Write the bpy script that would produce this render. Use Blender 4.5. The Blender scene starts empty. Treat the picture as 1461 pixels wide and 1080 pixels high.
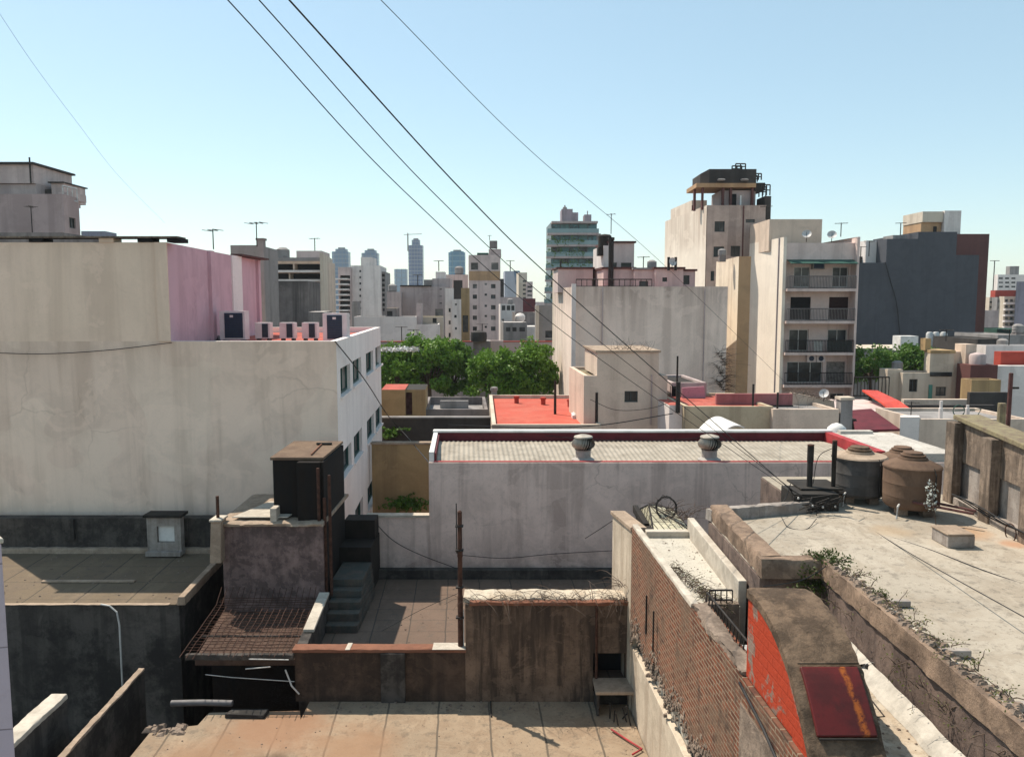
import bpy, math, random
from math import sin, cos, pi, radians
random.seed(11)
S = bpy.context.scene
COL = S.collection

# ------------------------------------------------------------------ camera, sky, sun, exposure
F = 1130.0
PITCH = radians(5.6)
cp, sp = cos(PITCH), sin(PITCH)
cam = bpy.data.cameras.new("camera"); camo = bpy.data.objects.new("camera", cam); COL.objects.link(camo)
cam.sensor_width = 36.0; cam.lens = F / 1461 * 36; cam.clip_start = 0.1; cam.clip_end = 9000
camo.location = (0, 0, 0); camo.rotation_euler = (pi / 2 - PITCH, 0, 0)
S.camera = camo
SUN_EL, SUN_AZ = radians(57), radians(48)          # azimuth: towards the left of straight ahead
w = bpy.data.worlds.new("World"); S.world = w; w.use_nodes = True
nt = w.node_tree; bg = nt.nodes["Background"]
sky = nt.nodes.new("ShaderNodeTexSky"); sky.sky_type = 'NISHITA'; sky.sun_disc = False
sky.sun_elevation = SUN_EL; sky.sun_rotation = -SUN_AZ; sky.altitude = 20; sky.air_density = 1.0; sky.dust_density = 0.35; sky.ozone_density = 1.6
tint = nt.nodes.new("ShaderNodeMix"); tint.data_type = 'RGBA'; tint.blend_type = 'MULTIPLY'; tint.inputs[0].default_value = 1; tint.inputs[7].default_value = (1.08, 1.03, .90, 1)
nt.links.new(sky.outputs[0], tint.inputs[6]); hz_ = nt.nodes.new("ShaderNodeMix"); hz_.data_type = 'RGBA'; hz_.inputs[0].default_value = .5; hz_.inputs[7].default_value = (1.75, 2.62, 2.95, 1)   # thin even veil that flattens the gradient
nt.links.new(tint.outputs[2], hz_.inputs[6]); nt.links.new(hz_.outputs[2], bg.inputs[0]); bg.inputs[1].default_value = 0.15
sun = bpy.data.lights.new("sun", 'SUN'); suno = bpy.data.objects.new("sun", sun); COL.objects.link(suno)
sun.energy = 4.3; sun.angle = radians(0.5); sun.color = (1.0, 0.90, 0.76)
suno.rotation_euler = (-(pi / 2 - SUN_EL), 0, SUN_AZ)
S.view_settings.view_transform = 'Standard'; S.view_settings.look = 'None'
S.view_settings.exposure = 0.6; S.view_settings.gamma = 1.0

GZ = -17.0                                          # street level below the camera
DX = -0.062                                         # sideways drift of the plot boundaries per metre of depth

def ray(px, py):
    u = (px - 730.5) / F; v = (540 - py) / F
    return (u, cp + v * sp, -sp + v * cp)
def P(px, py, Y):
    d = ray(px, py); k = Y / d[1]; return (d[0] * k, Y, d[2] * k)
def G(px, py, Z):
    d = ray(px, py); k = Z / d[2]; return (d[0] * k, d[1] * k, Z)
def zat(py, Y): return P(730, py, Y)[2]
def xat(px, Y, py=430): return P(px, py, Y)[0]
def onplane(px, py, A, B):
    d = ray(px, py); ex, ey = B[0] - A[0], B[1] - A[1]
    # k*d = A + e*t
    det = d[0] * (-ey) + ex * d[1]
    k = (A[0] * (-ey) + ex * A[1]) / det
    t = (d[0] * k - A[0]) / ex if abs(ex) > abs(ey) else (d[1] * k - A[1]) / ey
    return t * math.hypot(ex, ey), d[2] * k

# ------------------------------------------------------------------ materials
MATS = {}
class N:
    """tiny node helper"""
    def __init__(s, name):
        s.m = bpy.data.materials.new(name); s.m.use_nodes = True
        s.t = s.m.node_tree; s.b = s.t.nodes["Principled BSDF"]
        s.pos = s.t.nodes.new("ShaderNodeNewGeometry").outputs["Position"]
    def n(s, typ): return s.t.nodes.new(typ)
    def l(s, a, b): s.t.links.new(a, b)
    def scaled(s, sx, sy, sz):
        x = s.n("ShaderNodeVectorMath"); x.operation = 'MULTIPLY'; s.l(s.pos, x.inputs[0]); x.inputs[1].default_value = (sx, sy, sz); return x.outputs[0]
    def noise(s, scale, detail=4, rough=.55, vec=None, dist=0):
        x = s.n("ShaderNodeTexNoise"); x.inputs["Scale"].default_value = scale; x.inputs["Detail"].default_value = detail
        x.inputs["Roughness"].default_value = rough; x.inputs["Distortion"].default_value = dist
        s.l(vec if vec else s.pos, x.inputs["Vector"]); return x.outputs["Fac"]
    def ramp(s, fac, a, b, va=0.0, vb=1.0):
        x = s.n("ShaderNodeMapRange"); x.interpolation_type = 'SMOOTHSTEP'; s.l(fac, x.inputs[0])
        x.inputs[1].default_value = a; x.inputs[2].default_value = b; x.inputs[3].default_value = va; x.inputs[4].default_value = vb; return x.outputs[0]
    def math(s, op, a, b=None, c=None):
        x = s.n("ShaderNodeMath"); x.operation = op
        for i, q in enumerate((a, b, c)):
            if q is None: continue
            if isinstance(q, (int, float)): x.inputs[i].default_value = q
            else: s.l(q, x.inputs[i])
        return x.outputs[0]
    def mix(s, fac, a, b, mode='MIX'):
        x = s.n("ShaderNodeMix"); x.data_type = 'RGBA'; x.blend_type = mode
        if isinstance(fac, (int, float)): x.inputs[0].default_value = fac
        else: s.l(fac, x.inputs[0])
        for q, i in ((a, 6), (b, 7)):
            if isinstance(q, tuple): x.inputs[i].default_value = (q[0], q[1], q[2], 1)
            else: s.l(q, x.inputs[i])
        return x.outputs[2]
    def sep(s):
        x = s.n("ShaderNodeSeparateXYZ"); s.l(s.pos, x.inputs[0]); return x.outputs
    def bump(s, h, strength, dist=.02):
        x = s.n("ShaderNodeBump"); x.inputs["Strength"].default_value = strength; x.inputs["Distance"].default_value = dist
        s.l(h, x.inputs["Height"]); s.l(x.outputs[0], s.b.inputs["Normal"])
    def out(s, col, rough=.9, spec=.2, metal=0):
        if isinstance(col, tuple): s.b.inputs["Base Color"].default_value = (*col, 1)
        else: s.l(col, s.b.inputs["Base Color"])
        s.b.inputs["Roughness"].default_value = rough; s.b.inputs["Specular IOR Level"].default_value = spec; s.b.inputs["Metallic"].default_value = metal
        return s.m
def mul(c, k): return tuple(min(1, x * k) for x in c)

def plaster(name, col, dirt=(.06, .05, .045), blotch=.25, streak=.35, grime=.0, ztop=None, fade=2.0, zbot=None, bfade=1.0,
            cracks=.0, sc=1.0, rough=.92, bump=.25, tint=None, patch=0.0, topamt=.85, ss=(2.2, .13, .46, .64), grit=.3):
    """weathered render / concrete: tonal patches, run-off streaks, optional soot under the coping, hairline cracks"""
    k = N(name)
    big = k.ramp(k.noise(.22 * sc, 3), .35, .7)
    c = k.mix(k.math('MULTIPLY', big, .6), col, tint if tint else mul(col, .82))
    mid = k.ramp(k.noise(1.3 * sc, 9, .7, dist=.6), .44, .62)
    c = k.mix(k.math('MULTIPLY', mid, blotch), c, mul(col, .45))
    st = k.ramp(k.noise(1.0, 5, .6, k.scaled(ss[0] * sc, ss[0] * sc, ss[1] * sc), dist=.4), ss[2], ss[3])
    c = k.mix(k.math('MULTIPLY', st, streak), c, dirt)
    if patch:
        pt = k.ramp(k.noise(.55 * sc, 2, .4, dist=1.2), .585, .6)
        c = k.mix(k.math('MULTIPLY', pt, patch), c, mul(col, 1.25))
    if grime:
        gr = k.ramp(k.noise(.7 * sc, 10, .74), .43, .58)
        c = k.mix(k.math('MULTIPLY', gr, grime), c, dirt)
    z = k.sep()[2]
    if ztop is not None:
        s2 = k.ramp(k.noise(1.0, 6, .65, k.scaled(3.2 * sc, 3.2 * sc, .3 * sc)), .25, .7)
        t = k.ramp(z, ztop - fade, ztop)
        t2 = k.math('MULTIPLY', k.math('POWER', t, 1.6), s2)
        c = k.mix(k.math('MULTIPLY', t2, topamt), c, dirt)
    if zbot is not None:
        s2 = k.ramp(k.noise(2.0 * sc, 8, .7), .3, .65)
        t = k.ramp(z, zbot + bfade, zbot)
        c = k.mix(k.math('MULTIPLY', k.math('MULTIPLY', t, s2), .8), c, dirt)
    if cracks:
        v = k.n("ShaderNodeTexVoronoi"); v.feature = 'DISTANCE_TO_EDGE'; v.inputs["Scale"].default_value = .55 * sc
        nn = k.n("ShaderNodeTexNoise"); nn.inputs["Scale"].default_value = 1.8 * sc; nn.inputs["Detail"].default_value = 6; k.l(k.pos, nn.inputs["Vector"])
        ad = k.n("ShaderNodeVectorMath"); ad.operation = 'MULTIPLY_ADD'; k.l(nn.outputs["Color"], ad.inputs[0]); ad.inputs[1].default_value = (.9, .9, .9); k.l(k.pos, ad.inputs[2])
        k.l(ad.outputs[0], v.inputs["Vector"])
        line = k.ramp(v.outputs["Distance"], .012, .0)
        msk = k.ramp(k.noise(.35 * sc, 2), .5, .6)
        c = k.mix(k.math('MULTIPLY', k.math('MULTIPLY', line, msk), cracks), c, mul(dirt, .8))
    sp_ = k.ramp(k.noise(5.5 * sc, 5, .7, dist=1.0), .64, .7)
    c = k.mix(k.math('MULTIPLY', sp_, .35 * blotch + .1), c, mul(dirt, 1.2))
    pk = k.ramp(k.noise(.8 * sc, 6, .62, k.scaled(1, 1, 1.4), dist=.5), .57, .585)
    c = k.mix(k.math('MULTIPLY', pk, .28), c, mul(col, 1.12))
    gr_ = k.ramp(k.noise(11, 6, .75), .52, .66)
    c = k.mix(k.math('MULTIPLY', gr_, grit), c, mul(dirt, 1.3))
    fine = k.noise(38, 3, .6)
    c = k.mix(.22, c, k.mix(fine, mul(col, .55), mul(col, 1.15)))
    if bump: k.bump(k.math('ADD', k.noise(9, 8, .7), k.math('MULTIPLY', fine, .25)), bump, .025)
    return k.out(c, rough)

def plain(name, col, rough=.7, spec=.3, metal=0, var=.25, scale=6, bump=0.0, col2=None):
    k = N(name)
    c = k.mix(k.ramp(k.noise(scale, 6, .65), .35, .7), col, col2 if col2 else mul(col, 1 - var))
    if bump: k.bump(k.noise(scale * 4, 6, .7), bump, .02)
    return k.out(c, rough, spec, metal)

def glass(name, col=(.02, .025, .03), rough=.12, var=.5):
    k = N(name)
    c = k.mix(k.ramp(k.noise(.9, 2), .45, .6), col, mul(col, 1 + var * 4))
    return k.out(c, rough, .35)

def brick(name, c1, c2, mortar, axis='y', scale=1.0, wear=(.25, .2, .17), wearamt=.5, msize=.012, dirt=.4, paint=None, bw=.22, rh=.072, bumpd=.02):
    k = N(name); xyz = k.sep()
    cb = k.n("ShaderNodeCombineXYZ"); k.l(xyz[1] if axis == 'y' else xyz[0], cb.inputs[0]); k.l(xyz[2], cb.inputs[1])
    wob = k.n("ShaderNodeTexNoise"); wob.inputs["Scale"].default_value = 3; wob.inputs["Detail"].default_value = 5; k.l(k.pos, wob.inputs["Vector"])
    ad = k.n("ShaderNodeVectorMath"); ad.operation = 'MULTIPLY_ADD'; k.l(wob.outputs["Color"], ad.inputs[0]); ad.inputs[1].default_value = (.03, .03, 0); k.l(cb.outputs[0], ad.inputs[2])
    b = k.n("ShaderNodeTexBrick"); k.l(ad.outputs[0], b.inputs["Vector"])
    b.inputs["Scale"].default_value = scale; b.inputs["Brick Width"].default_value = bw; b.inputs["Row Height"].default_value = rh
    b.inputs["Mortar Size"].default_value = msize; b.inputs["Mortar Smooth"].default_value = .3; b.inputs["Bias"].default_value = -.1
    b.inputs["Color1"].default_value = (*c1, 1); b.inputs["Color2"].default_value = (*c2, 1); b.inputs["Mortar"].default_value = (*mortar, 1)
    c = b.outputs["Color"]
    c = k.mix(k.math('MULTIPLY', k.ramp(k.noise(1.1, 9, .7), .45, .62), wearamt), c, wear)
    c = k.mix(k.math('MULTIPLY', k.ramp(k.noise(3.2, 8, .7), .5, .7), dirt), c, (.05, .035, .03))
    if paint:
        c = k.mix(k.ramp(k.noise(1.4, 7, .65, dist=.5), paint[1], paint[1] + .05), paint[0], c)
    h = k.math('ADD', k.math('MULTIPLY', b.outputs["Fac"], -1), k.math('MULTIPLY', k.noise(14, 8, .7), .9))
    k.bump(h, .8, bumpd)
    return k.out(c, .92, .15)

def slab(name, col, stain=(.16, .11, .07), lines=None, lw=.02, stainamt=.6, line_col=(.05, .045, .04), cross=None, rust=None, sc=1.0, dirtcol=(.1, .085, .07)):
    """roof screed: worn patches, stains, expansion joints running with the plot"""
    k = N(name); xyz = k.sep()
    c = k.mix(k.ramp(k.noise(.5 * sc, 6, .6), .35, .68), col, mul(col, .78))
    c = k.mix(k.math('MULTIPLY', k.ramp(k.noise(1.3 * sc, 10, .74, dist=.8), .44, .6), stainamt), c, stain)
    c = k.mix(k.math('MULTIPLY', k.ramp(k.noise(3.7 * sc, 10, .75), .52, .64), .6), c, dirtcol)
    c = k.mix(k.math('MULTIPLY', k.ramp(k.noise(.9 * sc, 8, .7, k.scaled(1, .35, 1)), .54, .6), .4), c, mul(col, 1.3))
    c = k.mix(k.math('MULTIPLY', k.ramp(k.noise(13, 5, .75), .55, .66), .55), c, mul(dirtcol, .8))
    c = k.mix(k.math('MULTIPLY', k.ramp(k.noise(9, 6, .75, dist=.5), .58, .68), .4), c, mul(col, 1.35))
    def joint(coord, step, wd, amt):
        wobble = k.math('MULTIPLY_ADD', k.noise(2.0, 4), .05, coord)
        m = k.math('ABSOLUTE', k.math('SUBTRACT', k.math('FRACT', k.math('DIVIDE', wobble, step)), .5))
        return k.math('MULTIPLY', k.ramp(m, wd / step, wd / step * .4), amt)
    if lines:
        sk = k.math('MULTIPLY_ADD', xyz[1], -DX, xyz[0])
        c = k.mix(joint(sk, lines, lw, .85), c, line_col)
    if cross:
        c = k.mix(joint(xyz[1], cross, lw * .8, .6), c, line_col)
    if rust:   # ((x,y), radius, colour)
        for (q, r, rc, am) in rust:
            d = k.n("ShaderNodeVectorMath"); d.operation = 'DISTANCE'; k.l(k.pos, d.inputs[0]); d.inputs[1].default_value = q
            e = k.math('MULTIPLY_ADD', k.noise(1.6, 6, .65), r * 1.1, d.outputs["Value"])
            c = k.mix(k.math('MULTIPLY', k.ramp(e, r * 1.55, r * .75), am), c, rc)
    fine = k.noise(60, 3, .7)
    c = k.mix(.2, c, k.mix(fine, mul(col, .5), mul(col, 1.2)))
    k.bump(k.math('ADD', k.noise(7, 9, .72), k.math('MULTIPLY', fine, .3)), .3, .02)
    return k.out(c, .93, .15)

def foliage(name, a, b):
    k = N(name)
    c = k.mix(k.ramp(k.noise(1.1, 4, .6), .35, .65), a, b)
    c = k.mix(.5, c, k.mix(k.noise(9, 2), mul(a, .5), mul(b, 1.3)))
    k.l(c, k.b.inputs["Base Color"]); k.b.inputs["Roughness"].default_value = .55; k.b.inputs["Specular IOR Level"].default_value = .25
    tr = k.n("ShaderNodeBsdfTranslucent"); k.l(c, tr.inputs[0]); mx = k.n("ShaderNodeMixShader"); mx.inputs[0].default_value = .3
    k.l(k.b.outputs[0], mx.inputs[1]); k.l(tr.outputs[0], mx.inputs[2]); k.l(mx.outputs[0], k.t.nodes["Material Output"].inputs[0])
    return k.m

def banded(name, cglass, cband, step, frac=.3, vstep=None, vfrac=.2, rough=.25, z0=0.0):
    """glazed tower skin: spandrel band at every storey, mullions across it"""
    k = N(name); xyz = k.sep()
    zz = k.math('FRACT', k.math('DIVIDE', k.math('ADD', xyz[2], z0), step))
    m = k.ramp(zz, frac, frac - .05)
    c = k.mix(k.noise(.25, 2), cglass, mul(cglass, 1.9))
    if vstep:
        xx = k.math('FRACT', k.math('DIVIDE', k.math('ADD', xyz[0], k.math('MULTIPLY', xyz[1], .7)), vstep))
        c = k.mix(k.ramp(xx, vfrac, vfrac - .05), c, mul(cband, .8))
    c = k.mix(m, c, cband)
    return k.out(c, rough, .5)

# ------------------------------------------------------------------ mesh builder
ROOTLOC = {}
class MB:
    def __init__(s): s.v = []; s.f = []
    def add(s, vs, fs):
        o = len(s.v); s.v += [tuple(q) for q in vs]; s.f += [tuple(i + o for i in q) for q in fs]; return s
    def quad(s, a, b, c, d): return s.add([a, b, c, d], [(0, 1, 2, 3)])
    def box(s, x0, x1, y0, y1, z0, z1): return s.prism([(x0, y0), (x1, y0), (x1, y1), (x0, y1)], z0, z1)
    def prism(s, poly, z0, z1, bottom=True):
        n = len(poly)
        vs = [(x, y, z0) for x, y in poly] + [(x, y, z1) for x, y in poly]
        fs = [(i, (i + 1) % n, n + (i + 1) % n, n + i) for i in range(n)] + [tuple(range(n, 2 * n))]
        if bottom: fs.append(tuple(range(n - 1, -1, -1)))
        return s.add(vs, fs)
    def hull8(s, bot, top):
        n = len(bot); vs = list(bot) + list(top)
        fs = [(i, (i + 1) % n, n + (i + 1) % n, n + i) for i in range(n)] + [tuple(range(n, 2 * n)), tuple(range(n - 1, -1, -1))]
        return s.add(vs, fs)
    def lathe(s, c, prof, n=24, caps=True):
        vs = []; fs = []
        for r, z in prof:
            for i in range(n): a = 2 * pi * i / n; vs.append((c[0] + r * cos(a), c[1] + r * sin(a), c[2] + z))
        for j in range(len(prof) - 1):
            for i in range(n): fs.append((j * n + i, j * n + (i + 1) % n, (j + 1) * n + (i + 1) % n, (j + 1) * n + i))
        if caps:
            fs.append(tuple(range(n - 1, -1, -1))); m = (len(prof) - 1) * n; fs.append(tuple(range(m, m + n)))
        return s.add(vs, fs)
    def tube(s, pts, r, n=6, r2=None, caps=True):
        from mathutils import Vector
        pts = [Vector(p) for p in pts]; vs = []; fs = []; m = len(pts)
        for j, p in enumerate(pts):
            d = (pts[min(j + 1, m - 1)] - pts[max(j - 1, 0)])
            if d.length < 1e-9: d = Vector((0, 0, 1))
            d.normalize(); up = Vector((0, 0, 1)) if abs(d.z) < .95 else Vector((1, 0, 0))
            a = d.cross(up).normalized(); b = d.cross(a).normalized()
            rr = r if r2 is None else r + (r2 - r) * j / max(1, m - 1)
            for i in range(n):
                q = 2 * pi * i / n; v = p + a * (rr * cos(q)) + b * (rr * sin(q)); vs.append(tuple(v))
        for j in range(m - 1):
            for i in range(n): fs.append((j * n + (i + 1) % n, j * n + i, (j + 1) * n + i, (j + 1) * n + (i + 1) % n))
        if caps: fs.append(tuple(range(n))); fs.append(tuple(range(m * n - 1, (m - 1) * n - 1, -1)))
        return s.add(vs, fs)
    def bar(s, a, b, t=.03): return s.tube([a, b], t * .7, 4)
    def build(s, name, mat, parent=None, smooth=False, loc=None):
        me = bpy.data.meshes.new(name)
        if parent is not None:
            r = parent
            while r.parent is not None: r = r.parent
            o = ROOTLOC[r.name]
        else:
            if loc is None:
                xs = [q[0] for q in s.v]; ys = [q[1] for q in s.v]; zs = [q[2] for q in s.v]
                loc = ((min(xs) + max(xs)) / 2, (min(ys) + max(ys)) / 2, min(zs))
            o = loc
        me.from_pydata([(x - o[0], y - o[1], z - o[2]) for x, y, z in s.v], [], s.f)
        me.materials.append(mat)
        if smooth:
            for p in me.polygons: p.use_smooth = True
            try: me.set_sharp_from_angle(angle=radians(38))
            except Exception: pass
        ob = bpy.data.objects.new(name, me); COL.objects.link(ob)
        if parent is not None: ob.parent = parent
        else: ob.location = o; ROOTLOC[ob.name] = o
        return ob

def tag(o, label, cat, group=None):
    o["label"] = label; o["category"] = cat
    if group: o["group"] = group
    return o
def thing(name, label, cat, loc, group=None):
    o = bpy.data.objects.new(name, None); COL.objects.link(o); o.location = loc; o.empty_display_size = .2
    ROOTLOC[o.name] = tuple(loc); return tag(o, label, cat, group)
def struct(o, kind='structure'): o["kind"] = kind; return o
def copytree(o, loc, label, parent=None, rz=None):
    c = o.copy(); COL.objects.link(c)
    if parent is None:
        c.location = loc; c["label"] = label; ROOTLOC[c.name] = tuple(loc)
        if rz is not None: c.rotation_euler = (0, 0, rz)
    else: c.parent = parent
    for ch in list(o.children): copytree(ch, None, None, c)
    return c

def inset(poly, d):
    n = len(poly); out = []
    for i in range(n):
        a, b, c = poly[i - 1], poly[i], poly[(i + 1) % n]
        def nrm(p, q):
            L = math.hypot(q[0] - p[0], q[1] - p[1]); return (-(q[1] - p[1]) / L, (q[0] - p[0]) / L)
        n1, n2 = nrm(a, b), nrm(b, c); k = 1 + n1[0] * n2[0] + n1[1] * n2[1]
        out.append((b[0] + d * (n1[0] + n2[0]) / k, b[1] + d * (n1[1] + n2[1]) / k))
    return out

def facade(mb, A, B, z0, z1, ops=(), dep=.18):
    """vertical wall A->B with real recessed openings (s0,s1,za,zb)"""
    L = math.hypot(B[0] - A[0], B[1] - A[1]); ex, ey = (B[0] - A[0]) / L, (B[1] - A[1]) / L; ix, iy = -ey, ex
    def q(s_, z, d=0): return (A[0] + ex * s_ + ix * d, A[1] + ey * s_ + iy * d, z)
    ops = [(max(.02, a), min(L - .02, b), max(z0 + .02, c), min(z1 - .02, d)) for a, b, c, d in ops]
    ss = sorted(set([0, L] + [o[0] for o in ops] + [o[1] for o in ops])); zs = sorted(set([z0, z1] + [o[2] for o in ops] + [o[3] for o in ops]))
    for i in range(len(ss) - 1):
        for j in range(len(zs) - 1):
            cs, cz = (ss[i] + ss[i + 1]) / 2, (zs[j] + zs[j + 1]) / 2
            if any(o[0] < cs < o[1] and o[2] < cz < o[3] for o in ops): continue
            mb.quad(q(ss[i], zs[j]), q(ss[i + 1], zs[j]), q(ss[i + 1], zs[j + 1]), q(ss[i], zs[j + 1]))
    for a, b, c, d in ops:
        mb.quad(q(a, c), q(a, c, dep), q(a, d, dep), q(a, d)); mb.quad(q(b, c, dep), q(b, c), q(b, d), q(b, d, dep))
        mb.quad(q(a, c), q(b, c), q(b, c, dep), q(a, c, dep)); mb.quad(q(a, d, dep), q(b, d, dep), q(b, d), q(a, d))
    return q

WR_ = random.Random(99)
def window(q, o, parent, fm, gm, dep=.18, fr=.06, mull=1, name='window', sill=None, simple=False):
    a, b, c, d = o
    if gm is M.get('glass'): gm = M[WR_.choice(['glass', 'glass', 'glass', 'glass_curtain', 'glass_blind'])]
    if simple:
        MB().quad(q(a, c, dep - .01), q(b, c, dep - .01), q(b, d, dep - .01), q(a, d, dep - .01)).build(name, gm, parent); return
    def sbox(mb, a, b, c, d, d0, d1):
        mb.hull8([q(a, c, d0), q(b, c, d0), q(b, c, d1), q(a, c, d1)], [q(a, d, d0), q(b, d, d0), q(b, d, d1), q(a, d, d1)])
    m = MB(); e = .004
    sbox(m, a + e, a + fr, c + e, d - e, dep - .09, dep - .01); sbox(m, b - fr, b - e, c + e, d - e, dep - .09, dep - .01)
    sbox(m, a + fr, b - fr, c + e, c + fr, dep - .09, dep - .01); sbox(m, a + fr, b - fr, d - fr, d - e, dep - .09, dep - .01)
    for k in range(mull):
        s_ = a + (b - a) * (k + 1) / (mull + 1); sbox(m, s_ - fr * .4, s_ + fr * .4, c + fr, d - fr, dep - .085, dep - .012)
    f = m.build(name, fm, parent)
    MB().quad(q(a + e, c + e, dep - .03), q(b - e, c + e, dep - .03), q(b - e, d - e, dep - .03), q(a + e, d - e, dep - .03)).build('pane', gm, f)
    if sill:
        s = MB(); sbox(s, a - .06, b + .06, c - .08, c - .003, -.07, -.003); s.build('sill', sill, f)

def foot(pxl, pxr, Y, depth, py=430, dxl=DX, dxr=DX):
    xl, xr = xat(pxl, Y, py), xat(pxr, Y, py)
    return [(xl, Y), (xr, Y), (xr + dxr * depth, Y + depth), (xl + dxl * depth, Y + depth)]

def building(name, label, cat, fp, ztop, wall, roof=None, z0=GZ, ops=None, wops=None, fm=None, gm=None, parapet=.35, pt=.18, mull=1, simple=False, group=None,
             cope=None, sill=None, dep=.18, fr=.06):
    """ops: {side: [(px0,py0,px1,py1)...]} pixel rectangles on that wall; wops: same in wall metres (s0,s1,za,zb)"""
    cx = sum(p[0] for p in fp) / len(fp); cy = sum(p[1] for p in fp) / len(fp)
    t = thing(name, label, cat, (cx, cy, z0), group); n = len(fp); m = MB(); todo = []
    for i in range(n):
        A, B = fp[i], fp[(i + 1) % n]; L = []
        for (a, b, c, d) in (ops or {}).get(i, []):
            s0, _ = onplane(a, (b + d) / 2, A, B); s1, _ = onplane(c, (b + d) / 2, A, B)
            _, za = onplane((a + c) / 2, d, A, B); _, zb = onplane((a + c) / 2, b, A, B)
            L.append((min(s0, s1), max(s0, s1), za, zb))
        L += (wops or {}).get(i, [])
        q = facade(m, A, B, z0, ztop, L, dep); todo += [(q, o) for o in L]
    inn = inset(fp, pt)
    for i in range(n):
        A, B, C, D = fp[i], fp[(i + 1) % n], inn[(i + 1) % n], inn[i]
        if parapet > 0:
            m.quad((*A, ztop), (*B, ztop), (*C, ztop), (*D, ztop)); m.quad((*C, ztop - parapet), (*D, ztop - parapet), (*D, ztop), (*C, ztop))
    m.build('wall', wall, t)
    rp = inn if parapet > 0 else fp
    r = MB().add([(x, y, ztop - parapet) for x, y in rp], [tuple(range(n))]); r.build('roof', roof or wall, t)
    for q, o in todo: window(q, o, t, fm or M['frame_dark'], gm or M['glass'], dep, fr, mull, simple=simple, sill=sill)
    if cope:
        c = MB(); o2 = inset(fp, -.05); i2 = inset(fp, pt + .04)
        for i in range(n):
            j = (i + 1) % n
            c.hull8([(*o2[i], ztop + .003), (*o2[j], ztop + .003), (*i2[j], ztop + .003), (*i2[i], ztop + .003)], [(*o2[i], ztop + .09), (*o2[j], ztop + .09), (*i2[j], ztop + .09), (*i2[i], ztop + .09)])
        c.build('coping', cope, t)
    return t
M = MATS
# ------------------------------------------------------------------ shared materials
M['frame_dark'] = plain('frame_dark', (.05, .06, .06), .5)
M['frame_white'] = plain('frame_white', (.6, .58, .55), .5)
M['frame_green'] = plain('frame_green', (.03, .09, .08), .5)
M['glass'] = glass('glass', (.012, .015, .018), .25)
M['glass_teal'] = glass('glass_teal', (.02, .06, .07), .1)
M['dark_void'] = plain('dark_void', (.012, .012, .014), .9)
M['iron'] = plain('iron', (.03, .025, .022), .75, var=.5)
M['rust'] = plain('rust', (.085, .038, .025), .85, var=.6, scale=9, bump=.3)
M['galv'] = plain('galv', (.55, .54, .52), .45, .5, .25, var=.4, scale=5)
M['cable'] = plain('cable', (.02, .02, .022), .6)
M['pvc'] = plain('pvc', (.55, .53, .5), .5)
M['white_paint'] = plain('white_paint', (.72, .70, .67), .6, var=.25, scale=2)
M['ac_white'] = plain('ac_white', (.68, .6, .6), .5, var=.15, scale=2)
M['ac_dark'] = plain('ac_dark', (.015, .03, .07), .5)
M['tar'] = plain('tar', (.035, .03, .026), .9, var=.5, scale=2, bump=.3)
M['street'] = plain('street', (.24, .22, .20), .9, scale=.3)
M['glass_curtain'] = glass('glass_curtain', (.09, .085, .08), .3, .3); M['glass_blind'] = glass('glass_blind', (.035, .033, .03), .35, .3)
M['m_pipe2'] = plain('m_pipe2', (.34, .31, .28), .6)
M['m_pipe'] = plain('m_pipe', (.16, .15, .15), .6)
M['dish'] = plain('dish', (.5, .48, .47), .5, var=.2)

M['left_low'] = plaster('left_low', (.88, .665, .535), dirt=(.46, .32, .24), blotch=.28, streak=.55, cracks=.35, sc=.6, ztop=-1.3, fade=2.4, topamt=.5, bump=.15, patch=.2, grit=.2)
M['left_high'] = plaster('left_high', (.84, .625, .50), dirt=(.42, .29, .21), blotch=.14, streak=.35, cracks=.2, sc=.5, bump=.1, tint=(.76, .59, .44))
M['pink_wall'] = plaster('pink_wall', (.66, .43, .48), dirt=(.40, .25, .27), blotch=.25, streak=.4, sc=.6, bump=.06)
M['white_side'] = plaster('white_side', (.88, .80, .76), dirt=(.35, .3, .3), blotch=.06, streak=.15, sc=.7, bump=.06)
M['red_roof'] = slab('red_roof', (.42, .10, .075), stain=(.5, .2, .16), stainamt=.5, sc=.8, dirtcol=(.25, .07, .06))
M['red_paint'] = plain('red_paint', (.40, .045, .05), .7, var=.35, scale=2, bump=.1)
M['maroon'] = plain('maroon', (.12, .014, .022), .7, var=.35, scale=2, bump=.1)
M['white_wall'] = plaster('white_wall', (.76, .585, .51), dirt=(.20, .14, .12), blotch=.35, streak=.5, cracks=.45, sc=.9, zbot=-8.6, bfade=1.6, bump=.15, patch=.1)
M['corrugated'] = plain('corrugated', (.36, .315, .255), .6, .25, .05, scale=1.6, col2=(.24, .205, .16))
M['roof_white'] = slab('roof_white', (.50, .465, .42), stain=(.4, .36, .31), stainamt=.4, sc=.7)
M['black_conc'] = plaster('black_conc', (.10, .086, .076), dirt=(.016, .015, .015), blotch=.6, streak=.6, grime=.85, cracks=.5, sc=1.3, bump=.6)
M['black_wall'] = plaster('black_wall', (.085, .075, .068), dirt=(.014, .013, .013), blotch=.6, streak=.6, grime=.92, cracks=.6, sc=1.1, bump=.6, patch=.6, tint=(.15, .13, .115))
M['streak_wall'] = plaster('streak_wall', (.22, .15, .108), dirt=(.014, .012, .012), blotch=.5, streak=.92, grime=.5, cracks=.5, sc=1.5, ztop=-6.5, fade=2.4, bump=.6, ss=(3.2, .28, .43, .6), grit=.5)
M['brown_wall'] = plaster('brown_wall', (.11, .072, .053), dirt=(.018, .015, .013), blotch=.6, streak=.6, grime=.75, cracks=.6, sc=1.4, ztop=-7.7, fade=.7, bump=.5)
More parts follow.
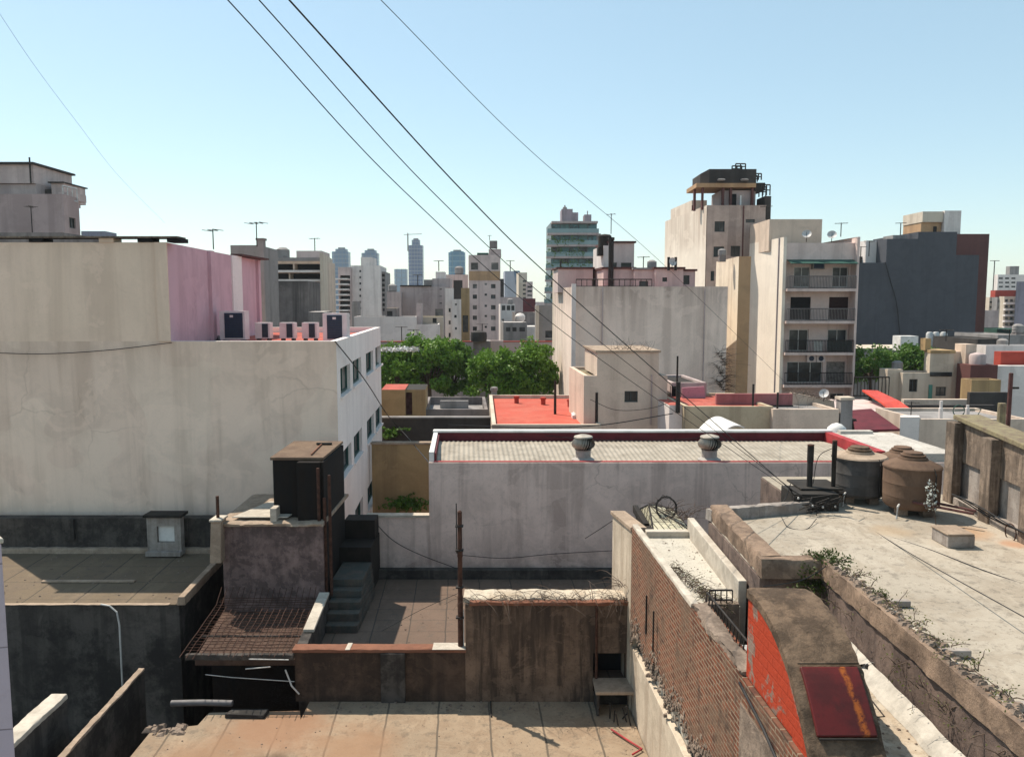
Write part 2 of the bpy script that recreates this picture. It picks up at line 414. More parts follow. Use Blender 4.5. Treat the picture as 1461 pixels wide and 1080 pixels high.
M['rough_pink'] = plaster('rough_pink', (.26, .18, .165), dirt=(.035, .028, .028), blotch=.6, streak=.35, grime=.8, sc=2.4, ztop=-5.8, fade=1.2, bump=.8)
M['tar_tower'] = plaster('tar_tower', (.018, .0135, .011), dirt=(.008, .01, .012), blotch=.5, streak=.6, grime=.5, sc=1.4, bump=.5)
M['coping'] = plaster('coping', (.42, .32, .24), dirt=(.12, .085, .06), blotch=.5, streak=.1, grime=.45, sc=2.2, bump=.6)
M['coping_rust'] = plaster('coping_rust', (.24, .105, .065), dirt=(.12, .06, .045), blotch=.5, streak=.1, grime=.3, sc=2.0, bump=.5)
M['coping_white'] = plaster('coping_white', (.56, .50, .42), dirt=(.22, .18, .14), blotch=.35, streak=.1, grime=.45, sc=2.2, bump=.3)
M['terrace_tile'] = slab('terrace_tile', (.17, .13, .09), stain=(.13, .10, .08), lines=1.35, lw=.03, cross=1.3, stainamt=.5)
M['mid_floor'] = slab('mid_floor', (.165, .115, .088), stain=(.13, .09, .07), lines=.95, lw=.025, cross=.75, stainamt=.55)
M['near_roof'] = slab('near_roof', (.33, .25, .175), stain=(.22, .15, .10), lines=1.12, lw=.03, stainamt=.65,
    rust=[((-5.0, 16.0, -9), 1.6, (.27, .14, .08), .85), ((-3.2, 15.2, -9), 1.3, (.27, .15, .085), .8), ((-6.2, 14.6, -9), 1.4, (.25, .14, .08), .8), ((-4.7, 14.5, -9), .75, (.055, .035, .025), .9)])
M['terrace_white'] = slab('terrace_white', (.40, .35, .285), stain=(.27, .22, .165), lines=None, cross=1.9, lw=.018, stainamt=.6, line_col=(.25, .21, .17),
    rust=[((8.6, 14.6, -4.35), .75, (.38, .2, .09), .7), ((7.2, 14.7, -4.35), .6, (.36, .24, .13), .5), ((9.0, 13.9, -4.35), .35, (.4, .17, .07), .7)])
M['small_white'] = slab('small_white', (.50, .46, .39), stain=(.5, .46, .4), stainamt=.3, sc=.8)
M['strip_roof'] = slab('strip_roof', (.50, .43, .34), stain=(.32, .23, .15), stainamt=.65, sc=1.3)
M['whitewash'] = plain('whitewash', (.5, .46, .40), .85, var=.3, scale=5, bump=.6)
M['brick_near'] = brick('brick_near', (.22, .08, .046), (.115, .05, .034), (.29, .22, .155), wear=(.17, .115, .08), wearamt=.75, dirt=.75, bw=.25, rh=.074, msize=.013)
M['brick_red'] = brick('brick_red', (.27, .19, .15), (.22, .13, .10), (.25, .2, .16), wear=(.2, .15, .12), wearamt=.4, dirt=.4, msize=.014, bw=.3, rh=.13, paint=((.38, .05, .022), .53))
M['cream_plaster'] = plaster('cream_plaster', (.60, .51, .40), dirt=(.24, .17, .12), blotch=.35, streak=.5, grime=.25, sc=1.3, bump=.4)
M['rubble'] = plaster('rubble', (.30, .23, .18), dirt=(.07, .05, .04), blotch=.8, streak=.1, grime=.6, sc=3, bump=1.0)
M['moss_conc'] = plaster('moss_conc', (.18, .122, .082), dirt=(.022, .016, .012), blotch=.7, streak=.3, grime=.75, sc=3.6, bump=1.0)
def _hatch():
    k = N('hatch_red'); xyz = k.sep(); c = k.mix(k.ramp(k.noise(2.2, 8, .7), .4, .62), (.115, .014, .013), (.07, .012, .011))
    c = k.mix(k.math('MULTIPLY', k.ramp(k.noise(7, 7, .75), .55, .64), .6), c, (.05, .012, .01))
    x = k.math('ADD', k.math('MULTIPLY_ADD', k.noise(2.6, 6, .7), .16, xyz[0]), k.math('MULTIPLY', xyz[1], .19))       # orange run of old paint down one side
    d = k.math('ABSOLUTE', k.math('SUBTRACT', x, 5.34)); m = k.math('MULTIPLY', k.ramp(d, .05, .012), k.ramp(k.noise(10, 6, .75), .4, .55))
    c = k.mix(m, c, (.34, .09, .015)); k.bump(k.noise(18, 6, .7), .25, .01); return k.out(c, .5, .3)
M['hatch_red'] = _hatch()
M['parapet_brown'] = plaster('parapet_brown', (.30, .21, .15), dirt=(.05, .035, .03), blotch=.7, streak=.1, grime=.6, sc=3, bump=.9)
M['dark_wall_y'] = plaster('dark_wall_y', (.20, .145, .12), dirt=(.04, .03, .03), blotch=.6, streak=.5, grime=.6, sc=2, bump=.7)
M['tank_black'] = plaster('tank_black', (.105, .095, .09), dirt=(.02, .02, .02), blotch=.5, streak=.5, grime=.35, sc=2.0, bump=.3)
M['tank_brown'] = plaster('tank_brown', (.165, .105, .072), dirt=(.06, .038, .03), blotch=.35, streak=.45, grime=.2, sc=2.0, bump=.3)
M['right_wall'] = plaster('right_wall', (.33, .25, .19), dirt=(.045, .035, .03), blotch=.5, streak=.85, grime=.6, sc=2.6, ztop=-2.5, fade=1.3, ss=(3, .3, .42, .62), grit=.5, bump=.4)
M['right_wall_low'] = plaster('right_wall_low', (.38, .335, .30), dirt=(.12, .09, .075), blotch=.5, streak=.6, grime=.3, sc=2.0, bump=.4)
M['moss_top'] = plain('moss_top', (.24, .205, .12), .95, var=.5, scale=5, bump=.8, col2=(.15, .11, .08))
M['timber'] = plain('timber', (.11, .045, .04), .8, var=.5, scale=5)
M['leaf_a'] = foliage('leaf_a', (.08, .175, .021), (.16, .285, .038))
M['leaf_b'] = foliage('leaf_b', (.06, .14, .022), (.12, .22, .035))
M['leaf_dry'] = foliage('leaf_dry', (.15, .13, .05), (.11, .14, .03))
M['leaf_olive'] = foliage('leaf_olive', (.05, .075, .02), (.09, .115, .03))
M['bark'] = plain('bark', (.10, .07, .05), .9, var=.4, scale=6, bump=.5)
M['twig'] = plain('twig', (.12, .085, .065), .9, var=.4)
M['blue_black'] = plain('blue_black', (.022, .017, .014), .85, var=.5, scale=2, bump=.3)
M['stair'] = plaster('stair', (.11, .092, .076), dirt=(.02, .045, .05), blotch=.5, streak=.3, grime=.5, sc=2, bump=.5)
M['skylight'] = glass('skylight', (.42, .38, .27), .35, .1)

# ------------------------------------------------------------------ ground, far land
g = MB().quad((-2400, -60, GZ), (2400, -60, GZ), (2400, 3000, GZ), (-2400, 3000, GZ)); struct(g.build('ground', M['street']))

# ================================================================== FOREGROUND
def litter(name, poly, z, n, mat, seed, smin=.008, smax=.03):
    """grit and chips lying loose on a roof"""
    r = random.Random(seed); m = MB()
    for i in range(n):
        a, b = r.random(), r.random(); p = [poly[0][k] * (1 - a) * (1 - b) + poly[1][k] * a * (1 - b) + poly[2][k] * a * b + poly[3][k] * (1 - a) * b for k in (0, 1)]
        s_ = smin + (smax - smin) * r.random() ** 3; t = r.uniform(0, 3); c_, d_ = cos(t) * s_, sin(t) * s_
        m.hull8([(p[0] - c_, p[1] - d_, z), (p[0] + d_, p[1] - c_, z), (p[0] + c_, p[1] + d_, z), (p[0] - d_, p[1] + c_, z)], [(p[0] - c_ * .5, p[1] - d_ * .6, z + s_ * .6), (p[0] + d_ * .6, p[1] - c_ * .5, z + s_ * .7), (p[0] + c_ * .5, p[1] + d_ * .6, z + s_ * .5), (p[0] - d_ * .6, p[1] + c_ * .5, z + s_ * .7)])
    struct(m.build(name, mat), 'stuff')
litter('roof_grit', [(-7.2, 14.2), (2.6, 14.2), (2.5, 16.3), (-7.2, 16.0)], -8.999, 170, M['rubble'], 1, .005, .024)
litter('roof_grit', [(-4.0, 16.6), (2.5, 16.7), (2.5, 17.05), (-4, 17.05)], -8.999, 120, M['rubble'], 2, .008, .05)
litter('roof_grit', [(-4.5, 18.9), (2.2, 18.9), (2.1, 23.4), (-4.6, 23.4)], -8.549, 150, M['rubble'], 3, .008, .035)
litter('roof_grit', [(-14, 19.95), (-8.9, 19.95), (-9.1, 24), (-14, 24)], -7.799, 140, M['rubble'], 4, .008, .04)
litter('roof_grit', [(5.4, 5.5), (9.2, 7), (9.4, 15), (4.6, 15)], -4.349, 200, M['rubble'], 5, .004, .016)
litter('roof_grit', [(3.2, 12.8), (3.7, 12.8), (3.7, 16.2), (3.1, 16.2)], -4.999, 120, M['rubble'], 6, .006, .025)
litter('roof_grit', [(4.0, 5.5), (4.7, 5.5), (4.7, 9.5), (4.0, 9.5)], -5.049, 170, M['rubble'], 7, .005, .03)
BX = lambda Y: 2.67 - .057 * (Y - 15.98)            # outer face of the brick wall

# ---- nearest roof and the walls round it
t = thing('roof_terrace', 'nearest flat concrete roof at bottom, brown stained slabs with long joints', 'roof', (-2, 14, GZ))
xe, xf, xg = xat(440, 17, 1000), xat(428, 16.7, 1012), xat(298, 16.6, 1018)
MB().prism([(-7.5, 9), (BX(9) - .02, 9), (BX(17.1) - .02, 17.1), (xe, 17.1), (xe, 16.35), (xf, 16.7), (xg, 16.62), (xg - .05, 16.1), (-7.6, 15.9)], GZ, -9).build('slab', M['near_roof'], t)

def worn_line(A, B, wd, z, mat, name, parent, n=0, amp=.04, th=.1, seed=2):
    """crumbling coping between two plan points: dense section, coherent wear"""
    from mathutils import noise, Vector
    L = math.hypot(B[0] - A[0], B[1] - A[1]); ex, ey = (B[0] - A[0]) / L, (B[1] - A[1]) / L; nx, ny = -ey, ex
    n = max(8, min(230, int(L / .055))); sec = [(0, 0), (0, .5), (.03, .9), (.12, 1), (.36, 1), (.64, 1), (.88, 1), (.97, .9), (1, .5), (1, 0)]; m = len(sec); vs = []; fs = []
    for i in range(n + 1):
        s_ = L * i / n
        for k, (a, b) in enumerate(sec):
            q = Vector((A[0] + ex * s_ + nx * wd * a + seed * 3.7, A[1] + ey * s_ + ny * wd * a, b * th * 2))
            w1 = noise.noise(q * 2.0) + .7 * noise.noise(q * 6.3) + .4 * noise.noise(q * 15); w2 = noise.noise(q * 3.1 + Vector((9, 4, 2))) + .6 * noise.noise(q * 9)
            side = -1 if a < .5 else 1; edge = 1 if (a < .1 or a > .9) else .25
            d = wd * a + (1 if wd > 0 else -1) * side * edge * amp * (w1 - .35); h = th * b + (amp * .55 * (w2 - .25 * (b > .85)) if b > .4 else 0)
            vs.append((A[0] + ex * s_ + nx * d, A[1] + ey * s_ + ny * d, z + h))
    for i in range(n):
        for j in range(m): a, b = m * i + j, m * i + (j + 1) % m; fs.append((b, a, a + m, b + m) if wd < 0 else (a, b, b + m, a + m))
    fs += [tuple(range(m)), tuple(range(m * n + m - 1, m * n - 1, -1))]
    return MB().add(vs, fs).build(name, mat, parent, True)
def broken_top(x0, x1, y0, y1, z, mat, name, parent, n=26, amp=.05, th=.1, seed=1):
    return worn_line((x0, y0), (x1, y0), y1 - y0, z, mat, name, parent, n, amp, th, seed)

# ---- middle terrace: sunken floor, low parapet, raised ledge house on the right
XL = xat(420, 17.1, 925)                            # left end of the low parapet
XM = xat(664, 17.1, 925); XR = BX(17.3) - .02
t = thing('sunken_terrace', 'sunken roof terrace with reddish pavers behind a low soot stained parapet', 'terrace', (-2, 20, GZ))
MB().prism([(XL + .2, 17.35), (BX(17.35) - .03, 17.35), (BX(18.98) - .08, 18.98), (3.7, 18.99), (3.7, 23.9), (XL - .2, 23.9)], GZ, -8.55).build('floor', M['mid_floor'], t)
f = MB(); facade(f, (XL, 17.1), (XM, 17.1), -9.0, -7.84); f.quad((XM, 17.34, -9), (XL, 17.34, -9), (XL, 17.34, -7.84), (XM, 17.34, -7.84)); f.quad((XL, 17.1, -7.84), (XM, 17.1, -7.84), (XM, 17.34, -7.84), (XL, 17.34, -7.84))
f.quad((XL, 17.34, -9), (XL, 17.1, -9), (XL, 17.1, -7.84), (XL, 17.34, -7.84)); f.build('parapet', M['brown_wall'], t)
broken_top(XL - .04, XM + .02, 17.05, 17.38, -7.84, M['coping_rust'], 'coping', t, amp=.02, th=.08)
MB().box(XM - 1.9, XM - 1.35, 17.02, 17.1, -9, -7.85).build('pier', M['black_wall'], t)
MB().box(XL + .3, 3.7, 23.72, 23.96, -8.55, -8.25).build('kerb', M['black_conc'], t)
# lime marks on the red coping
MB().box(xat(493, 17.1, 925), xat(500, 17.1, 925), 17.03, 17.39, -7.77, -7.752).build('lime_mark', M['coping_white'], t)
MB().box(xat(617, 17.1, 925), XM + .01, 17.03, 17.39, -7.765, -7.75).build('lime_mark', M['coping_white'], t)

XO0, XO1 = xat(846, 17.1, 960), xat(907, 17.1, 960)
t = thing('ledge_house', 'black streaked wall with a dark niche at its right end and broken coping', 'outbuilding', (1, 17.6, -9))
f = MB(); q = facade(f, (XM, 17.08), (XR, 17.08), -9.0, -6.75, [(XO0 - XM, XO1 - XM - .05, zat(985, 17.1), zat(931, 17.1))], dep=.6)
f.quad((XM, 17.85, -9), (XM, 17.08, -9), (XM, 17.08, -6.75), (XM, 17.85, -6.75)); f.quad((XR, 17.85, -9), (XM, 17.85, -9), (XM, 17.85, -6.75), (XR, 17.85, -6.75))
f.quad((XM, 17.08, -6.75), (XR, 17.08, -6.75), (XR, 17.85, -6.75), (XM, 17.85, -6.75)); f.build('wall', M['streak_wall'], t)
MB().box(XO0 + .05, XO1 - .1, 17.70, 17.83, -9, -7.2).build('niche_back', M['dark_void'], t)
r_ = broken_top(XM - .05, XR, 17.2, 17.85, -6.745, M['strip_roof'], 'ledge', t, n=44, amp=.05, th=.1, seed=5)
worn_line((XM + .1, 17.02), (XR, 17.02), .17, -6.74, M['coping_rust'], 'coping', t, n=60, amp=.035, th=.08, seed=9)
pp = MB(); xx = xat(851, 17.0, 900); pp.tube([(xx, 17.02, -6.75), (xx, 17.02, -7.5), (xx + .01, 17.02, -8.6)], .035, 6); pp.build('downpipe', M['rust'], t)
# roots and stems hanging from the broken edge
def twigs(name, label, pts, n, L, mat, seed, droop=.6, leaves=None, leafmat=None, leafsize=.03, group=None, r0=.006, cat='weeds'):
    r = random.Random(seed); m = MB(); lm = MB(); c0 = (sum(p[0] for p in pts) / len(pts), sum(p[1] for p in pts) / len(pts), min(p[2] for p in pts))
    t = thing(name, label, cat, c0, group)
    for i in range(n):
        p = list(r.choice(pts)); p = [p[0] + r.uniform(-.12, .12), p[1] + r.uniform(-.12, .12), p[2] + r.uniform(-.02, .03)]
        d = [r.uniform(-1, 1), r.uniform(-1, 1), r.uniform(.1, 1)]; path = [tuple(p)]
        for j in range(5):
            s_ = L * r.uniform(.12, .28); p = [p[0] + d[0] * s_, p[1] + d[1] * s_, p[2] + d[2] * s_]; d = [d[0] + r.uniform(-.5, .5), d[1] + r.uniform(-.5, .5), d[2] - droop * r.uniform(.1, .8)]; path.append(tuple(p))
            if leaves:
                for _ in range(leaves): leaf(lm, [p[k] + r.uniform(-.06, .06) for k in range(3)], leafsize * r.uniform(.6, 1.4), r)
        m.tube(path, r0 * r.uniform(.6, 1.6), 4, r0 * .5)
    m.build('stems', mat, t)
    if leaves: lm.build('leaves', leafmat, t)
    return t
def leaf(m, c, s_, r):
    from mathutils import Vector
    a = Vector((r.gauss(0, 1), r.gauss(0, 1), r.gauss(0, 1))).normalized(); b = a.cross(Vector((r.gauss(0, 1), r.gauss(0, 1), r.gauss(0, 1)))).normalized(); c = Vector(c)
    m.add([tuple(c - a * s_), tuple(c + b * s_ * .5), tuple(c + a * s_), tuple(c - b * s_ * .5)], [(0, 1, 2, 3)])
twigs('dry_weeds', 'dry dead weeds growing along the broken edge above the black streaked wall', [(XM + (XR - XM) * i / 14, 17.15, -6.65) for i in range(15)], 110, .5, M['twig'], 3, .7)
twigs('dry_weeds', 'bunch of dead roots where the streaked wall meets the brick wall', [(XR - .1, 17.1, -6.7), (XR - .05, 17.3, -6.4)], 45, .6, M['twig'], 4, .8)

# box under the niche
t = thing('concrete_box', 'small dark open concrete box under the niche with a pale top slab', 'box', ((XO0 + XO1) / 2, 16.7, -9))
x0, x1 = XO0 + .02, XO1 + .04; m = MB()
m.box(x0, x0 + .06, 16.45, 17.05, -9, -8.5); m.box(x1 - .06, x1, 16.45, 17.05, -9, -8.5); m.box(x0 + .06, x1 - .06, 16.95, 17.05, -9, -8.5); m.build('sides', M['black_wall'], t)
MB().box(x0 - .03, x1 + .02, 16.4, 17.06, -8.497, -8.42).build('top', M['coping'], t)
t = tag(MB().tube([G(912, 1018, -8.9), G(926, 1048, -8.9), G(940, 1082, -8.9), G(955, 1120, -8.9)], .035, 8).build('red_pipe', M['red_paint']), 'straight red pipe lying along the foot of the plaster wall', 'pipe')
tag(MB().tube([G(872, 1040, -8.95), G(895, 1055, -8.95), G(916, 1068, -8.95), G(902, 1076, -8.95)], .022, 6).build('red_pipe', M['red_paint']), 'bent red pipe lying on the slabs in front of the open box', 'pipe')
m = MB()
for i in range(7):
    a = G(870 + i * 6, 1025 + (i % 3) * 5, -8.98); m.tube([a, (a[0] + random.uniform(-.1, .15), a[1] + random.uniform(-.1, .1), a[2] + random.uniform(.08, .4))], .02, 5)
tag(m.build('pipe_stubs', M['iron']), 'cluster of dark pipe stubs in front of the open box', 'pipes')

# tall pole on the parapet
t = thing('iron_pole', 'tall black rusty iron pole rising from the low parapet', 'pole', (xat(657, 17.25, 900), 17.22, -7.75))
x = xat(657, 17.22, 900); zt = zat(730, 17.22)
m = MB(); m.lathe((x, 17.22, -7.8), [(.06, 0), (.06, 1.2), (.052, 1.22), (.052, 2.1), (.062, 2.12), (.062, 2.25), (.05, 2.27), (.05, zt + 7.8), (.02, zt + 7.83)], 12); m.build('shaft', M['rust'], t, True)
m = MB(); m.tube([(x - .07, 17.2, -5.6), (x - .075, 17.2, zat(718, 17.2))], .014, 6); m.build('rod', M['iron'], t)
m = MB()
for z in (-5.55, -5.0, -6.4, -7.1): m.box(x - .1, x + .08, 17.14, 17.3, z, z + .04)
m.build('clamps', M['iron'], t)
MB().tube([(x + .075, 17.2, -7.75), (x + .08, 17.2, -6.9)], .016, 6).build('conduit', M['pvc'], t)
tag(MB().tube([G(700, 1000, -8.98), G(701, 1022, -8.98)], .02, 5).build('steel_bar', M['iron']), 'short steel bar lying in the shade on the nearest roof', 'bar')

# ---- rebar over the light well, between left terrace and sunken terrace
t = thing('rebar_mesh', 'rusty reinforcing bar grid spread over an unfinished well', 'rebar grid', (-6.2, 18.8, -7.9))
m = MB(); r = random.Random(6)
a0, a1 = (-7.35, 17.12), (-7.72, 20.45); b0, b1 = (XL - .05, 17.12), (-5.2, 20.45)
for i in range(17):
    s_ = i / 16; x0 = a0[0] + (b0[0] - a0[0]) * s_; x1 = a1[0] + (b1[0] - a1[0]) * s_
    path = [(x0 + (x1 - x0) * j / 6 + r.uniform(-.015, .015), 17.0 - r.uniform(0, .25) * (j == 0) + 3.4 * j / 6, -7.83 + r.uniform(-.02, .02) + (.0 if j < 6 else .25)) for j in range(7)]; m.tube(path, .0085, 5)
for i in range(20):
    y = 17.2 + 3.2 * (i / 19) ** 1.0; k = (y - 17.1) / 3.35
    path = [(a0[0] + (a1[0] - a0[0]) * k + (b0[0] + (b1[0] - b0[0]) * k - a0[0] - (a1[0] - a0[0]) * k) * j / 8, y + r.uniform(-.02, .02), -7.855 + r.uniform(-.02, .02)) for j in range(9)]; m.tube(path, .0085, 5)
m.build('bars', M['rust'], t)
MB().box(a0[0], b0[0], 18.0, 18.05, -7.9, -7.86).build('support_bar', M['iron'], t)
MB().prism([(-7.34, 17.6), (XL - .05, 17.6), (-5.2, 20.48), (-7.72, 20.48)], -8.4, -8.25).build('well_floor', plaster('well_floor', (.11, .068, .05), (.05, .03, .025), .6, .1, .5, sc=2, bump=.8), t)
worn_line((-7.3, 16.98), (XL, 16.98), .14, -7.98, M['black_conc'], 'front_beam', t, n=24, amp=.02, th=.12)
m = MB(); m.quad((-7.35, 18.6, -12), (XL, 18.6, -12), (XL, 18.6, -8.25), (-7.35, 18.6, -8.25)); m.build('back_wall', M['tar_tower'], t)  # tar black puts the deep shade under the bars into the colour
for (pts, nm, lb) in (([P(355, 940, 16.9), P(412, 941, 16.9)], 'steel_bar', 'thin pale bar sticking out of the dark wall under the rebar, upper one'),
                      ([P(350, 954, 16.9), P(386, 951, 16.9)], 'steel_bar', 'thin pale bar sticking out of the dark wall under the rebar, lower one')):
    tag(MB().tube(pts, .016, 5).build(nm, M['pvc']), lb, 'bar')
tag(MB().tube([P(407, 955, 16.9), P(413, 970, 16.85), P(416, 978, 16.8), P(427, 990, 16.8)], .02, 6).build('pale_hose', M['pvc']), 'pale hose hanging against the dark wall below the rebar corner', 'hose')
tag(MB().tube([P(293, 962, 16.9), P(330, 966, 16.88), P(360, 968, 16.88), P(420, 972, 16.9)], .01, 5).build('thin_wire', M['pvc']), 'thin pale wire slung across the dark wall below the rebar', 'wire')
tag(MB().tube([P(244, 1003, 17.0), P(290, 1002, 17.0), P(332, 1003, 17.0)], .07, 10).build('drain_pipe', M['m_pipe'], smooth=True), 'dull grey drain pipe lying in the dark courtyard', 'pipe')
# divider kerb between rebar and sunken terrace
t = thing('dividing_wall', 'low divider beside the rebar grid with a whitewashed top', 'wall', (XL, 18.8, GZ))
MB().prism([(XL - .02, 17.4), (XL + .22, 17.4), (XL + .0, 20.5), (XL - .24, 20.5)], GZ, -7.78).build('wall', M['black_wall'], t)
MB().prism([(XL - .04, 18.0), (XL + .22, 18.0), (XL + .03, 20.4), (XL - .24, 20.4)], -7.777, -7.7).build('coping', M['coping_white'], t)

# ---- left terrace
XT = -8.6
t = thing('left_terrace', 'flat roof terrace at left, half in shade, above a tall blackened wall', 'terrace', (-11, 22, GZ))
fp = [(-16.5, 19.8), (XT, 19.8), (XT + DX * 4.3, 24.1), (-16.8, 24.1)]
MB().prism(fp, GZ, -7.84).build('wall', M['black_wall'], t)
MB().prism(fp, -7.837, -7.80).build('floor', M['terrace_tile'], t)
worn_line((XT - .02, 19.74), (XT - .24, 23.4), -.2, -7.8, M['coping'], 'coping', t, n=24, amp=.015, th=.22)
broken_top(-16.5, XT - .25, 19.74, 19.88, -7.8, M['coping'], 'edge_strip', t, n=30, amp=.015, th=.012)
MB().tube([(XT - 2.0, 19.75, -7.78), (XT - 1.75, 19.7, -7.8), (XT - 1.55, 19.66, -7.95), (XT - 1.5, 19.66, -8.3), (XT - 1.5, 19.66, -10.4)], .025, 6).build('drainpipe', M['pvc'], t)
# wall at the back of that terrace
t = thing('boundary_wall', 'sooty low wall behind the left terrace with a ragged pale ledge', 'wall', (-12, 24.25, -7.8))
zt = zat(739, 24.15); zl = zat(780, 24.1)
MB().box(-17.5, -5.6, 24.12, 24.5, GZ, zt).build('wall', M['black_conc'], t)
broken_top(-17.5, XT - .6, 23.9, 24.12, zl - .2, M['coping'], 'ledge', t, n=40, amp=.03, th=.2)
for px in (95, 258): MB().box(xat(px, 24.1, 760), xat(px + 12, 24.1, 760), 24.02, 24.118, -7.4, zt - .02).build('pier', M['black_conc'], t)
t = thing('meter_cabinet', 'weathered white masonry cabinet with a lid against the sooty wall', 'cabinet', (xat(236, 23.9, 760), 23.85, -7.6))
x0, x1 = xat(213, 23.8, 760), xat(261, 23.8, 760); z0, z1 = zat(783, 23.8), zat(736, 23.8)
m = MB(); facade(m, (x0, 23.65), (x1, 23.65), z0, z1, [(.3, x1 - x0 - .2, z0 + .25, z1 - .28)], .12); m.quad((x0, 23.9, z0), (x0, 23.65, z0), (x0, 23.65, z1), (x0, 23.9, z1)); m.quad((x1, 23.65, z0), (x1, 23.9, z0), (x1, 23.9, z1), (x1, 23.65, z1)); m.build('body', M['right_wall_low'], t)
MB().box(x0 - .07, x1 + .07, 23.55, 24.1, z1 + .003, z1 + .09).build('lid', M['tar'], t)
MB().box(x0 + .31, x1 - .21, 23.73, 23.766, z0 + .26, z1 - .29).build('door', M['white_paint'], t)
MB().box(x0 - .02, x1 + .02, 23.5, 23.9, z0 - .15, z0 - .005).build('plinth', M['right_wall_low'], t)
tag(MB().box(xat(45, 21, 800), xat(180, 21, 800), 21.35, 21.5, -7.795, -7.75).build('timber_plank', M['coping']), 'long thin plank lying across the shaded left terrace', 'plank')

# dark courtyard at bottom left with its two dividing walls
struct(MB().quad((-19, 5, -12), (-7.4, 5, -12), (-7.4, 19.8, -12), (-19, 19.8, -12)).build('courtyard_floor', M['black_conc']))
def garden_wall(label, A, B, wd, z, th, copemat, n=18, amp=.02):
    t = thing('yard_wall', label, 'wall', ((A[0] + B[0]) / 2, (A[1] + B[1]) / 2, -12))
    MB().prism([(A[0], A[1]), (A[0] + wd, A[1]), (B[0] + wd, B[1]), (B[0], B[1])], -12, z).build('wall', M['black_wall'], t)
    worn_line((A[0] + wd + .02, A[1]), (B[0] + wd + .02, B[1]), wd + .04, z + .002, copemat, 'coping', t, n=n, amp=amp, th=th)
garden_wall('short thick yard wall at bottom left with a white sunlit top', (-9.6, 12.2), (-9.68, 15.9), .34, -8.3, .1, M['coping_white'])
garden_wall('long thin yard wall with a narrow pale top running into the dark courtyard', (-8.55, 12.5), (-8.78, 17.9), .12, -8.65, .05, M['coping'])
t = thing('near_building', 'pale lilac wall corner of the closest building at the left edge', 'building', (-6, 8.2, GZ))
MB().prism([(-9, 7.4), (-5.29, 8), (-6.8, 9.5), (-9, 9.5)], GZ, -2.5).build('wall', brick('lilac_tile', (.46, .38, .42), (.44, .36, .41), (.25, .2, .22), axis='x', bw=3, rh=.9, msize=.008, wear=(.4, .33, .36), wearamt=.3, dirt=.1), t)
MB().prism([(-9, 7.35), (-5.25, 7.98), (-6.8, 9.55), (-9, 9.55)], -2.497, -2.44).build('coping', M['coping_white'], t)
r = random.Random(8); m = MB()
for i in range(26):
    c = G(r.uniform(208, 262), r.uniform(1036, 1048), -9.0); s_ = r.uniform(.03, .1); m.hull8([(c[0] + s_ * dx * r.uniform(.7, 1.3), c[1] + s_ * dy * r.uniform(.7, 1.3), c[2]) for dx, dy in ((-1, -1), (1, -1), (1, 1), (-1, 1))], [(c[0] + s_ * dx * .6, c[1] + s_ * dy * .6, c[2] + s_ * r.uniform(.3, 1)) for dx, dy in ((-1, -1), (1, -1), (1, 1), (-1, 1))])
o = m.build('rubble_pile', M['rubble']); tag(o, 'scatter of rubble on the left edge of the nearest roof', 'rubble')
c = G(352, 1021, -9); tag(MB().hull8([(c[0] - .45, c[1] - .1, -8.995), (c[0] + .42, c[1] - .14, -8.995), (c[0] + .46, c[1] + .14, -8.995), (c[0] - .38, c[1] + .14, -8.995)], [(c[0] - .44, c[1] - .1, -8.9), (c[0] + .41, c[1] - .12, -8.92), (c[0] + .44, c[1] + .13, -8.9), (c[0] - .37, c[1] + .13, -8.91)]).build('broken_slab', M['black_wall']), 'broken dark slab lying on the nearest roof below the rebar', 'slab')

# ---- stair house with black tower
t = thing('stair_house', 'rough pinkish block with a patched flat roof below the black tower', 'outbuilding', (-6.7, 21.5, GZ))
x0, x1 = xat(318, 20.5, 800), xat(462, 20.5, 800); zt = zat(745, 20.5)
fp = [(x0, 20.5), (x1, 20.5), (x1 - .2, 23.7), (x0 - .2, 23.7)]
MB().prism(fp, GZ, zt - .1).build('wall', M['rough_pink'], t)
broken_top(x0 - .12, x1 + .02, 20.42, 23.75, zt - .097, M['coping'], 'roof', t, n=24, amp=.06, th=.11, seed=12)
MB().prism([(x0 + .2, 20.7), (x0 + 1.7, 20.7), (x0 + 1.9, 22.4), (x0 + .7, 22.4)], zt + .06, zt + .09).build('roof_sheet', M['coping_white'], t)
t = thing('chimney_stub', 'tapered yellowish chimney stub at the left corner of the pinkish block', 'chimney', (x0 - .15, 20.6, -7.8))
c0, c1 = xat(302, 20.4, 770), xat(318, 20.4, 770); za, zb = zat(800, 20.4), zat(742, 20.4)
MB().hull8([(c0, 20.2, za), (c1, 20.2, za), (c1, 20.7, za), (c0, 20.7, za)], [(c0 + .05, 20.25, zb), (c1 + .02, 20.25, zb), (c1 + .02, 20.65, zb), (c0 + .05, 20.65, zb)]).build('shaft', M['coping'], t)
MB().box(c0 + .02, c1 + .05, 20.2, 20.7, zb + .003, zb + .06).build('cap', M['coping_white'], t)
MB().tube([(c0 + .17, 20.45, zb), (c0 + .17, 20.45, zat(708, 20.4))], .045, 8).build('flue', M['rust'], t)

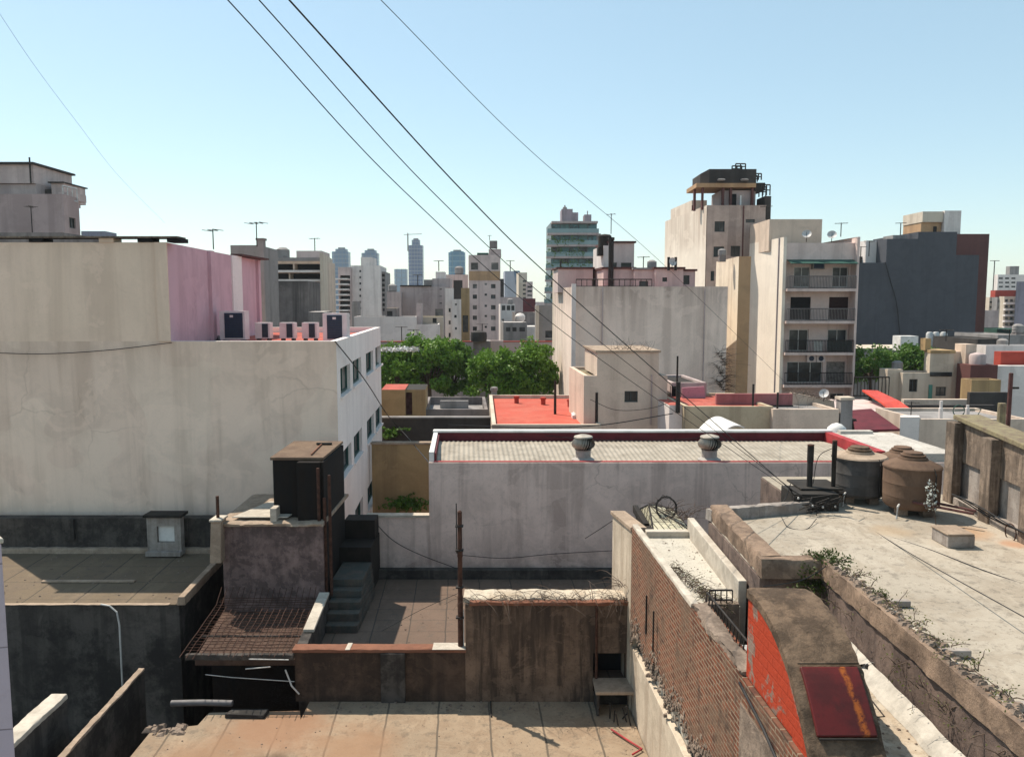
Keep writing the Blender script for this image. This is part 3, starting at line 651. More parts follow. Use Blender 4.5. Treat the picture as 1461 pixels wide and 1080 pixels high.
TX0, TX1 = xat(390, 21, 700), xat(461, 21, 700); TZ = zat(653, 21)
t = thing('stair_tower', 'tall black tarred stair tower with a rusty flat top', 'tower', ((TX0 + TX1) / 2, 22, GZ))
MB().prism([(TX0, 21), (TX1, 21), (TX1 - .0, 23.4), (TX0 - .05, 23.4)], zat(747, 21), TZ - .06).build('wall', M['tar_tower'], t)
MB().prism([(TX0 - .05, 20.94), (TX1 + .04, 20.94), (TX1 + .04, 23.45), (TX0 - .1, 23.45)], TZ - .057, TZ + .02).build('roof', plaster('tower_top', (.19, .13, .09), (.08, .05, .04), .5, .1, .5, sc=2, bump=.6), t)
MB().box(TX1 - .62, TX1, 20.7, 20.99, -8.55, TZ - .07).build('pier', M['tar_tower'], t)
MB().box(TX1 + .005, TX1 + .08, 20.75, 23.3, -8.5, TZ - .07).build('side_wall', M['tar_tower'], t)
for i, (px, z0, z1) in enumerate(((455, -8.2, -4.4), (463, -8.0, -5.2), (470, -7.9, -4.6))):
    MB().tube([(xat(px, 20.6, 740), 20.62 + .02 * i, z0), (xat(px, 20.6, 740), 20.62 + .02 * i, z1)], .045, 8).build('pipe', M['rust'], t)
MB().box(xat(391, 20.9, 740), xat(400, 20.9, 740), 20.55, 20.9, zat(745, 20.8), zat(722, 20.8)).build('prop_block', M['coping_white'], t)
MB().tube([(TX0 + .9, 22.8, TZ + .05), (TX1 - .35, 21.2, TZ + .05)], .025, 5).build('roof_rod', M['coping_rust'], t)
MB().box(TX0 + .75, TX0 + 1.2, 22.75, 22.83, TZ + .03, TZ + .09).build('roof_rod', M['iron'], t)

# stairs up to the landing
sx0, sx1 = xat(466, 20, 850), xat(512, 20, 850)
t = thing('outdoor_stairs', 'narrow bluish concrete steps in shade climbing behind the tower', 'stairs', ((sx0 + sx1) / 2, 20.5, -8.55))
for i in range(5):
    MB().box(sx0 - .02 * i, sx1 - .02 * i, 19.75 + .3 * i, 22.4, -8.55 + .2 * i, -8.553 + .2 * (i + 1)).build('step', M['stair'], t)
t = thing('landing', 'dark blue black landing block between tower and white wall', 'platform', (-4.5, 23, -8.55))
lx0, lx1 = xat(484, 22.6, 760), xat(530, 22.6, 760)
MB().box(lx0, lx1, 22.45, 23.98, -8.55, zat(780, 22.5)).build('base', M['blue_black'], t)
MB().box(lx0, lx1 - .02, 23.3, 23.95, zat(780, 22.5) + .003, zat(742, 23.3)).build('upper_step', M['blue_black'], t)

# ---- white long building with the metal roof
WX0, WX1, WX2 = xat(612, 24, 700), xat(1218, 26, 640), xat(1356, 24.5, 700)
ZF = zat(660, 24); ZB = zat(617, 27.8)
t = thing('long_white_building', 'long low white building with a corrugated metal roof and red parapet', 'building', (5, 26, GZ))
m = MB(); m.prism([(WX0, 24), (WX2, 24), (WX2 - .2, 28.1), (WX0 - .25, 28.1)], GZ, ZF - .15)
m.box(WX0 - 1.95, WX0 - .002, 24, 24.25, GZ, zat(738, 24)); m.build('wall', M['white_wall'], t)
MB().box(WX0 - 1.97, WX0 + .0, 23.97, 24.28, zat(738, 24) + .003, zat(738, 24) + .07).build('coping', M['coping_white'], t)
m = MB(); m.box(WX0, WX2, 24, 24.06, ZF - .147, ZF); m.build('front_lip', M['white_wall'], t)
MB().box(WX0 + .15, WX1 - .1, 24.063, 24.16, ZF - .14, ZF + .03).build('red_flashing', M['red_paint'], t)
MB().prism([(WX0, 24.15), (WX0 + .15, 24.15), (WX0 - .07, 27.8), (WX0 - .22, 27.8)], ZF - .147, ZB).build('side_parapet', M['white_paint'], t)
MB().prism([(WX0 + .153, 24.25), (WX0 + .2, 24.25), (WX0 + .0, 27.65), (WX0 - .06, 27.65)], ZF - .147, ZB - .05).build('red_lining', M['maroon'], t)
MB().box(WX0 - .22, WX1, 27.8, 28.05, ZF - .147, ZB).build('back_parapet', M['maroon'], t)
MB().box(WX0 - .24, WX1, 27.77, 28.1, ZB + .003, ZB + .07).build('coping', M['white_paint'], t)
# corrugated sheets, gently rising to a ridge
vs = []; fs = []; n = 420; rows = [(24.25, ZF - .12), (26.7, ZF + .06), (27.75, ZF + .0)]
for j, (y, z) in enumerate(rows):
    for i in range(n + 1):
        x = WX0 + .2 + (WX1 - WX0 - .35) * i / n; vs.append((x + DX * (y - 24), y, z + .014 * sin(2 * pi * i / 5.0)))
for j in range(len(rows) - 1):
    for i in range(n): a = j * (n + 1) + i; fs.append((a, a + 1, a + n + 2, a + n + 1))
MB().add(vs, fs).build('metal_roof', M['corrugated'], t, True)
# flat white extension on the right, red dividing parapet
MB().prism([(WX1 + .2, 24.15), (WX2, 24.15), (WX2 - .2, 28.1), (WX1, 28.1)], ZF - .147, ZF + .25).build('extension_roof', M['roof_white'], t)
MB().hull8([(WX1 - .1, 24.15, ZF - .14), (WX1 + .18, 24.15, ZF - .14), (WX1 - .02, 28.05, ZF - .14), (WX1 - .28, 28.05, ZF - .14)], [(WX1 - .1, 24.15, ZF + .33), (WX1 + .18, 24.15, ZF + .33), (WX1 - .02, 28.05, ZB + .02), (WX1 - .28, 28.05, ZB + .02)]).build('dividing_parapet', M['red_paint'], t)
MB().box(WX1 + .3, WX2 - 1.0, 27.8, 28.08, ZF + .253, ZB + .05).build('back_parapet', M['roof_white'], t)

def turbine(label, px, Y):
    x = xat(px, Y, 650); z = ZF + .0
    t = thing('turbine_vent', label, 'roof vent', (x, Y, z), 'turbine vents on the corrugated roof')
    MB().lathe((x, Y, z - .06), [(.36, 0), (.36, .05), (.24, .12), (.24, .34), (.27, .36)], 24).build('base', M['m_pipe2'], t, True)
    m = MB(); nb = 26; vm = M.setdefault('vent_metal', plain('vent_metal', (.46, .40, .33), .5, .4, .15, var=.4, scale=6))
    for i in range(nb):
        a = 2 * pi * i / nb; vs = []; ns = 9
        for j in range(ns):
            u = j / (ns - 1); rr = .24 + .13 * sin(pi * min(1, u * 1.05) ** .8); zz = .32 + .38 * u
            for da, dr in ((0, 0), (.22, -.055)): vs.append((x + (rr + dr) * cos(a + da + u * .35), Y + (rr + dr) * sin(a + da + u * .35), z + zz))
        m.add(vs, [(2 * j, 2 * j + 1, 2 * j + 3, 2 * j + 2) for j in range(ns - 1)])
    m.build('vanes', vm, t)
    MB().lathe((x, Y, z + .69), [(.3, 0), (.28, .035), (.15, .075), (.02, .085)], 24).build('cap', vm, t, True)
    MB().lathe((x, Y, z + .3), [(.18, 0), (.24, .1), (.25, .25), (.2, .38)], 16).build('core', M['dark_void'], t)
turbine('turbine vent on the corrugated roof above the brick wall corner, left one', 832, 24.6)
turbine('turbine vent on the corrugated roof close to the two dark posts, right one', 1012, 24.6)
# ================================================================== RIGHT SIDE: brick wall, small white roof, light terrace
t = thing('brick_wall_house', 'low building with crumbling exposed brick side wall and small whitewashed roof', 'building', (3.3, 13, GZ))
# brick upper wall with plaster below: brick leaf stands a little proud
Ya, Yb = 6.0, 16.75
m = MB(); m.prism([(BX(Ya), Ya), (BX(Ya) + .13, Ya), (BX(Yb) + .13, Yb), (BX(Yb), Yb)], GZ, -7.55); m.build('lower_wall', M['cream_plaster'], t)
n = 60; vs = []; fs = []; r = random.Random(21)
for i in range(n + 1):                                              # ragged lower edge of the bare brick
    y = Ya + (Yb - Ya) * i / n; e = -6.75 - .35 * (i / n) + r.uniform(-.12, .12) + .12 * sin(i * .7); x = BX(y)
    w_ = .135 if y > 12.3 else .3; vs += [(x - .03, y, e), (x - .035 + r.uniform(-.006, .006), y, -4.86), (x + w_, y, -4.86), (x + w_, y, e)]
for i in range(n):
    for j in range(4): fs.append((4 * i + j, 4 * i + (j + 1) % 4, 4 * i + 4 + (j + 1) % 4, 4 * i + 4 + j))
fs += [(3, 2, 1, 0), (4 * n, 4 * n + 1, 4 * n + 2, 4 * n + 3)]
MB().add(vs, fs).build('brick_wall', M['brick_near'], t)
m = MB()
for i in range(900):                                                # crumbled mortar along the break
    y = r.uniform(Ya, Yb); k = (y - Ya) / (Yb - Ya); z = -6.75 - .35 * k + .12 * sin(k * 42) + r.gauss(0, .13); s_ = r.uniform(.012, .05); x = BX(y) - .03
    j_ = lambda: r.uniform(.6, 1.3)
    m.hull8([(x - s_ * .5 * j_(), y - s_ * j_(), z), (x + .04, y - s_, z), (x + .04, y + s_, z - s_ * .3), (x - s_ * .5 * j_(), y + s_ * j_(), z - s_ * .2)], [(x - .3 * s_, y - s_ * .6 * j_(), z + s_ * j_()), (x + .04, y - s_ * .6, z + s_), (x + .04, y + s_ * .6, z + s_), (x - .3 * s_, y + s_ * .5 * j_(), z + s_ * j_())])
struct(m.build('crumbled_mortar', M['rubble'], t), 'stuff')
xe = BX(16.75); m = MB(); m.hull8([(xe - .03, 16.753, GZ), (xe + .35, 16.753, GZ), (BX(18.9) + .33, 18.9, GZ), (BX(18.9) - .05, 18.9, GZ)], [(xe - .03, 16.753, -4.98), (xe + .35, 16.753, -4.98), (BX(18.9) + .33, 18.9, -5.2), (BX(18.9) - .05, 18.9, -5.2)]); m.build('far_wall', M['cream_plaster'], t)
MB().hull8([(xe - .06, 16.753, -4.977), (xe + .3, 16.753, -4.977), (BX(18.9) + .26, 18.95, -5.197), (BX(18.9) - .1, 18.95, -5.197)], [(xe - .06, 16.753, -4.88), (xe + .3, 16.753, -4.88), (BX(18.9) + .26, 18.95, -5.1), (BX(18.9) - .1, 18.95, -5.1)]).build('coping', M['coping'], t)
worn_line((BX(16.7) + .10, 16.7), (BX(12.2) + .10, 12.2), -.14, -4.857, M['coping_white'], 'coping', t, n=30, amp=.012, th=.07)
worn_line((BX(12.2) + .25, 12.2), (BX(9.9) + .25, 9.9), -.3, -4.857, M['rubble'], 'broken_coping', t, n=30, amp=.07, th=.09)
for (px, y0, y1) in ((938, 842, 905), (958, 890, 915)):
    a = P(px, y0, 15.1); MB().tube([(BX(15.2) - .05, 15.2 - (px - 938) * .04, -5.8), (BX(15.2) - .05, 15.2 - (px - 938) * .04, -6.6)], .02, 5).build('pipe', M['iron'], t)
# small white roof
MB().prism([(BX(12.6) + .14, 12.6), (3.76, 12.6), (3.76, 16.4), (BX(16.4) + .14, 16.4)], GZ, -5.0).build('roof', M['small_white'], t)
MB().prism([(BX(16.6) + .22, 16.4), (3.76, 16.4), (3.76, 16.6), (BX(16.6) + .22, 16.6)], -5.1, -4.87).build('back_upstand', M['coping_white'], t)
MB().prism([(3.76, 12.75), (3.9, 12.75), (3.9, 16.6), (3.76, 16.6)], GZ, -4.62).build('side_upstand', M['coping_white'], t)
# strip of lower roof beyond the bulkhead, with whitewashed fillet along the terrace wall
MB().prism([(3.6, 4.5), (4.86, 4.5), (4.86, 12.0), (3.75, 12.0)], GZ, -5.05).build('strip_roof', M['strip_roof'], t)
MB().prism([(BX(9) + .2, 4.5), (3.597, 4.5), (3.597, 9.9), (BX(9) + .2, 9.9)], GZ, -5.1).build('strip_roof', M['strip_roof'], t)
vs = []; fs = []; n = 50
for i in range(n + 1):
    y = 4.6 + 7.4 * i / n; e = r.uniform(-.02, .02); vs += [(4.66 + e * .6, y, -5.045), (4.70 + e * .6, y, -4.985 + e * .3), (4.80, y, -4.90 + e * .5), (4.865, y, -4.87 + e * .6), (4.865, y, -5.045)]
for i in range(n):
    for j in range(4): fs.append((5 * i + j + 1, 5 * i + j, 5 * i + 5 + j, 5 * i + 6 + j))
MB().add(vs, fs).build('lime_fillet', M['whitewash'], t)
MB().prism([(BX(11.5) + .3, 10.4), (3.6, 10.4), (3.7, 12.55), (BX(12.5) + .3, 12.55)], GZ, -5.6).build('well_floor', M['galv'], t)
MB().prism([(BX(12.5) + .3, 12.45), (3.7, 12.45), (3.7, 12.6), (BX(12.6) + .3, 12.6)], -5.6, -4.9).build('well_back', M['rubble'], t)
MB().prism([(3.9, 12.2), (4.85, 12.1), (4.85, 12.3), (3.9, 12.35)], GZ, -6.0).build('gap_floor', M['black_wall'], t)

twigs('dry_weeds', 'dead creeper heaped over the near edge of the small white roof', [(BX(14.2 - i * .17) + .22 + .03 * i, 14.2 - i * .17, -4.95) for i in range(11)], 190, .22, M['twig'], 31, .7, 1, M['leaf_dry'], .012)
twigs('dry_weeds', 'tangle of dead stems behind the glazed skylight', [(3.5 + i * .06, 17.5 - i * .1, -4.75) for i in range(7)], 60, .5, M['twig'], 32, .35)
t = thing('wire_coil', 'loose coil of old wire standing behind the skylight', 'wire coil', (3.6, 17.4, -4.5)); m = MB(); r = random.Random(5)
for i in range(12): m.tube([(3.45 + (.2 + .05 * r.random()) * cos(a * pi / 9), 17.3 + .1 * i / 12 + .2 * sin(a * pi / 9) * r.random(), -4.6 + (.2 + .05 * r.random()) * sin(a * pi / 9) ) for a in range(19)], .006, 4)
m.build('wire', M['iron'], t)

# glazed pyramid skylight
t = thing('skylight', 'low pyramid skylight with yellowed panes and dark glazing bars', 'skylight', (3.3, 17.5, -4.75))
a = (BX(17) + .45, 16.75); b = (3.88, 16.75); c = (3.85, 18.6); d = (BX(18.6) + .55, 18.6); zb = -4.96; ap = (3.12, 17.7, -4.62)
m = MB().prism([(a[0] - .1, a[1] - .06), (b[0] + .0, b[1] - .06), (c[0], c[1]), (d[0] - .1, d[1])], GZ, zb - .01); m.build('base', M['tar'], t)
cs = [(*p, zb) for p in (a, b, c, d)]
for i in range(4): MB().add([cs[i], cs[(i + 1) % 4], ap], [(0, 1, 2)]).build('pane', M['skylight'], t)
m = MB()
for i in range(4):
    p, q2 = cs[i], cs[(i + 1) % 4]; m.tube([p, ap], .02, 4); m.tube([p, q2], .02, 4)
    for j in range(1, 6):
        s_ = j / 6; e = tuple(p[k] + (q2[k] - p[k]) * s_ for k in range(3)); h = 1 - abs(2 * s_ - 1)
        tgt = tuple(((p[k] if s_ < .5 else q2[k]) * (1 - h) + ap[k] * h) for k in range(3)); m.tube([e, tgt], .011, 4)
    for j in range(1, 3):
        s_ = j / 3; m.tube([tuple(p[k] + (ap[k] - p[k]) * s_ for k in range(3)), tuple(q2[k] + (ap[k] - q2[k]) * s_ for k in range(3))], .006, 4)
m.build('glazing_bars', M['iron'], t)
MB().box(BX(18.5) + .4, BX(18.5) + .52, 17.2, 18.8, -5.1, -4.92).build('kerb', M['blue_black'], t)

# iron railing on the brick wall edge
def railing(label, A, B, z0, h, nb, mat, tilt=0, group=None, th=.012, name='iron_railing'):
    t = thing(name, label, 'railing', ((A[0] + B[0]) / 2, (A[1] + B[1]) / 2, z0), group); m = MB(); rr = MB()
    for i in range(nb + 1): s_ = i / nb; x, y = A[0] + (B[0] - A[0]) * s_, A[1] + (B[1] - A[1]) * s_; m.tube([(x, y, z0), (x + tilt, y, z0 + h)], th, 5)
    for z in (z0 + .06, z0 + h): rr.tube([(A[0] + tilt * (z > z0 + .1), A[1], z), (B[0] + tilt * (z > z0 + .1), B[1], z)], th * 1.6, 5)
    m.build('bars', mat, t); rr.build('rails', mat, t)
railing('black iron railing with a rusty handrail on the edge of the brick wall', (BX(12.3) + .2, 12.3), (BX(10.0) + .2, 10.0), -5.15, .5, 16, M['iron'], .05)
railing('short iron railing across the gap beside the red painted brick', (BX(12.3) + .3, 12.35), (3.55, 12.35), -4.85, .22, 4, M['iron'])
tag(MB().box(3.2, 3.7, 10.9, 11.6, -5.25, -5.2).build('metal_sheet', M['galv']), 'grey metal sheet lying in the gap behind the railing', 'sheet')

# ---- bulkhead with curved concrete hood, red brick flank and dark red hatch
t = thing('stair_bulkhead', 'hooded concrete stairhead with orange red painted brick side and dark red hatch', 'bulkhead', (3.5, 8.8, -5.05))
prof = [(9.86, -3.67), (9.5, -3.665), (9.06, -3.76), (8.80, -3.86), (8.48, -4.05), (8.2, -4.32), (7.86, -4.75), (7.55, -5.15)]
def _fine(p, k=6):
    q = [tuple(2 * a - b for a, b in zip(p[0], p[1]))] + p + [tuple(2 * a - b for a, b in zip(p[-1], p[-2]))]; out = []
    for i in range(1, len(q) - 2):
        for j in range(k):
            u = j / k; out.append(tuple(.5 * (2 * b + (c - a) * u + (2 * a - 5 * b + 4 * c - d) * u * u + (3 * b - a - 3 * c + d) * u ** 3) for a, b, c, d in zip(*q[i - 1:i + 3])))
    return out + [p[-1]]
prof = _fine(prof)
Wd = .80; bl = [(BX(y) - .005, y, z) for y, z in prof]; br = [(BX(y) + Wd, y, z) for y, z in prof]
from mathutils import noise as _nz, Vector as _V
th = .12; vs = []; fs = []; n = len(prof); W_ = 14; m_ = 2 * (W_ + 1)
for i in range(n):                                                   # rough cast hood: pitted top, chipped arrises
    y, z = prof[i]; dy = .04 if y < 9.0 else 0
    for k in range(W_ + 1):
        x = BX(y) - .005 + (Wd + .005) * k / W_; q = _V((x * 3, y * 3, z)); e = .012 * _nz.noise(q) + .014 * _nz.noise(q * 3.3) + .008 * _nz.noise(q * 9); ed = (k in (0, W_))
        vs.append((x + (.022 * _nz.noise(q * 4 + _V((5, 1, 2))) if ed else 0), y, z + e - (.018 if ed else 0)))
    for k in range(W_, -1, -1): vs.append((BX(y) - .005 + (Wd + .005) * k / W_, y + dy, z - th))
for i in range(n - 1):
    for j in range(m_): fs.append((m_ * i + (j + 1) % m_, m_ * i + j, m_ * i + m_ + j, m_ * i + m_ + (j + 1) % m_))
fs += [tuple(range(m_)), tuple(range(m_ * n - 1, m_ * (n - 1) - 1, -1))]
o = MB().add(vs, fs).build('hood', M['moss_conc'], t, True)
for nm, off, mat in (('brick_flank', .03, M['brick_red']), ('side_wall', Wd - .04, M['moss_conc'])):
    vs = []; fs = []
    for i in range(n):
        y = prof[i][0] + (.04 if prof[i][0] < 9.0 else 0) - (.02 if i == 0 else 0); z = prof[i][1] - th; x = BX(y) + off
        zb = -4.83 if off < .1 and y > 8.35 else -5.2
        zb = min(zb, z - .01); vs += [(x, y, z), (x, y, zb)]
    for i in range(n - 1): a = 2 * i; fs.append((a, a + 1, a + 3, a + 2))
    o2 = MB().add(vs, fs).build(nm, mat, t)
    sd = o2.modifiers.new('thick', 'SOLIDIFY'); sd.thickness = .03; sd.offset = 0
MB().hull8([(BX(9.8) + .06, 9.8, -5.1), (BX(9.8) + Wd - .07, 9.8, -5.1), (BX(9.8) + Wd - .07, 9.84, -5.1), (BX(9.8) + .06, 9.84, -5.1)], [(BX(9.8) + .06, 9.8, -3.8), (BX(9.8) + Wd - .07, 9.8, -3.8), (BX(9.8) + Wd - .07, 9.84, -3.8), (BX(9.8) + .06, 9.84, -3.8)]).build('back_wall', M['moss_conc'], t)
def onhood(y, off):
    for i in range(n - 1):
        (y1, z1), (y0, z0) = prof[i], prof[i + 1]
        if y0 <= y <= y1: return z0 + (z1 - z0) * (y - y0) / (y1 - y0) + off
ys = [8.47, 8.4, 8.33, 8.26, 8.2, 8.12, 8.05, 7.98]; x0f, x1f = .10, .74
vs = []
for y in ys: vs += [(BX(y) + x0f, y - .03, onhood(y, .025)), (BX(y) + x1f, y - .03, onhood(y, .025)), (BX(y) + x1f, y, onhood(y, -.01)), (BX(y) + x0f, y, onhood(y, -.01))]
fs = []
for i in range(7):
    for j in range(4): fs.append((4 * i + (j + 1) % 4, 4 * i + j, 4 * i + 4 + j, 4 * i + 4 + (j + 1) % 4))
fs += [(0, 1, 2, 3), (31, 30, 29, 28)]
h = MB().add(vs, fs).build('hatch', M['hatch_red'], t)
m = MB(); y = 8.49; m.tube([(BX(y) + .08, y - .02, onhood(y, .03)), (BX(y) + .76, y - .02, onhood(y, .03))], .018, 5); m.build('lip', M['moss_conc'], h)
y = 7.97; MB().tube([(BX(y) + .11, y - .03, onhood(y, .01)), (BX(y) + .73, y - .03, onhood(y, .01))], .014, 5).build('bottom_bar', M['iron'], h)
MB().prism([(BX(9.9) - .04, 9.9), (BX(9.9) + .12, 9.9), (BX(7.5) + .1, 7.5), (BX(7.5) - .05, 7.5)], -6.2, -5.21).build('plinth', M['rubble'], t)
tag(MB().tube([(BX(9.9) - .05, 9.9, -4.95), (BX(9.0) - .06, 9.0, -5.1), (BX(8.2) - .06, 8.2, -5.35), (BX(7.5) - .06, 7.5, -5.6)], .022, 6).build('black_pipe', M['cable']), 'black pipe running down beside the orange red brick', 'pipe')

# ---- light terrace
TZ2 = -4.35
t = thing('light_terrace', 'large pale cement roof terrace at right inside a worn brown parapet', 'terrace', (7, 11, GZ))
fp = [(4.90, 4.2), (9.3, 4.2), (9.74, 17.0), (9.74, 19.4), (6.2, 19.4), (6.2, 16.0), (3.93, 15.5), (3.93, 12.2), (4.90, 12.2)]
MB().prism(fp, GZ, TZ2 - .03).build('wall', M['dark_wall_y'], t)
MB().prism(inset(fp, .02), TZ2 - .027, TZ2).build('floor', M['terrace_white'], t)
def parapet_run(A, B, wd, h, seed, mat=M['parapet_brown'], nm='parapet'): worn_line(A, B, wd, TZ2 + .003, mat, nm, t, n=60, amp=.03, th=h, seed=seed)
parapet_run((4.34, 12.3), (4.34, 15.5), .40, .3, 3); parapet_run((4.86, 12.08), (3.92, 12.08), -.3, .3, 4); parapet_run((5.2, 4.4), (5.2, 12.1), .3, .16, 5)
parapet_run((4.95, 4.4), (4.95, 12.1), .1, .3, 6)
parapet_run((3.95, 15.3), (6.2, 16.0), .25, .22, 7, M['right_wall_low'])
worn_line((5.36, 5.0), (5.36, 12.0), .14, TZ2 + .003, M['coping_white'], 'cement_fillet', t, n=40, amp=.02, th=.05)
worn_line((4.48, 12.4), (4.48, 15.3), .13, TZ2 + .003, M['coping_white'], 'cement_fillet', t, n=20, amp=.02, th=.06)
for y, L in ((10.9, .28), (9.3, .22), (8.0, .2)): MB().box(5.25, 5.25 + L + .15, y, y + .1, TZ2 + .01, TZ2 + .1).build('loose_tile', M['right_wall_low'], t)
r = random.Random(77); m = MB()
for i in range(420):
    y = r.uniform(5, 12.1); x = r.uniform(4.92, 5.28); s_ = r.uniform(.012, .05); z = TZ2 + (.3 if x < 5.03 else .165)
    m.hull8([(x - s_, y - s_, z), (x + s_, y - s_, z), (x + s_, y + s_, z), (x - s_, y + s_, z)], [(x - s_ * .5, y - s_ * .6, z + s_ * .7), (x + s_ * .6, y - s_ * .5, z + s_ * .8), (x + s_ * .5, y + s_ * .6, z + s_ * .6), (x - s_ * .6, y + s_ * .5, z + s_ * .7)])
struct(m.build('debris', M['rubble'], t), 'stuff')

# weeds along the terrace wall
twigs('green_weeds', 'leafy green weeds sprouting in the notch of the terrace parapet', [(4.75, 12.15, -4.25), (4.9, 12.3, -4.1), (4.7, 12.1, -4.5), (5.0, 12.0, -4.1)], 55, .3, M['twig'], 41, .6, 5, M['leaf_olive'], .026)
twigs('green_weeds', 'green bush at the bottom right corner below the terrace edge', [(4.75, 6.9, -5.0), (4.8, 6.6, -4.8), (4.85, 6.3, -4.7), (4.9, 6.0, -4.5)], 60, .35, M['twig'], 42, .5, 8, M['leaf_olive'], .026)
twigs('green_weeds', 'small seedling on the strip roof beside the lime fillet', [(4.35, 7.0, -5.03)], 14, .25, M['twig'], 43, .4, 8, M['leaf_dry'], .02)
twigs('dry_weeds', 'dry grass tufts along the terrace wall above the lime fillet', [(4.88, 6.5 + i * .5, -4.55) for i in range(11)], 90, .3, M['twig'], 44, .6, 1, M['leaf_dry'], .015)
twigs('dry_weeds', 'dead brown creeper on the broken terrace parapet', [(5.1, 5.5 + i * .6, -4.08) for i in range(11)], 90, .25, M['twig'], 45, .5, 2, M['leaf_dry'], .015)
twigs('dry_weeds', 'small dark weed tuft on the pale terrace near the parapet corner', [(5.42, 11.35, TZ2)], 22, .12, M['twig'], 48, .4, 3, M['leaf_olive'], .018)
# small things on the strip roof
c = G(1238, 962, -5.05); t = thing('broken_bucket', 'dark broken plastic bucket lying beside the red hatch', 'bucket', c)
m = MB(); m.tube([(c[0] - .09, c[1] - .05, c[2] + .08), (c[0] + .1, c[1] + .04, c[2] + .09)], .085, 10, .06, caps=False); m.build('shell', M['cable'], t)
m = MB(); m.tube([(c[0] + .02 + .1 * cos(a), c[1] - .05 + .02 * sin(a), c[2] + .1 + .09 * sin(a)) for a in [i * pi / 8 for i in range(9)]], .006, 4); m.build('handle', M['galv'], t)
c = G(1240, 932, -5.05); m = MB(); r = random.Random(9)
for i in range(30):
    x, y = c[0] + r.gauss(0, .12), c[1] + r.gauss(0, .09); s_ = r.uniform(.03, .08); m.hull8([(x - s_, y - s_, c[2]), (x + s_, y - s_, c[2]), (x + s_, y + s_, c[2]), (x - s_, y + s_, c[2])], [(x - s_ * .4, y - s_ * .6, c[2] + s_ * 1.5), (x + s_ * .6, y - s_ * .5, c[2] + s_), (x + s_ * .4, y + s_ * .6, c[2] + s_ * 1.3), (x - s_ * .6, y + s_ * .5, c[2] + s_)])
tag(m.build('rubble_pile', M['rubble']), 'heap of broken masonry between bulkhead and lime fillet', 'rubble')
twigs('dry_weeds', 'bundle of dead branches on the strip roof beside the hood', [(c[0] - .1, c[1] + .15, c[2] + .05), (c[0], c[1] + .3, c[2] + .05)], 40, .5, M['twig'], 46, .4)
c = G(1262, 1022, -5.05); d = G(1240, 1024, -5.05); e = G(1238, 992, -5.05)
tag(MB().tube([e, c, d], .012, 5).build('bent_rod', M['iron']), 'bent black iron rod on the strip roof beside the red hatch', 'rod')

# ---- water tanks on the light terrace
def tank(label, px, Y, r0, zrim, mat, base=True, cone=.2):
    x = xat(px, Y, 680); z0 = TZ2 + .16
    t = thing('water_tank', label, 'water tank', (x, Y, TZ2), 'round concrete water tanks on the light terrace')
    H = zrim - z0
    MB().lathe((x, Y, z0), [(r0 * .9, 0), (r0 * .985, .06), (r0 * .985, H * .28), (r0 * .995, H * .285), (r0 * .99, H * .30), (r0, H * .6), (r0 * 1.01, H * .605), (r0 * 1.0, H * .62), (r0 * 1.0, H * .96), (r0 * 1.03, H * .965), (r0 * 1.03, H)], 40).build('shell', mat, t, True)
    MB().lathe((x, Y, zrim + .002), [(r0 * 1.02, 0), (r0 * .98, .03), (r0 * .52, cone), (r0 * .5, cone + .04)], 40).build('cover', M['coping'] if mat == M['tank_black'] else M['tank_brown'], t, True)
    MB().lathe((x, Y, zrim + cone + .04), [(r0 * .42, 0), (r0 * .44, .05), (r0 * .36, .055), (r0 * .34, .1), (r0 * .2, .11)], 28).build('lid', M['tank_brown'] if mat != M['tank_black'] else M['moss_conc'], t, True)
    MB().tube([(x - r0 * .8, Y - r0 * .75, z0 + .12), (x - r0 * .95, Y - r0 * .95, z0 + .1), (x - r0 * 1.0, Y - r0 * 1.0, TZ2 + .02)], .025, 6).build('outlet_pipe', M['galv'], t)
    MB().tube([(x + r0 * .35, Y - r0 * 1.03, z0), (x + r0 * .35, Y - r0 * 1.06, zrim - .08), (x + r0 * .33, Y - r0 * .9, zrim + .03)], .018, 6).build('inlet_pipe', M['iron'], t)
    for a in (.5, 2.1, 3.7, 5.3):
        MB().box(x + r0 * .6 * cos(a) - .1, x + r0 * .6 * cos(a) + .1, Y + r0 * .6 * sin(a) - .1, Y + r0 * .6 * sin(a) + .1, TZ2, z0 - .002).build('foot_block', M['rubble'], t)
    return x
tank('blackened round water tank, left of the brown one, with a pale dusty cover', 1225, 17.0, .56, zat(651, 17.0), M['tank_black'], cone=.08)
tank('brown rusty round water tank nearest of the three', 1301, 16.0, .545, zat(664, 16.0), M['tank_brown'], cone=.14)
tank('brown round water tank hidden behind the other two', 1286, 18.4, .56, zat(655, 18.4) + .0, M['tank_brown'], cone=.16)
t = thing('tar_box', 'low black tarred masonry box at the back edge of the light terrace', 'box', (xat(1160, 16.4, 710), 16.5, TZ2))
MB().box(xat(1128, 16.3, 712), xat(1192, 16.3, 712), 16.1, 16.9, TZ2 - .3, zat(705, 16.1)).build('body', M['tar'], t)
MB().box(xat(1140, 16.5, 712), xat(1200, 16.5, 712), 16.4, 17.3, zat(705, 16.1) + .003, zat(697, 16.4)).build('top', M['tar'], t)
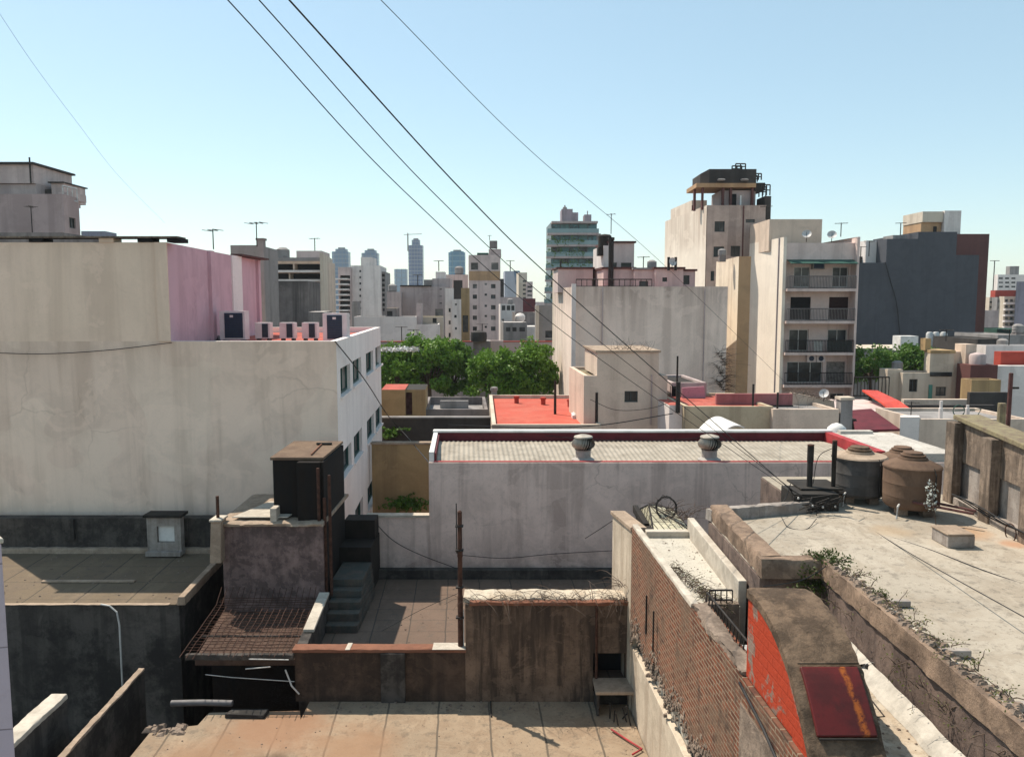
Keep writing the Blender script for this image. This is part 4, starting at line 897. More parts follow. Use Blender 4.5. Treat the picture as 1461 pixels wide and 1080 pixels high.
for px, y0, y1, lb, rr in ((1156, 700, 636, 'thick dark post standing on the black box', .06), (1190, 698, 630, 'thin dark post beside the blackened tank', .045)):
    x = xat(px, 16.6, 660); z0, z1 = zat(697, 16.4), zat(y1, 16.6)
    t = thing('dark_post', lb, 'post', (x, 16.6, z0)); MB().lathe((x, 16.6, z0), [(rr, 0), (rr, (z1 - z0) * .6), (rr * 1.15, (z1 - z0) * .61), (rr * 1.15, z1 - z0)], 12).build('shaft', M['iron'], t, True); MB().lathe((x, 16.6, z1), [(rr * 1.25, 0), (rr * 1.2, .03), (.01, .04)], 12).build('cap', M['rust'], t)
r = random.Random(55); t = thing('pipe_tangle', 'tangle of small pipes, taps and wires in front of the black box', 'pipes', (xat(1160, 15.9, 715), 15.9, TZ2)); m = MB(); m2 = MB()
for i in range(16):
    a = (xat(1135 + i * 4, 15.95, 715), 15.8 + r.uniform(-.1, .25), TZ2 + r.uniform(.02, .3)); m.tube([a, (a[0] + r.uniform(-.3, .3), a[1] + r.uniform(-.15, .15), a[2] + r.uniform(-.05, .35)), (a[0] + r.uniform(-.5, .5), a[1] + r.uniform(-.1, .1), a[2] + r.uniform(-.1, .2))], .012, 5)
    if i % 4 == 1: MB().lathe(a, [(.01, 0), (.022, .015), (.02, .04), (.006, .05)], 8).build('valve', M['galv'], t)
m.build('pipes', M['iron'], t)
t = thing('rusty_block', 'small rust stained masonry block against the terrace edge near the tanks', 'block', (G(1365, 775, TZ2)))
x0, x1 = G(1345, 778, TZ2)[0], G(1387, 780, TZ2)[0]; y0 = G(1365, 782, TZ2)[1]
MB().box(x0, x1, y0, y0 + .55, TZ2 + .002, TZ2 + .22).build('body', M['right_wall_low'], t); MB().box(x0 - .02, x1 - .02, y0 - .02, y0 + .57, TZ2 + .223, TZ2 + .26).build('top', M['coping'], t)
t = thing('potted_plant', 'wispy silver leaved plant standing by the brown tank', 'plant', (xat(1326, 15.2, 745), 15.2, TZ2)); m = MB(); lm = MB(); r = random.Random(3); x = xat(1326, 15.2, 745)
m.tube([(x + .08, 15.1, TZ2), (x + .03, 15.15, TZ2 + .4), (x, 15.2, TZ2 + .85)], .01, 5); m.tube([(x + .05, 15.12, TZ2 + .3), (x - .2, 15.1, TZ2 + .42)], .007, 4)
for i in range(110):
    s_ = r.uniform(.3, 1); c = (x + .03 * (1 - s_) + r.uniform(-.1, .1), 15.2 + r.uniform(-.1, .1), TZ2 + .85 * s_); leaf(lm, c, r.uniform(.02, .045), r)
m.build('stem', M['twig'], t); lm.build('leaves', plain('silver_leaf', (.4, .43, .4), .6), t)
for a, b, lb in ((P(1320, 742, 15.6), P(1392, 748, 15.0), 'upper wooden pole lying from the tanks to the right wall'), (P(1300, 748, 15.5), P(1388, 760, 14.8), 'lower wooden pole lying from the tanks to the right wall')):
    a = (a[0], a[1], TZ2 + .35); b = (b[0], b[1], TZ2 + .3); tag(MB().tube([a, b], .03, 6).build('wooden_pole', M['timber']), lb, 'pole')

# ---- right wall with piers
RX = lambda Y: 9.45 + (Y - 13.9) * .089
t = thing('buttressed_wall', 'stained grey brown wall with piers and mossy top along the light terrace', 'wall', (9.5, 14, GZ))
zt = lambda Y: -2.58 + (Y - 16.6) * .055
m = MB(); Y0, Y1 = 9.0, 17.0
m.hull8([(RX(Y0), Y0, GZ), (RX(Y0) + .4, Y0, GZ), (RX(Y1) + .4, Y1, GZ), (RX(Y1), Y1, GZ)], [(RX(Y0), Y0, -3.45), (RX(Y0) + .4, Y0, -3.45), (RX(Y1) + .4, Y1, -3.45), (RX(Y1), Y1, -3.45)]); m.build('lower_wall', M['right_wall_low'], t)
m = MB(); m.hull8([(RX(Y0) - .06, Y0, -3.447), (RX(Y0) + .4, Y0, -3.447), (RX(Y1) + .4, Y1, -3.447), (RX(Y1) - .06, Y1, -3.447)], [(RX(Y0) - .06, Y0, zt(Y0)), (RX(Y0) + .4, Y0, zt(Y0)), (RX(Y1) + .4, Y1, zt(Y1)), (RX(Y1) - .06, Y1, zt(Y1))]); m.build('upper_wall', M['right_wall'], t)
m = MB(); m.hull8([(RX(Y0) - .14, Y0, zt(Y0) + .003), (RX(Y0) + .45, Y0, zt(Y0) + .003), (RX(Y1) + .45, Y1 + .05, zt(Y1) + .003), (RX(Y1) - .14, Y1 + .05, zt(Y1) + .003)], [(RX(Y0) - .14, Y0, zt(Y0) + .1), (RX(Y0) + .45, Y0, zt(Y0) + .1), (RX(Y1) + .45, Y1 + .05, zt(Y1) + .1), (RX(Y1) - .14, Y1 + .05, zt(Y1) + .1)]); m.build('coping', M['moss_top'], t)
for y in (16.7, 15.15, 13.7, 12.2): MB().prism([(RX(y) - .26, y), (RX(y) - .06, y), (RX(y) - .06, y + .34), (RX(y) - .26, y + .34)], TZ2, zt(y) - .02).build('pier', M['right_wall'], t)
MB().prism([(RX(9) - .22, 9), (RX(9), 9), (RX(17) - .0, 17.0), (RX(17) - .22, 17.0)], TZ2 + .003, TZ2 + .16).build('plinth', M['right_wall_low'], t)
MB().prism([(RX(9) + .45, 9), (13.5, 9), (13.8, 17), (RX(17) + .45, 17)], GZ, -2.95).build('roof', M['strip_roof'], t)
for i in range(3): tag(MB().tube([(RX(y) - .28 - .03 * i, y, TZ2 + .2 + .04 * i + .03 * sin(y * 2 + i)) for y in [11 + .5 * j for j in range(12)]], .016, 5).build('wall_cable', M['cable']), ['lowest', 'middle', 'upper'][i] + ' of three black cables clipped along the foot of the stained right wall', 'cable')
tag(MB().tube([(RX(14.2) - .32, 14.2 + .16 * cos(a * pi / 8), TZ2 + .12 + .16 * sin(a * pi / 8)) for a in range(17)], .012, 5).build('cable_loop', M['rust']), 'small loop of rusty cable on the plinth of the right wall', 'cable')
x = xat(1429, 17.5, 590); t = thing('mossy_post', 'thick mossy concrete post behind the top of the right wall', 'post', (x, 17.5, -4)); MB().lathe((x, 17.5, -4), [(.09, 0), (.085, zat(545 + 30, 17.5) + 4)], 10).build('shaft', M['moss_top'], t)
x = xat(1441, 17.9, 560); t = thing('red_brown_post', 'slim red brown wooden post with a short cross arm at far right', 'post', (x, 17.9, -4)); MB().lathe((x, 17.9, -4), [(.05, 0), (.045, zat(532, 17.9) + 4)], 10).build('shaft', M['timber'], t); MB().box(x - .04, x + .2, 17.88, 17.92, zat(555, 17.9), zat(552, 17.9)).build('arm', M['iron'], t)
# ================================================================== LEFT BLOCK
FL, FR = (-17.0, 25.0), (xat(482, 25, 600), 25.0)
dpt = 13.5; BR_, BL_ = (FR[0] + DX * dpt, 25 + dpt), (FL[0] + DX * dpt, 25 + dpt)
t = thing('left_office_block', 'big beige block at left with white window side and raised pink upper storey', 'building', (-12, 31, GZ))
ZL = zat(487, 25); ZU = zat(346, 25)
WR = [[(485.8, 522, 499.8, 561), (503.5, 512, 515.6, 547), (522.3, 502, 532.5, 532), (535.7, 494, 544.3, 522)],
      [(487.7, 638, 501.7, 674), (505, 616, 516.7, 652.5), (523.7, 595, 533.6, 626), (536, 581, 544.6, 610)],
      [(507, 717, 518.3, 753), (524.5, 687.5, 534.4, 718), (537, 663, 545.7, 691.5)]]
m = MB(); facade(m, FL, FR, GZ, ZL); facade(m, BL_, FL, GZ, ZL); facade(m, BR_, BL_, GZ, ZL); m.build('wall', M['left_low'], t)
m = MB(); L = []
for row in WR:
    for (a, b, c, d) in row:
        s0, _ = onplane(a, (b + d) / 2, FR, BR_); s1, _ = onplane(c, (b + d) / 2, FR, BR_); _, za = onplane((a + c) / 2, d, FR, BR_); _, zb = onplane((a + c) / 2, b, FR, BR_); L.append((s0, s1, za, zb))
q = facade(m, FR, BR_, GZ, ZL, L, .2); m.build('window_wall', M['white_side'], t)
for o in L: window(q, o, t, M['frame_green'], M['glass'], .2, .07, 1, sill=M['white_side'])
fp = [FL, FR, BR_, BL_]; inn = inset(fp, .22); m = MB()
for i in range(4):
    A, B, C, D = fp[i], fp[(i + 1) % 4], inn[(i + 1) % 4], inn[i]
    m.quad((*A, ZL), (*B, ZL), (*C, ZL), (*D, ZL)); m.quad((*C, ZL - .3), (*D, ZL - .3), (*D, ZL), (*C, ZL))
m.build('parapet', M['white_side'], t)
MB().add([(*p, ZL - .25) for p in inn], [(0, 1, 2, 3)]).build('roof', M['red_roof'], t)
UX = xat(240, 25, 420); du = 11.3; u = [(FL[0], 25.0), (UX, 25.0), (UX + DX * du, 25 + du), (FL[0] + DX * du, 25 + du)]
m = MB(); facade(m, u[0], (UX, 25.0), ZL, ZU); facade(m, u[3], u[0], ZL, ZU); facade(m, u[2], u[3], ZL, ZU); m.build('upper_wall', M['left_high'], t)
m = MB(); facade(m, u[1], u[2], ZL - .25, ZU); m.build('pink_side', M['pink_wall'], t)
MB().box(UX - .35, UX + .03, 24.95, 24.998, ZL, ZU).build('corner_pilaster', M['left_high'], t)
def onside(px, w0, d, mat, nm, z0=ZL - .25, z1=ZU):
    s_, _ = onplane(px, 420, u[1], u[2]); y = 25 + s_ * 11.3 / math.hypot(11.3, .7); x = UX + DX * (y - 25)
    MB().box(x, x + d, y, y + w0, z0, z1).build(nm, mat, t)
onside(298, .35, .12, M['pink_wall'], 'pilaster'); onside(331, 1.1, .06, M['white_side'], 'pale_strip'); onside(366, .3, .12, M['pink_wall'], 'pilaster')
MB().add([(*p, ZU) for p in u], [(0, 1, 2, 3)]).build('upper_roof', M['tar'], t)
xr = xat(254, 24.9, 345)
MB().box(FL[0], xr, 24.85, 25.5, ZU + .13, ZU + .18).build('roof_slab', M['right_wall'], t)
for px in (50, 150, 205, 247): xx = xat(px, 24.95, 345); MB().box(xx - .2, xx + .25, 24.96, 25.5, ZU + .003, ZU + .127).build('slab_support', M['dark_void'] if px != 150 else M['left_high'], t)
sx, _ = onplane(345, 400, u[1], u[2]); MB().box(UX + DX * 7 - .25, UX + DX * 7 + .2, 25 + sx - .8, 36.3, ZU + .02, ZU + .09).build('eaves_board', M['timber'], t)

def ac_unit(label, px, py, Y, wd, h, dp, dark):
    x = xat(px, Y, py); z = ZL - .25
    t = thing('air_conditioner', label, 'air conditioner', (x, Y, z), 'air conditioners on the red roof')
    MB().box(x - wd / 2, x + wd / 2, Y, Y + dp, z + .1, z + .1 + h).build('casing', M['ac_white'], t)
    for k in (-1, 1): MB().box(x + k * wd * .35 - .04, x + k * wd * .35 + .04, Y + .03, Y + dp - .03, z, z + .098).build('foot', M['iron'], t)
    a, b = dark; g = MB(); g.box(x + wd * a, x + wd * b, Y - .02, Y - .003, z + .1 + h * .07, z + .1 + h * .93); p = g.build('grille', M['ac_dark'], t)
    s = MB()
    for i in range(1, 14): zz = z + .1 + h * (.07 + .86 * i / 14); s.box(x + wd * a, x + wd * b, Y - .028, Y - .0205, zz - .008, zz + .008)
    s.build('slats', M['frame_dark'], p)
    if wd > .8: MB().box(x - .07, x + .05, Y - .036, Y - .0285, z + .1 + h * .78, z + .1 + h * .86).build('badge', M['ac_white'], p)
ac_unit('large white air conditioner with dark grille against the pink wall', 331, 455, 29.0, .92, 1.05, .5, (-.3, .42))
ac_unit('large white air conditioner with dark grille near the white roof corner', 477.5, 455, 28.2, .86, .98, .5, (-.32, .3))
for px, lb in ((374, 'small white air conditioner nearest the pink wall, in the row of three'), (409, 'small white air conditioner in the middle of the row of three'), (441, 'small white air conditioner at the right end of the row of three')):
    ac_unit(lb, px, 460, 30.0, .56, .6, .4, (-.02, .38))
tag(MB().tube([G(308, 462, -1.0), (xat(315, 28.4, 478), 28.2, ZL - .25)], .08, 8).build('black_duct', M['cable']), 'short black duct leaning beside the large air conditioner by the pink wall', 'duct')
MB2 = MB().tube([(xat(308, 28, 480), 28.6, ZL - .2), (xat(460, 28, 480), 28.6, ZL - .2)], .05, 8); tag(MB2.build('roof_pipe', M['maroon']), 'dark red pipe running along the red roof in front of the condensers', 'pipe')

# ---- antennas and dishes
def antenna(label, px, py0, py1, Y, arms=4, wdt=.5, r=.02):
    x = xat(px, Y, (py0 + py1) / 2); z0, z1 = zat(py1, Y), zat(py0, Y)
    t = thing('tv_antenna', label, 'antenna', (x, Y, z0)); MB().tube([(x, Y, z0), (x, Y, z1)], r, 5).build('mast', M['iron'], t)
    m = MB(); m.tube([(x - wdt, Y + .2, z1 - .05), (x + wdt, Y - .2, z1 - .05)], r * .6, 4)
    for i in range(arms): k = -1 + 2 * i / max(1, arms - 1); m.tube([(x + wdt * k - .1, Y + .2 * -k - .35, z1 - .05), (x + wdt * k + .1, Y + .2 * -k + .35, z1 - .05)], r * .5, 4)
    m.build('boom', M['iron'], t)
def dish(label, px, py, Y, d, face=(-.5, -.7, .5)):
    from mathutils import Vector
    x, y, z = P(px, py, Y); t = thing('satellite_dish', label, 'satellite dish', (x, y, z - d * .8))
    f = Vector(face).normalized(); a = f.cross(Vector((0, 0, 1))).normalized(); b = a.cross(f); vs = []; fs = []; n = 18; c = Vector((x, y, z))
    for j in range(5):
        rr = d / 2 * j / 4
        for i in range(n): q2 = 2 * pi * i / n; vs.append(tuple(c + a * (rr * cos(q2)) + b * (rr * sin(q2)) + f * (rr * rr / d * .7)))
    for j in range(4):
        for i in range(n): fs.append((j * n + i, j * n + (i + 1) % n, (j + 1) * n + (i + 1) % n, (j + 1) * n + i))
    MB().add(vs, fs).build('reflector', M['dish'], t, True)
    MB().tube([tuple(c), (x, y + .05, z - d * .8)], d * .04, 5).build('stand', M['iron'], t)
    MB().tube([tuple(c - b * d * .45), tuple(c + f * d * .5)], d * .025, 4).build('feed_arm', M['iron'], t)
antenna('thin television antenna behind the pink wall, left of the taller one', 304, 327, 356, 34, 3, .3, .025)
antenna('tall television antenna rising beside the grey shed at the pink wall end', 366, 317, 352, 37, 4, .4, .025)
antenna('small mast standing on the wide pink building at the upper left', 45, 294, 332, 50, 3, .25, .03)

# ================================================================== MIDDLE DISTANCE
def pl(name, col, **k):
    if name not in M: M[name] = plaster(name, col, **{**dict(sc=.4, bump=.08), **k})
    return M[name]
pl('m_pinkgrey', (.52, .42, .40), dirt=(.16, .12, .12), blotch=.3, streak=.45)
pl('m_pink', (.64, .51, .475), dirt=(.2, .14, .14), blotch=.22, streak=.4)
pl('m_cream', (.62, .53, .43), dirt=(.25, .18, .13), blotch=.25, streak=.4)
pl('m_cream2', (.66, .53, .43), dirt=(.2, .14, .11), blotch=.3, streak=.4)
pl('m_ochre', (.42, .29, .15), dirt=(.12, .08, .05), blotch=.35, streak=.5)
pl('m_orange', (.48, .30, .17), dirt=(.2, .12, .08), blotch=.3, streak=.4)
pl('m_white', (.76, .69, .65), dirt=(.25, .2, .19), blotch=.2, streak=.35)
pl('m_slate', (.082, .086, .10), dirt=(.04, .04, .05), blotch=.3, streak=.25)
pl('m_brown', (.14, .06, .055), dirt=(.05, .03, .03), blotch=.2, streak=.3)
pl('m_dark', (.07, .062, .058), dirt=(.025, .022, .022), blotch=.5, streak=.6, grime=.4)
pl('m_grey', (.30, .28, .27), dirt=(.08, .07, .07), blotch=.4, streak=.5)
pl('m_concrete', (.26, .23, .22), dirt=(.06, .05, .05), blotch=.4, streak=.7, grime=.3)
pl('m_red', (.42, .07, .05), dirt=(.2, .05, .04), blotch=.3, streak=.3)
pl('m_green', (.04, .10, .08), dirt=(.03, .05, .04), blotch=.2)
pl('big_white', (.84, .68, .58), dirt=(.24, .17, .14), blotch=.18, streak=.35, cracks=.3, ztop=1.1, fade=3.4, sc=.5)
pl('tower_front', (.54, .41, .35), dirt=(.12, .085, .08), blotch=.35, streak=.5, ztop=9.8, fade=3.0, sc=.6)
pl('apt_sunlit_side', (.84, .74, .63), dirt=(.4, .3, .24), blotch=.12, streak=.14, ztop=6.2, fade=2.5, sc=.4)  # raised brightness puts part of the sunlight on left-facing walls into the colour
pl('apt_front', (.72, .57, .52), dirt=(.2, .14, .13), blotch=.2, streak=.35, sc=.5)

# -- behind the white building, left side
def wallthing(label, px0, px1, pyt, Y, mat, th=.3, cope=None, name='garden_wall', z0=GZ):
    x0, x1 = xat(px0, Y, pyt), xat(px1, Y, pyt); z = zat(pyt, Y)
    t = thing(name, label, 'wall', ((x0 + x1) / 2, Y, z0)); MB().box(x0, x1, Y, Y + th, z0, z).build('wall', mat, t)
    if cope: MB().box(x0 - .03, x1 + .03, Y - .05, Y + th + .05, z + .003, z + .08).build('coping', cope, t)
    return t
wallthing('ochre stained garden wall between the white side and the long building', 530, 640, 634, 33.0, M['m_ochre'], cope=M['coping'])
wallthing('black streaked wall above the ochre garden wall', 540, 700, 597, 40.0, M['m_dark'], cope=M['m_grey'])
twigs('green_weeds', 'green weeds growing on the black streaked wall above the ochre wall', [P(555, 622, 39.8), P(560, 618, 39.8)], 30, .6, M['twig'], 61, .5, 10, M['leaf_b'], .07)
twigs('green_weeds', 'dark bush at the foot of the ochre garden wall', [P(565, 722, 32.5), P(578, 718, 32.5), P(590, 722, 32.6)], 60, .6, M['twig'], 62, .5, 8, M['leaf_b'], .06)
t = building('garden_shed', 'ochre shed with a ragged red roof edge behind the black wall', 'shed', foot(544, 578, 44, 3, 570), zat(556, 44), M['m_ochre'], M['red_roof'], parapet=0)
building('garden_shed', 'small ochre shed with a doorway beside the red topped shed', 'shed', foot(578, 607, 44.5, 3, 570), zat(556, 44.5), M['m_ochre'], M['tar'], parapet=0, ops={0: [(578.5, 560, 588, 592)]}, gm=M['timber'], simple=True)
building('low_annex', 'low grey roof terrace with stained parapets left of the red roof', 'building', foot(604, 696, 45, 6, 590), zat(584, 45), M['m_concrete'], M['m_grey'], parapet=.5)
tag(MB().box(xat(628, 49, 578), xat(668, 49, 578), 49, 49.3, zat(584, 49), zat(572, 49)).build('parapet_block', M['m_grey']), 'pale parapet block on the low grey terrace below the trees', 'block')
for px, lb in ((705, 'small chimney pot at the far left edge of the red roof'),): 
    x, y, z = P(px, 560, 47); t = thing('chimney_pot', lb, 'chimney', (x, y, z - .6)); MB().lathe((x, y, z - .8), [(.17, 0), (.17, .9), (.22, .92), (.22, 1.1), (.1, 1.14)], 12).build('shaft', M['m_grey'], t)
# red flat roof
fpr = [G(702, 612, -5.75)[:2], G(858, 612, -5.75)[:2], G(817, 568, -5.75)[:2], G(698, 568, -5.75)[:2]]
building('red_roofed_house', 'cream house with a wide flat orange red roof in the middle', 'house', fpr, -5.55, M['m_cream'], slab('orange_roof', (.48, .10, .07), (.52, .2, .14), stainamt=.35, sc=.5, dirtcol=(.35, .1, .07)), parapet=.2, cope=None)
for px, py, lb in ((737, 574, 'left'), (775, 576, 'middle'), (813, 579, 'right')):
    x, y, z = G(px, py, -5.7); t = thing('vent_stub', lb + ' of the three small red vent stubs at the back of the orange red roof', 'vent', (x, y, z)); MB().lathe((x, y, z - .05), [(.13, 0), (.13, .28), (.17, .3), (.17, .4), (.05, .43)], 10).build('pipe', M['m_red'], t)
x, y, z = G(833, 594, -5.7); t = thing('roof_hatch', 'small white hatch on the orange red roof', 'hatch', (x, y, z)); MB().box(x - .6, x + .6, y - .5, y + .5, z - .05, z + .12).build('lid', M['white_paint'], t); MB().box(x - .5, x + .5, y - .4, y + .4, z + .123, z + .17).build('panel', M['m_white'], t)
for px, y0, y1, Y, lb in ((792, 582, 543, 40, 'dark post rising from the orange red roof'), (851, 602, 560, 36, 'dark post at the front right corner of the orange red roof')):
    x = xat(px, Y, y0); t = thing('roof_post', lb, 'post', (x, Y, zat(y0, Y))); MB().lathe((x, Y, zat(y0 + 10, Y)), [(.07, 0), (.06, zat(y1, Y) - zat(y0 + 10, Y))], 8).build('shaft', M['iron'], t)

# cream block with tank house
Y = 36.0
t = building('cream_tank_house', 'pinkish cream blocky house with one small window left of the cables', 'house', foot(833, 952, Y, 5, 560), zat(536, Y), M['m_cream2'], M['moss_top'], parapet=.15, ops={0: [(891, 558, 910, 574)]}, pt=.2)
xa, xb = xat(852, Y, 520), xat(940, Y, 520)
MB().prism([(xa, Y - .003), (xb, Y - .003), (xb - .2, Y + 4), (xa - .2, Y + 4)], zat(537, Y), zat(503, Y)).build('upper_block', M['m_cream2'], t)
MB().prism([(xa - .08, Y - .08), (xb + .08, Y - .08), (xb - .1, Y + 4.1), (xa - .3, Y + 4.1)], zat(503, Y) + .003, zat(500, Y)).build('cornice', M['coping'], t)
twigs('dry_weeds', 'bare weeds growing on top of the cream blocky house', [P(875 + i * 7, 499, Y + .5) for i in range(8)], 40, .5, M['twig'], 63, -.1)
# cream low house with red terraces
Y = 33.5
t = building('red_terrace_house', 'low yellowish house with a pinkish red parapet behind the long white building', 'house', foot(978, 1103, Y, 5, 590), zat(580, Y), pl('yellowish', (.52, .43, .30), dirt=(.2, .14, .09), blotch=.35, streak=.4, sc=.8), M['red_roof'], parapet=.12)
MB().box(xat(1022, 35, 568), xat(1131, 35, 568), 35.0, 35.2, zat(586, 35), zat(562, 35)).build('parapet', pl('faded_red', (.38, .15, .15), dirt=(.15, .06, .06), blotch=.4, streak=.5, sc=.8), t)
MB().box(xat(1022, 35, 568), xat(1131, 35, 568), 34.9, 34.998, zat(584, 35), zat(578, 35)).build('parapet_base', M['m_dark'], t)
t = building('pinkish_house', 'low pinkish house with a sloping bare wall right of the yellowish one', 'house', foot(1103, 1197, Y - .3, 3, 590), zat(584, Y - .3), M['m_cream2'], M['m_grey'], parapet=.12)
a = P(1130, 560, Y + 2); b = P(1190, 572, Y + 2); c = P(1192, 590, Y + 2); d = P(1130, 590, Y + 2)
MB().hull8([d, c, (c[0], c[1] + .3, c[2]), (d[0], d[1] + .3, d[2])], [a, b, (b[0], b[1] + .3, b[2]), (a[0], a[1] + .3, a[2])]).build('sloping_wall', M['m_cream2'], t)
twigs('dry_weeds', 'dead creeper hanging over the sloping bare wall of the pinkish house', [(a[0] + (b[0] - a[0]) * i / 8, a[1] - .05, a[2] + (b[2] - a[2]) * i / 8) for i in range(9)], 70, .8, M['twig'], 64, .9)
dish('satellite dish in front of the lowest balconies near the sloping wall', 1176, 562, Y + 1, .42)
t = building('pink_shed', 'small pink rooftop shed with a red floor left of the faded parapet', 'shed', foot(958, 1008, 38, 4, 560), zat(546, 38), M['m_pinkgrey'], M['tar'], parapet=.1, ops={0: [(957, 551, 965, 568)]}, gm=M['dark_void'], simple=True)
o = MB(); Xa, Xb = xat(972, 37.6, 560), xat(1003, 37.6, 560); o.hull8([(Xa, 37.4, zat(575, 37.5)), (Xb + .1, 37.4, zat(572, 37.5)), (Xb + .1, 37.5, zat(572, 37.5)), (Xa, 37.5, zat(575, 37.5))], [(Xa, 37.4, zat(553, 37.5)), (Xb, 37.4, zat(551, 37.5)), (Xb, 37.5, zat(551, 37.5)), (Xa, 37.5, zat(553, 37.5))])
tag(o.build('pink_cloth', pl('cloth', (.55, .27, .32), blotch=.15, streak=.2)), 'faded pink sheet hung in front of the small pink shed', 'cloth')
building('red_porch', 'small red floored porch roof left of the yellowish house', 'porch', foot(955, 978, 34, 3, 580), zat(578, 34), M['m_white'], M['red_roof'], parapet=.0)
for px, y0, y1, Y_, lb in ((967, 585, 545, 33.8, 'thick dark post beside the pink sheet'), (1074, 580, 548, 33.8, 'thin dark post on the roof of the yellowish house'), (1109, 584, 560, 33.4, 'thin dark post on the joint of the two low houses'), (966, 548, 508, 37.0, 'thin rod above the small pink shed')):
    x = xat(px, Y_, y0); r0 = .1 if px == 967 and y0 > 580 else .045; t = thing('roof_post', lb, 'post', (x, Y_, zat(y0, Y_))); MB().lathe((x, Y_, zat(y0 + 4, Y_)), [(r0, 0), (r0, zat(y1, Y_) - zat(y0 + 4, Y_))], 8).build('shaft', M['iron'], t)
# white vaulted roof
x0, x1 = xat(1010, 30.5, 610), xat(1056, 30.5, 610); zc = zat(603, 30.5); vs = []; fs = []
for i in range(11):
    a = i / 10; z = zc - .5 + .5 * sin(pi * (.25 + .5 * a)) / 1 ; x = x0 + (x1 - x0) * a
    vs += [(x, 29.9, zc - .75 + .75 * (sin(pi * min(1, .35 + .65 * (1 - a))))), (x - .15, 32.2, zc - .75 + .75 * sin(pi * min(1, .35 + .65 * (1 - a))))]
for i in range(10): fs.append((2 * i, 2 * i + 2, 2 * i + 3, 2 * i + 1))
t = thing('white_canopy', 'white curved canopy peeping over the red parapet of the long building', 'canopy', ((x0 + x1) / 2, 31, GZ)); o = MB().add(vs, fs).build('sheet', M['white_paint'], t); sd = o.modifiers.new('t', 'SOLIDIFY'); sd.thickness = .05
MB().box(x0, x1 - .3, 30.2, 32, GZ, zc - .8).build('base', M['m_white'], t)
x, y, z = P(1194, 607, 30); t = thing('roof_vent', 'white dome vent cap at the end of the pinkish house', 'vent', (x, y, z - .6)); MB().lathe((x, y, z - .7), [(.13, 0), (.13, .45), (.36, .47), (.33, .62), (.18, .75), (.02, .8)], 16).build('cap', M['white_paint'], t, True)
x = xat(1197, 34, 580); t = thing('roof_post', 'pale concrete post at the right end of the pinkish house', 'post', (x, 34, GZ)); MB().box(x - .25, x + .25, 33.2, 33.7, GZ, zat(570, 33.4)).build('shaft', M['m_grey'], t); MB().box(x - .3, x + .3, 33.15, 33.75, zat(570, 33.4) + .003, zat(568, 33.4) + .05).build('cap', M['m_cream'], t)

# big white blank wall building with rooftop rooms
Y = 55.0
t = building('blank_white_building', 'big building with a blank white soot topped wall and pink rooftop rooms', 'building', foot(818, 1037, Y, 11.9, 470), zat(409, Y), M['big_white'], M['red_roof'], parapet=.25)
zr = zat(410, Y)
def onroof(px0, px1, pyt, Yf, dpth, mat, nm='roof_room', wins=(), roofm=None):
    fp = foot(px0, px1, Yf, dpth, pyt); z1 = zat(pyt, Yf); m = MB(); todo = []
    for i in range(4):
        L = []
        if i == 0:
            for (a, b, c, d) in wins:
                s0, za = onplane(a, d, fp[0], fp[1]); s1, zb = onplane(c, b, fp[0], fp[1]); L.append((s0, s1, za, zb))
        q = facade(m, fp[i], fp[(i + 1) % 4], zr - .3, z1, L); todo += [(q, o) for o in L]
    m.add([(*p, z1) for p in fp], [(0, 1, 2, 3)])
    r_ = m.build(nm, mat, t)
    e = inset(fp, -.12); MB().prism(e, z1 + .003, z1 + .14).build('roof_edge', roofm or M['timber'], r_)
    for q, o in todo: MB().quad(q(o[0], o[2], .15), q(o[1], o[2], .15), q(o[1], o[3], .15), q(o[0], o[3], .15)).build('window', M['glass'], r_)
onroof(796, 846, 384, 61, 3, M['m_pink'])
onroof(861, 905, 384, 58, 6, M['m_pink']); onroof(868, 905, 347, 59.5, 5, M['m_pink'], wins=[(864.5, 375, 880, 383), (886, 375, 901, 383)])
onroof(905, 938, 385, 57.5, 5, M['m_pink'], wins=[(912, 401, 925, 408.5)], roofm=M['m_grey']); onroof(935, 975, 384, 57, 6, M['m_pink'], wins=[(945, 396, 952, 402)]); onroof(974, 992, 387, 57.2, 4, M['m_pinkgrey'], wins=[(975, 393, 984, 406)])
MB().prism([(xat(862, 59, 365), 59.4), (xat(869, 59, 365), 59.4), (xat(869, 59, 365) - .3, 64), (xat(862, 59, 365) - .3, 64)], zr, zat(350, 59)).build('side_room', M['m_white'], t)
railing('thin roof railing along the front of the blank white building', (xat(822, Y + .4, 400), Y + .4), (xat(930, Y + .4, 400), Y + .4), zr, .55, 14, M['iron'], th=.025)
m = MB(); x = xat(800, 55 + 11, 440); m.tube([(x, 66.5, GZ), (x, 66.5, zat(372, 66))], .07, 6); tag(m.build('drain_stack', M['iron']), 'long black pipe down the narrow left side of the blank white building', 'pipe')
x = xat(870, 58.6, 360); t2 = thing('black_flue', 'tall black flue on the pink rooftop room', 'flue', (x, 58.6, zr)); MB().lathe((x, 57.8, zr - .3), [(.19, 0), (.19, zat(337, 57.8) - zr), (.24, zat(337, 57.8) - zr + .02), (.24, zat(333, 57.8) - zr)], 10).build('shaft', M['iron'], t2)
antenna('whip antenna rising from the black flue', 872, 305, 334, 57.8, 3, .25, .03)
x, y, z = P(863, 342, 60); tank_t = thing('rooftop_tank', 'small black tank on the pink rooftop room', 'water tank', (x, y, z - .8)); MB().lathe((x, y, z - .6), [(.5, 0), (.5, .85), (.4, .95), (.1, 1.0)], 14).build('shell', M['tar'], tank_t, True); MB().box(x - .55, x + .55, y - .5, y + .5, z - 1.2, z - .603).build('stand', M['iron'], tank_t)
dish('dark satellite dish between two posts left of the tall cream tower', 959, 374, 56.5, .6, (.3, -.9, .2))
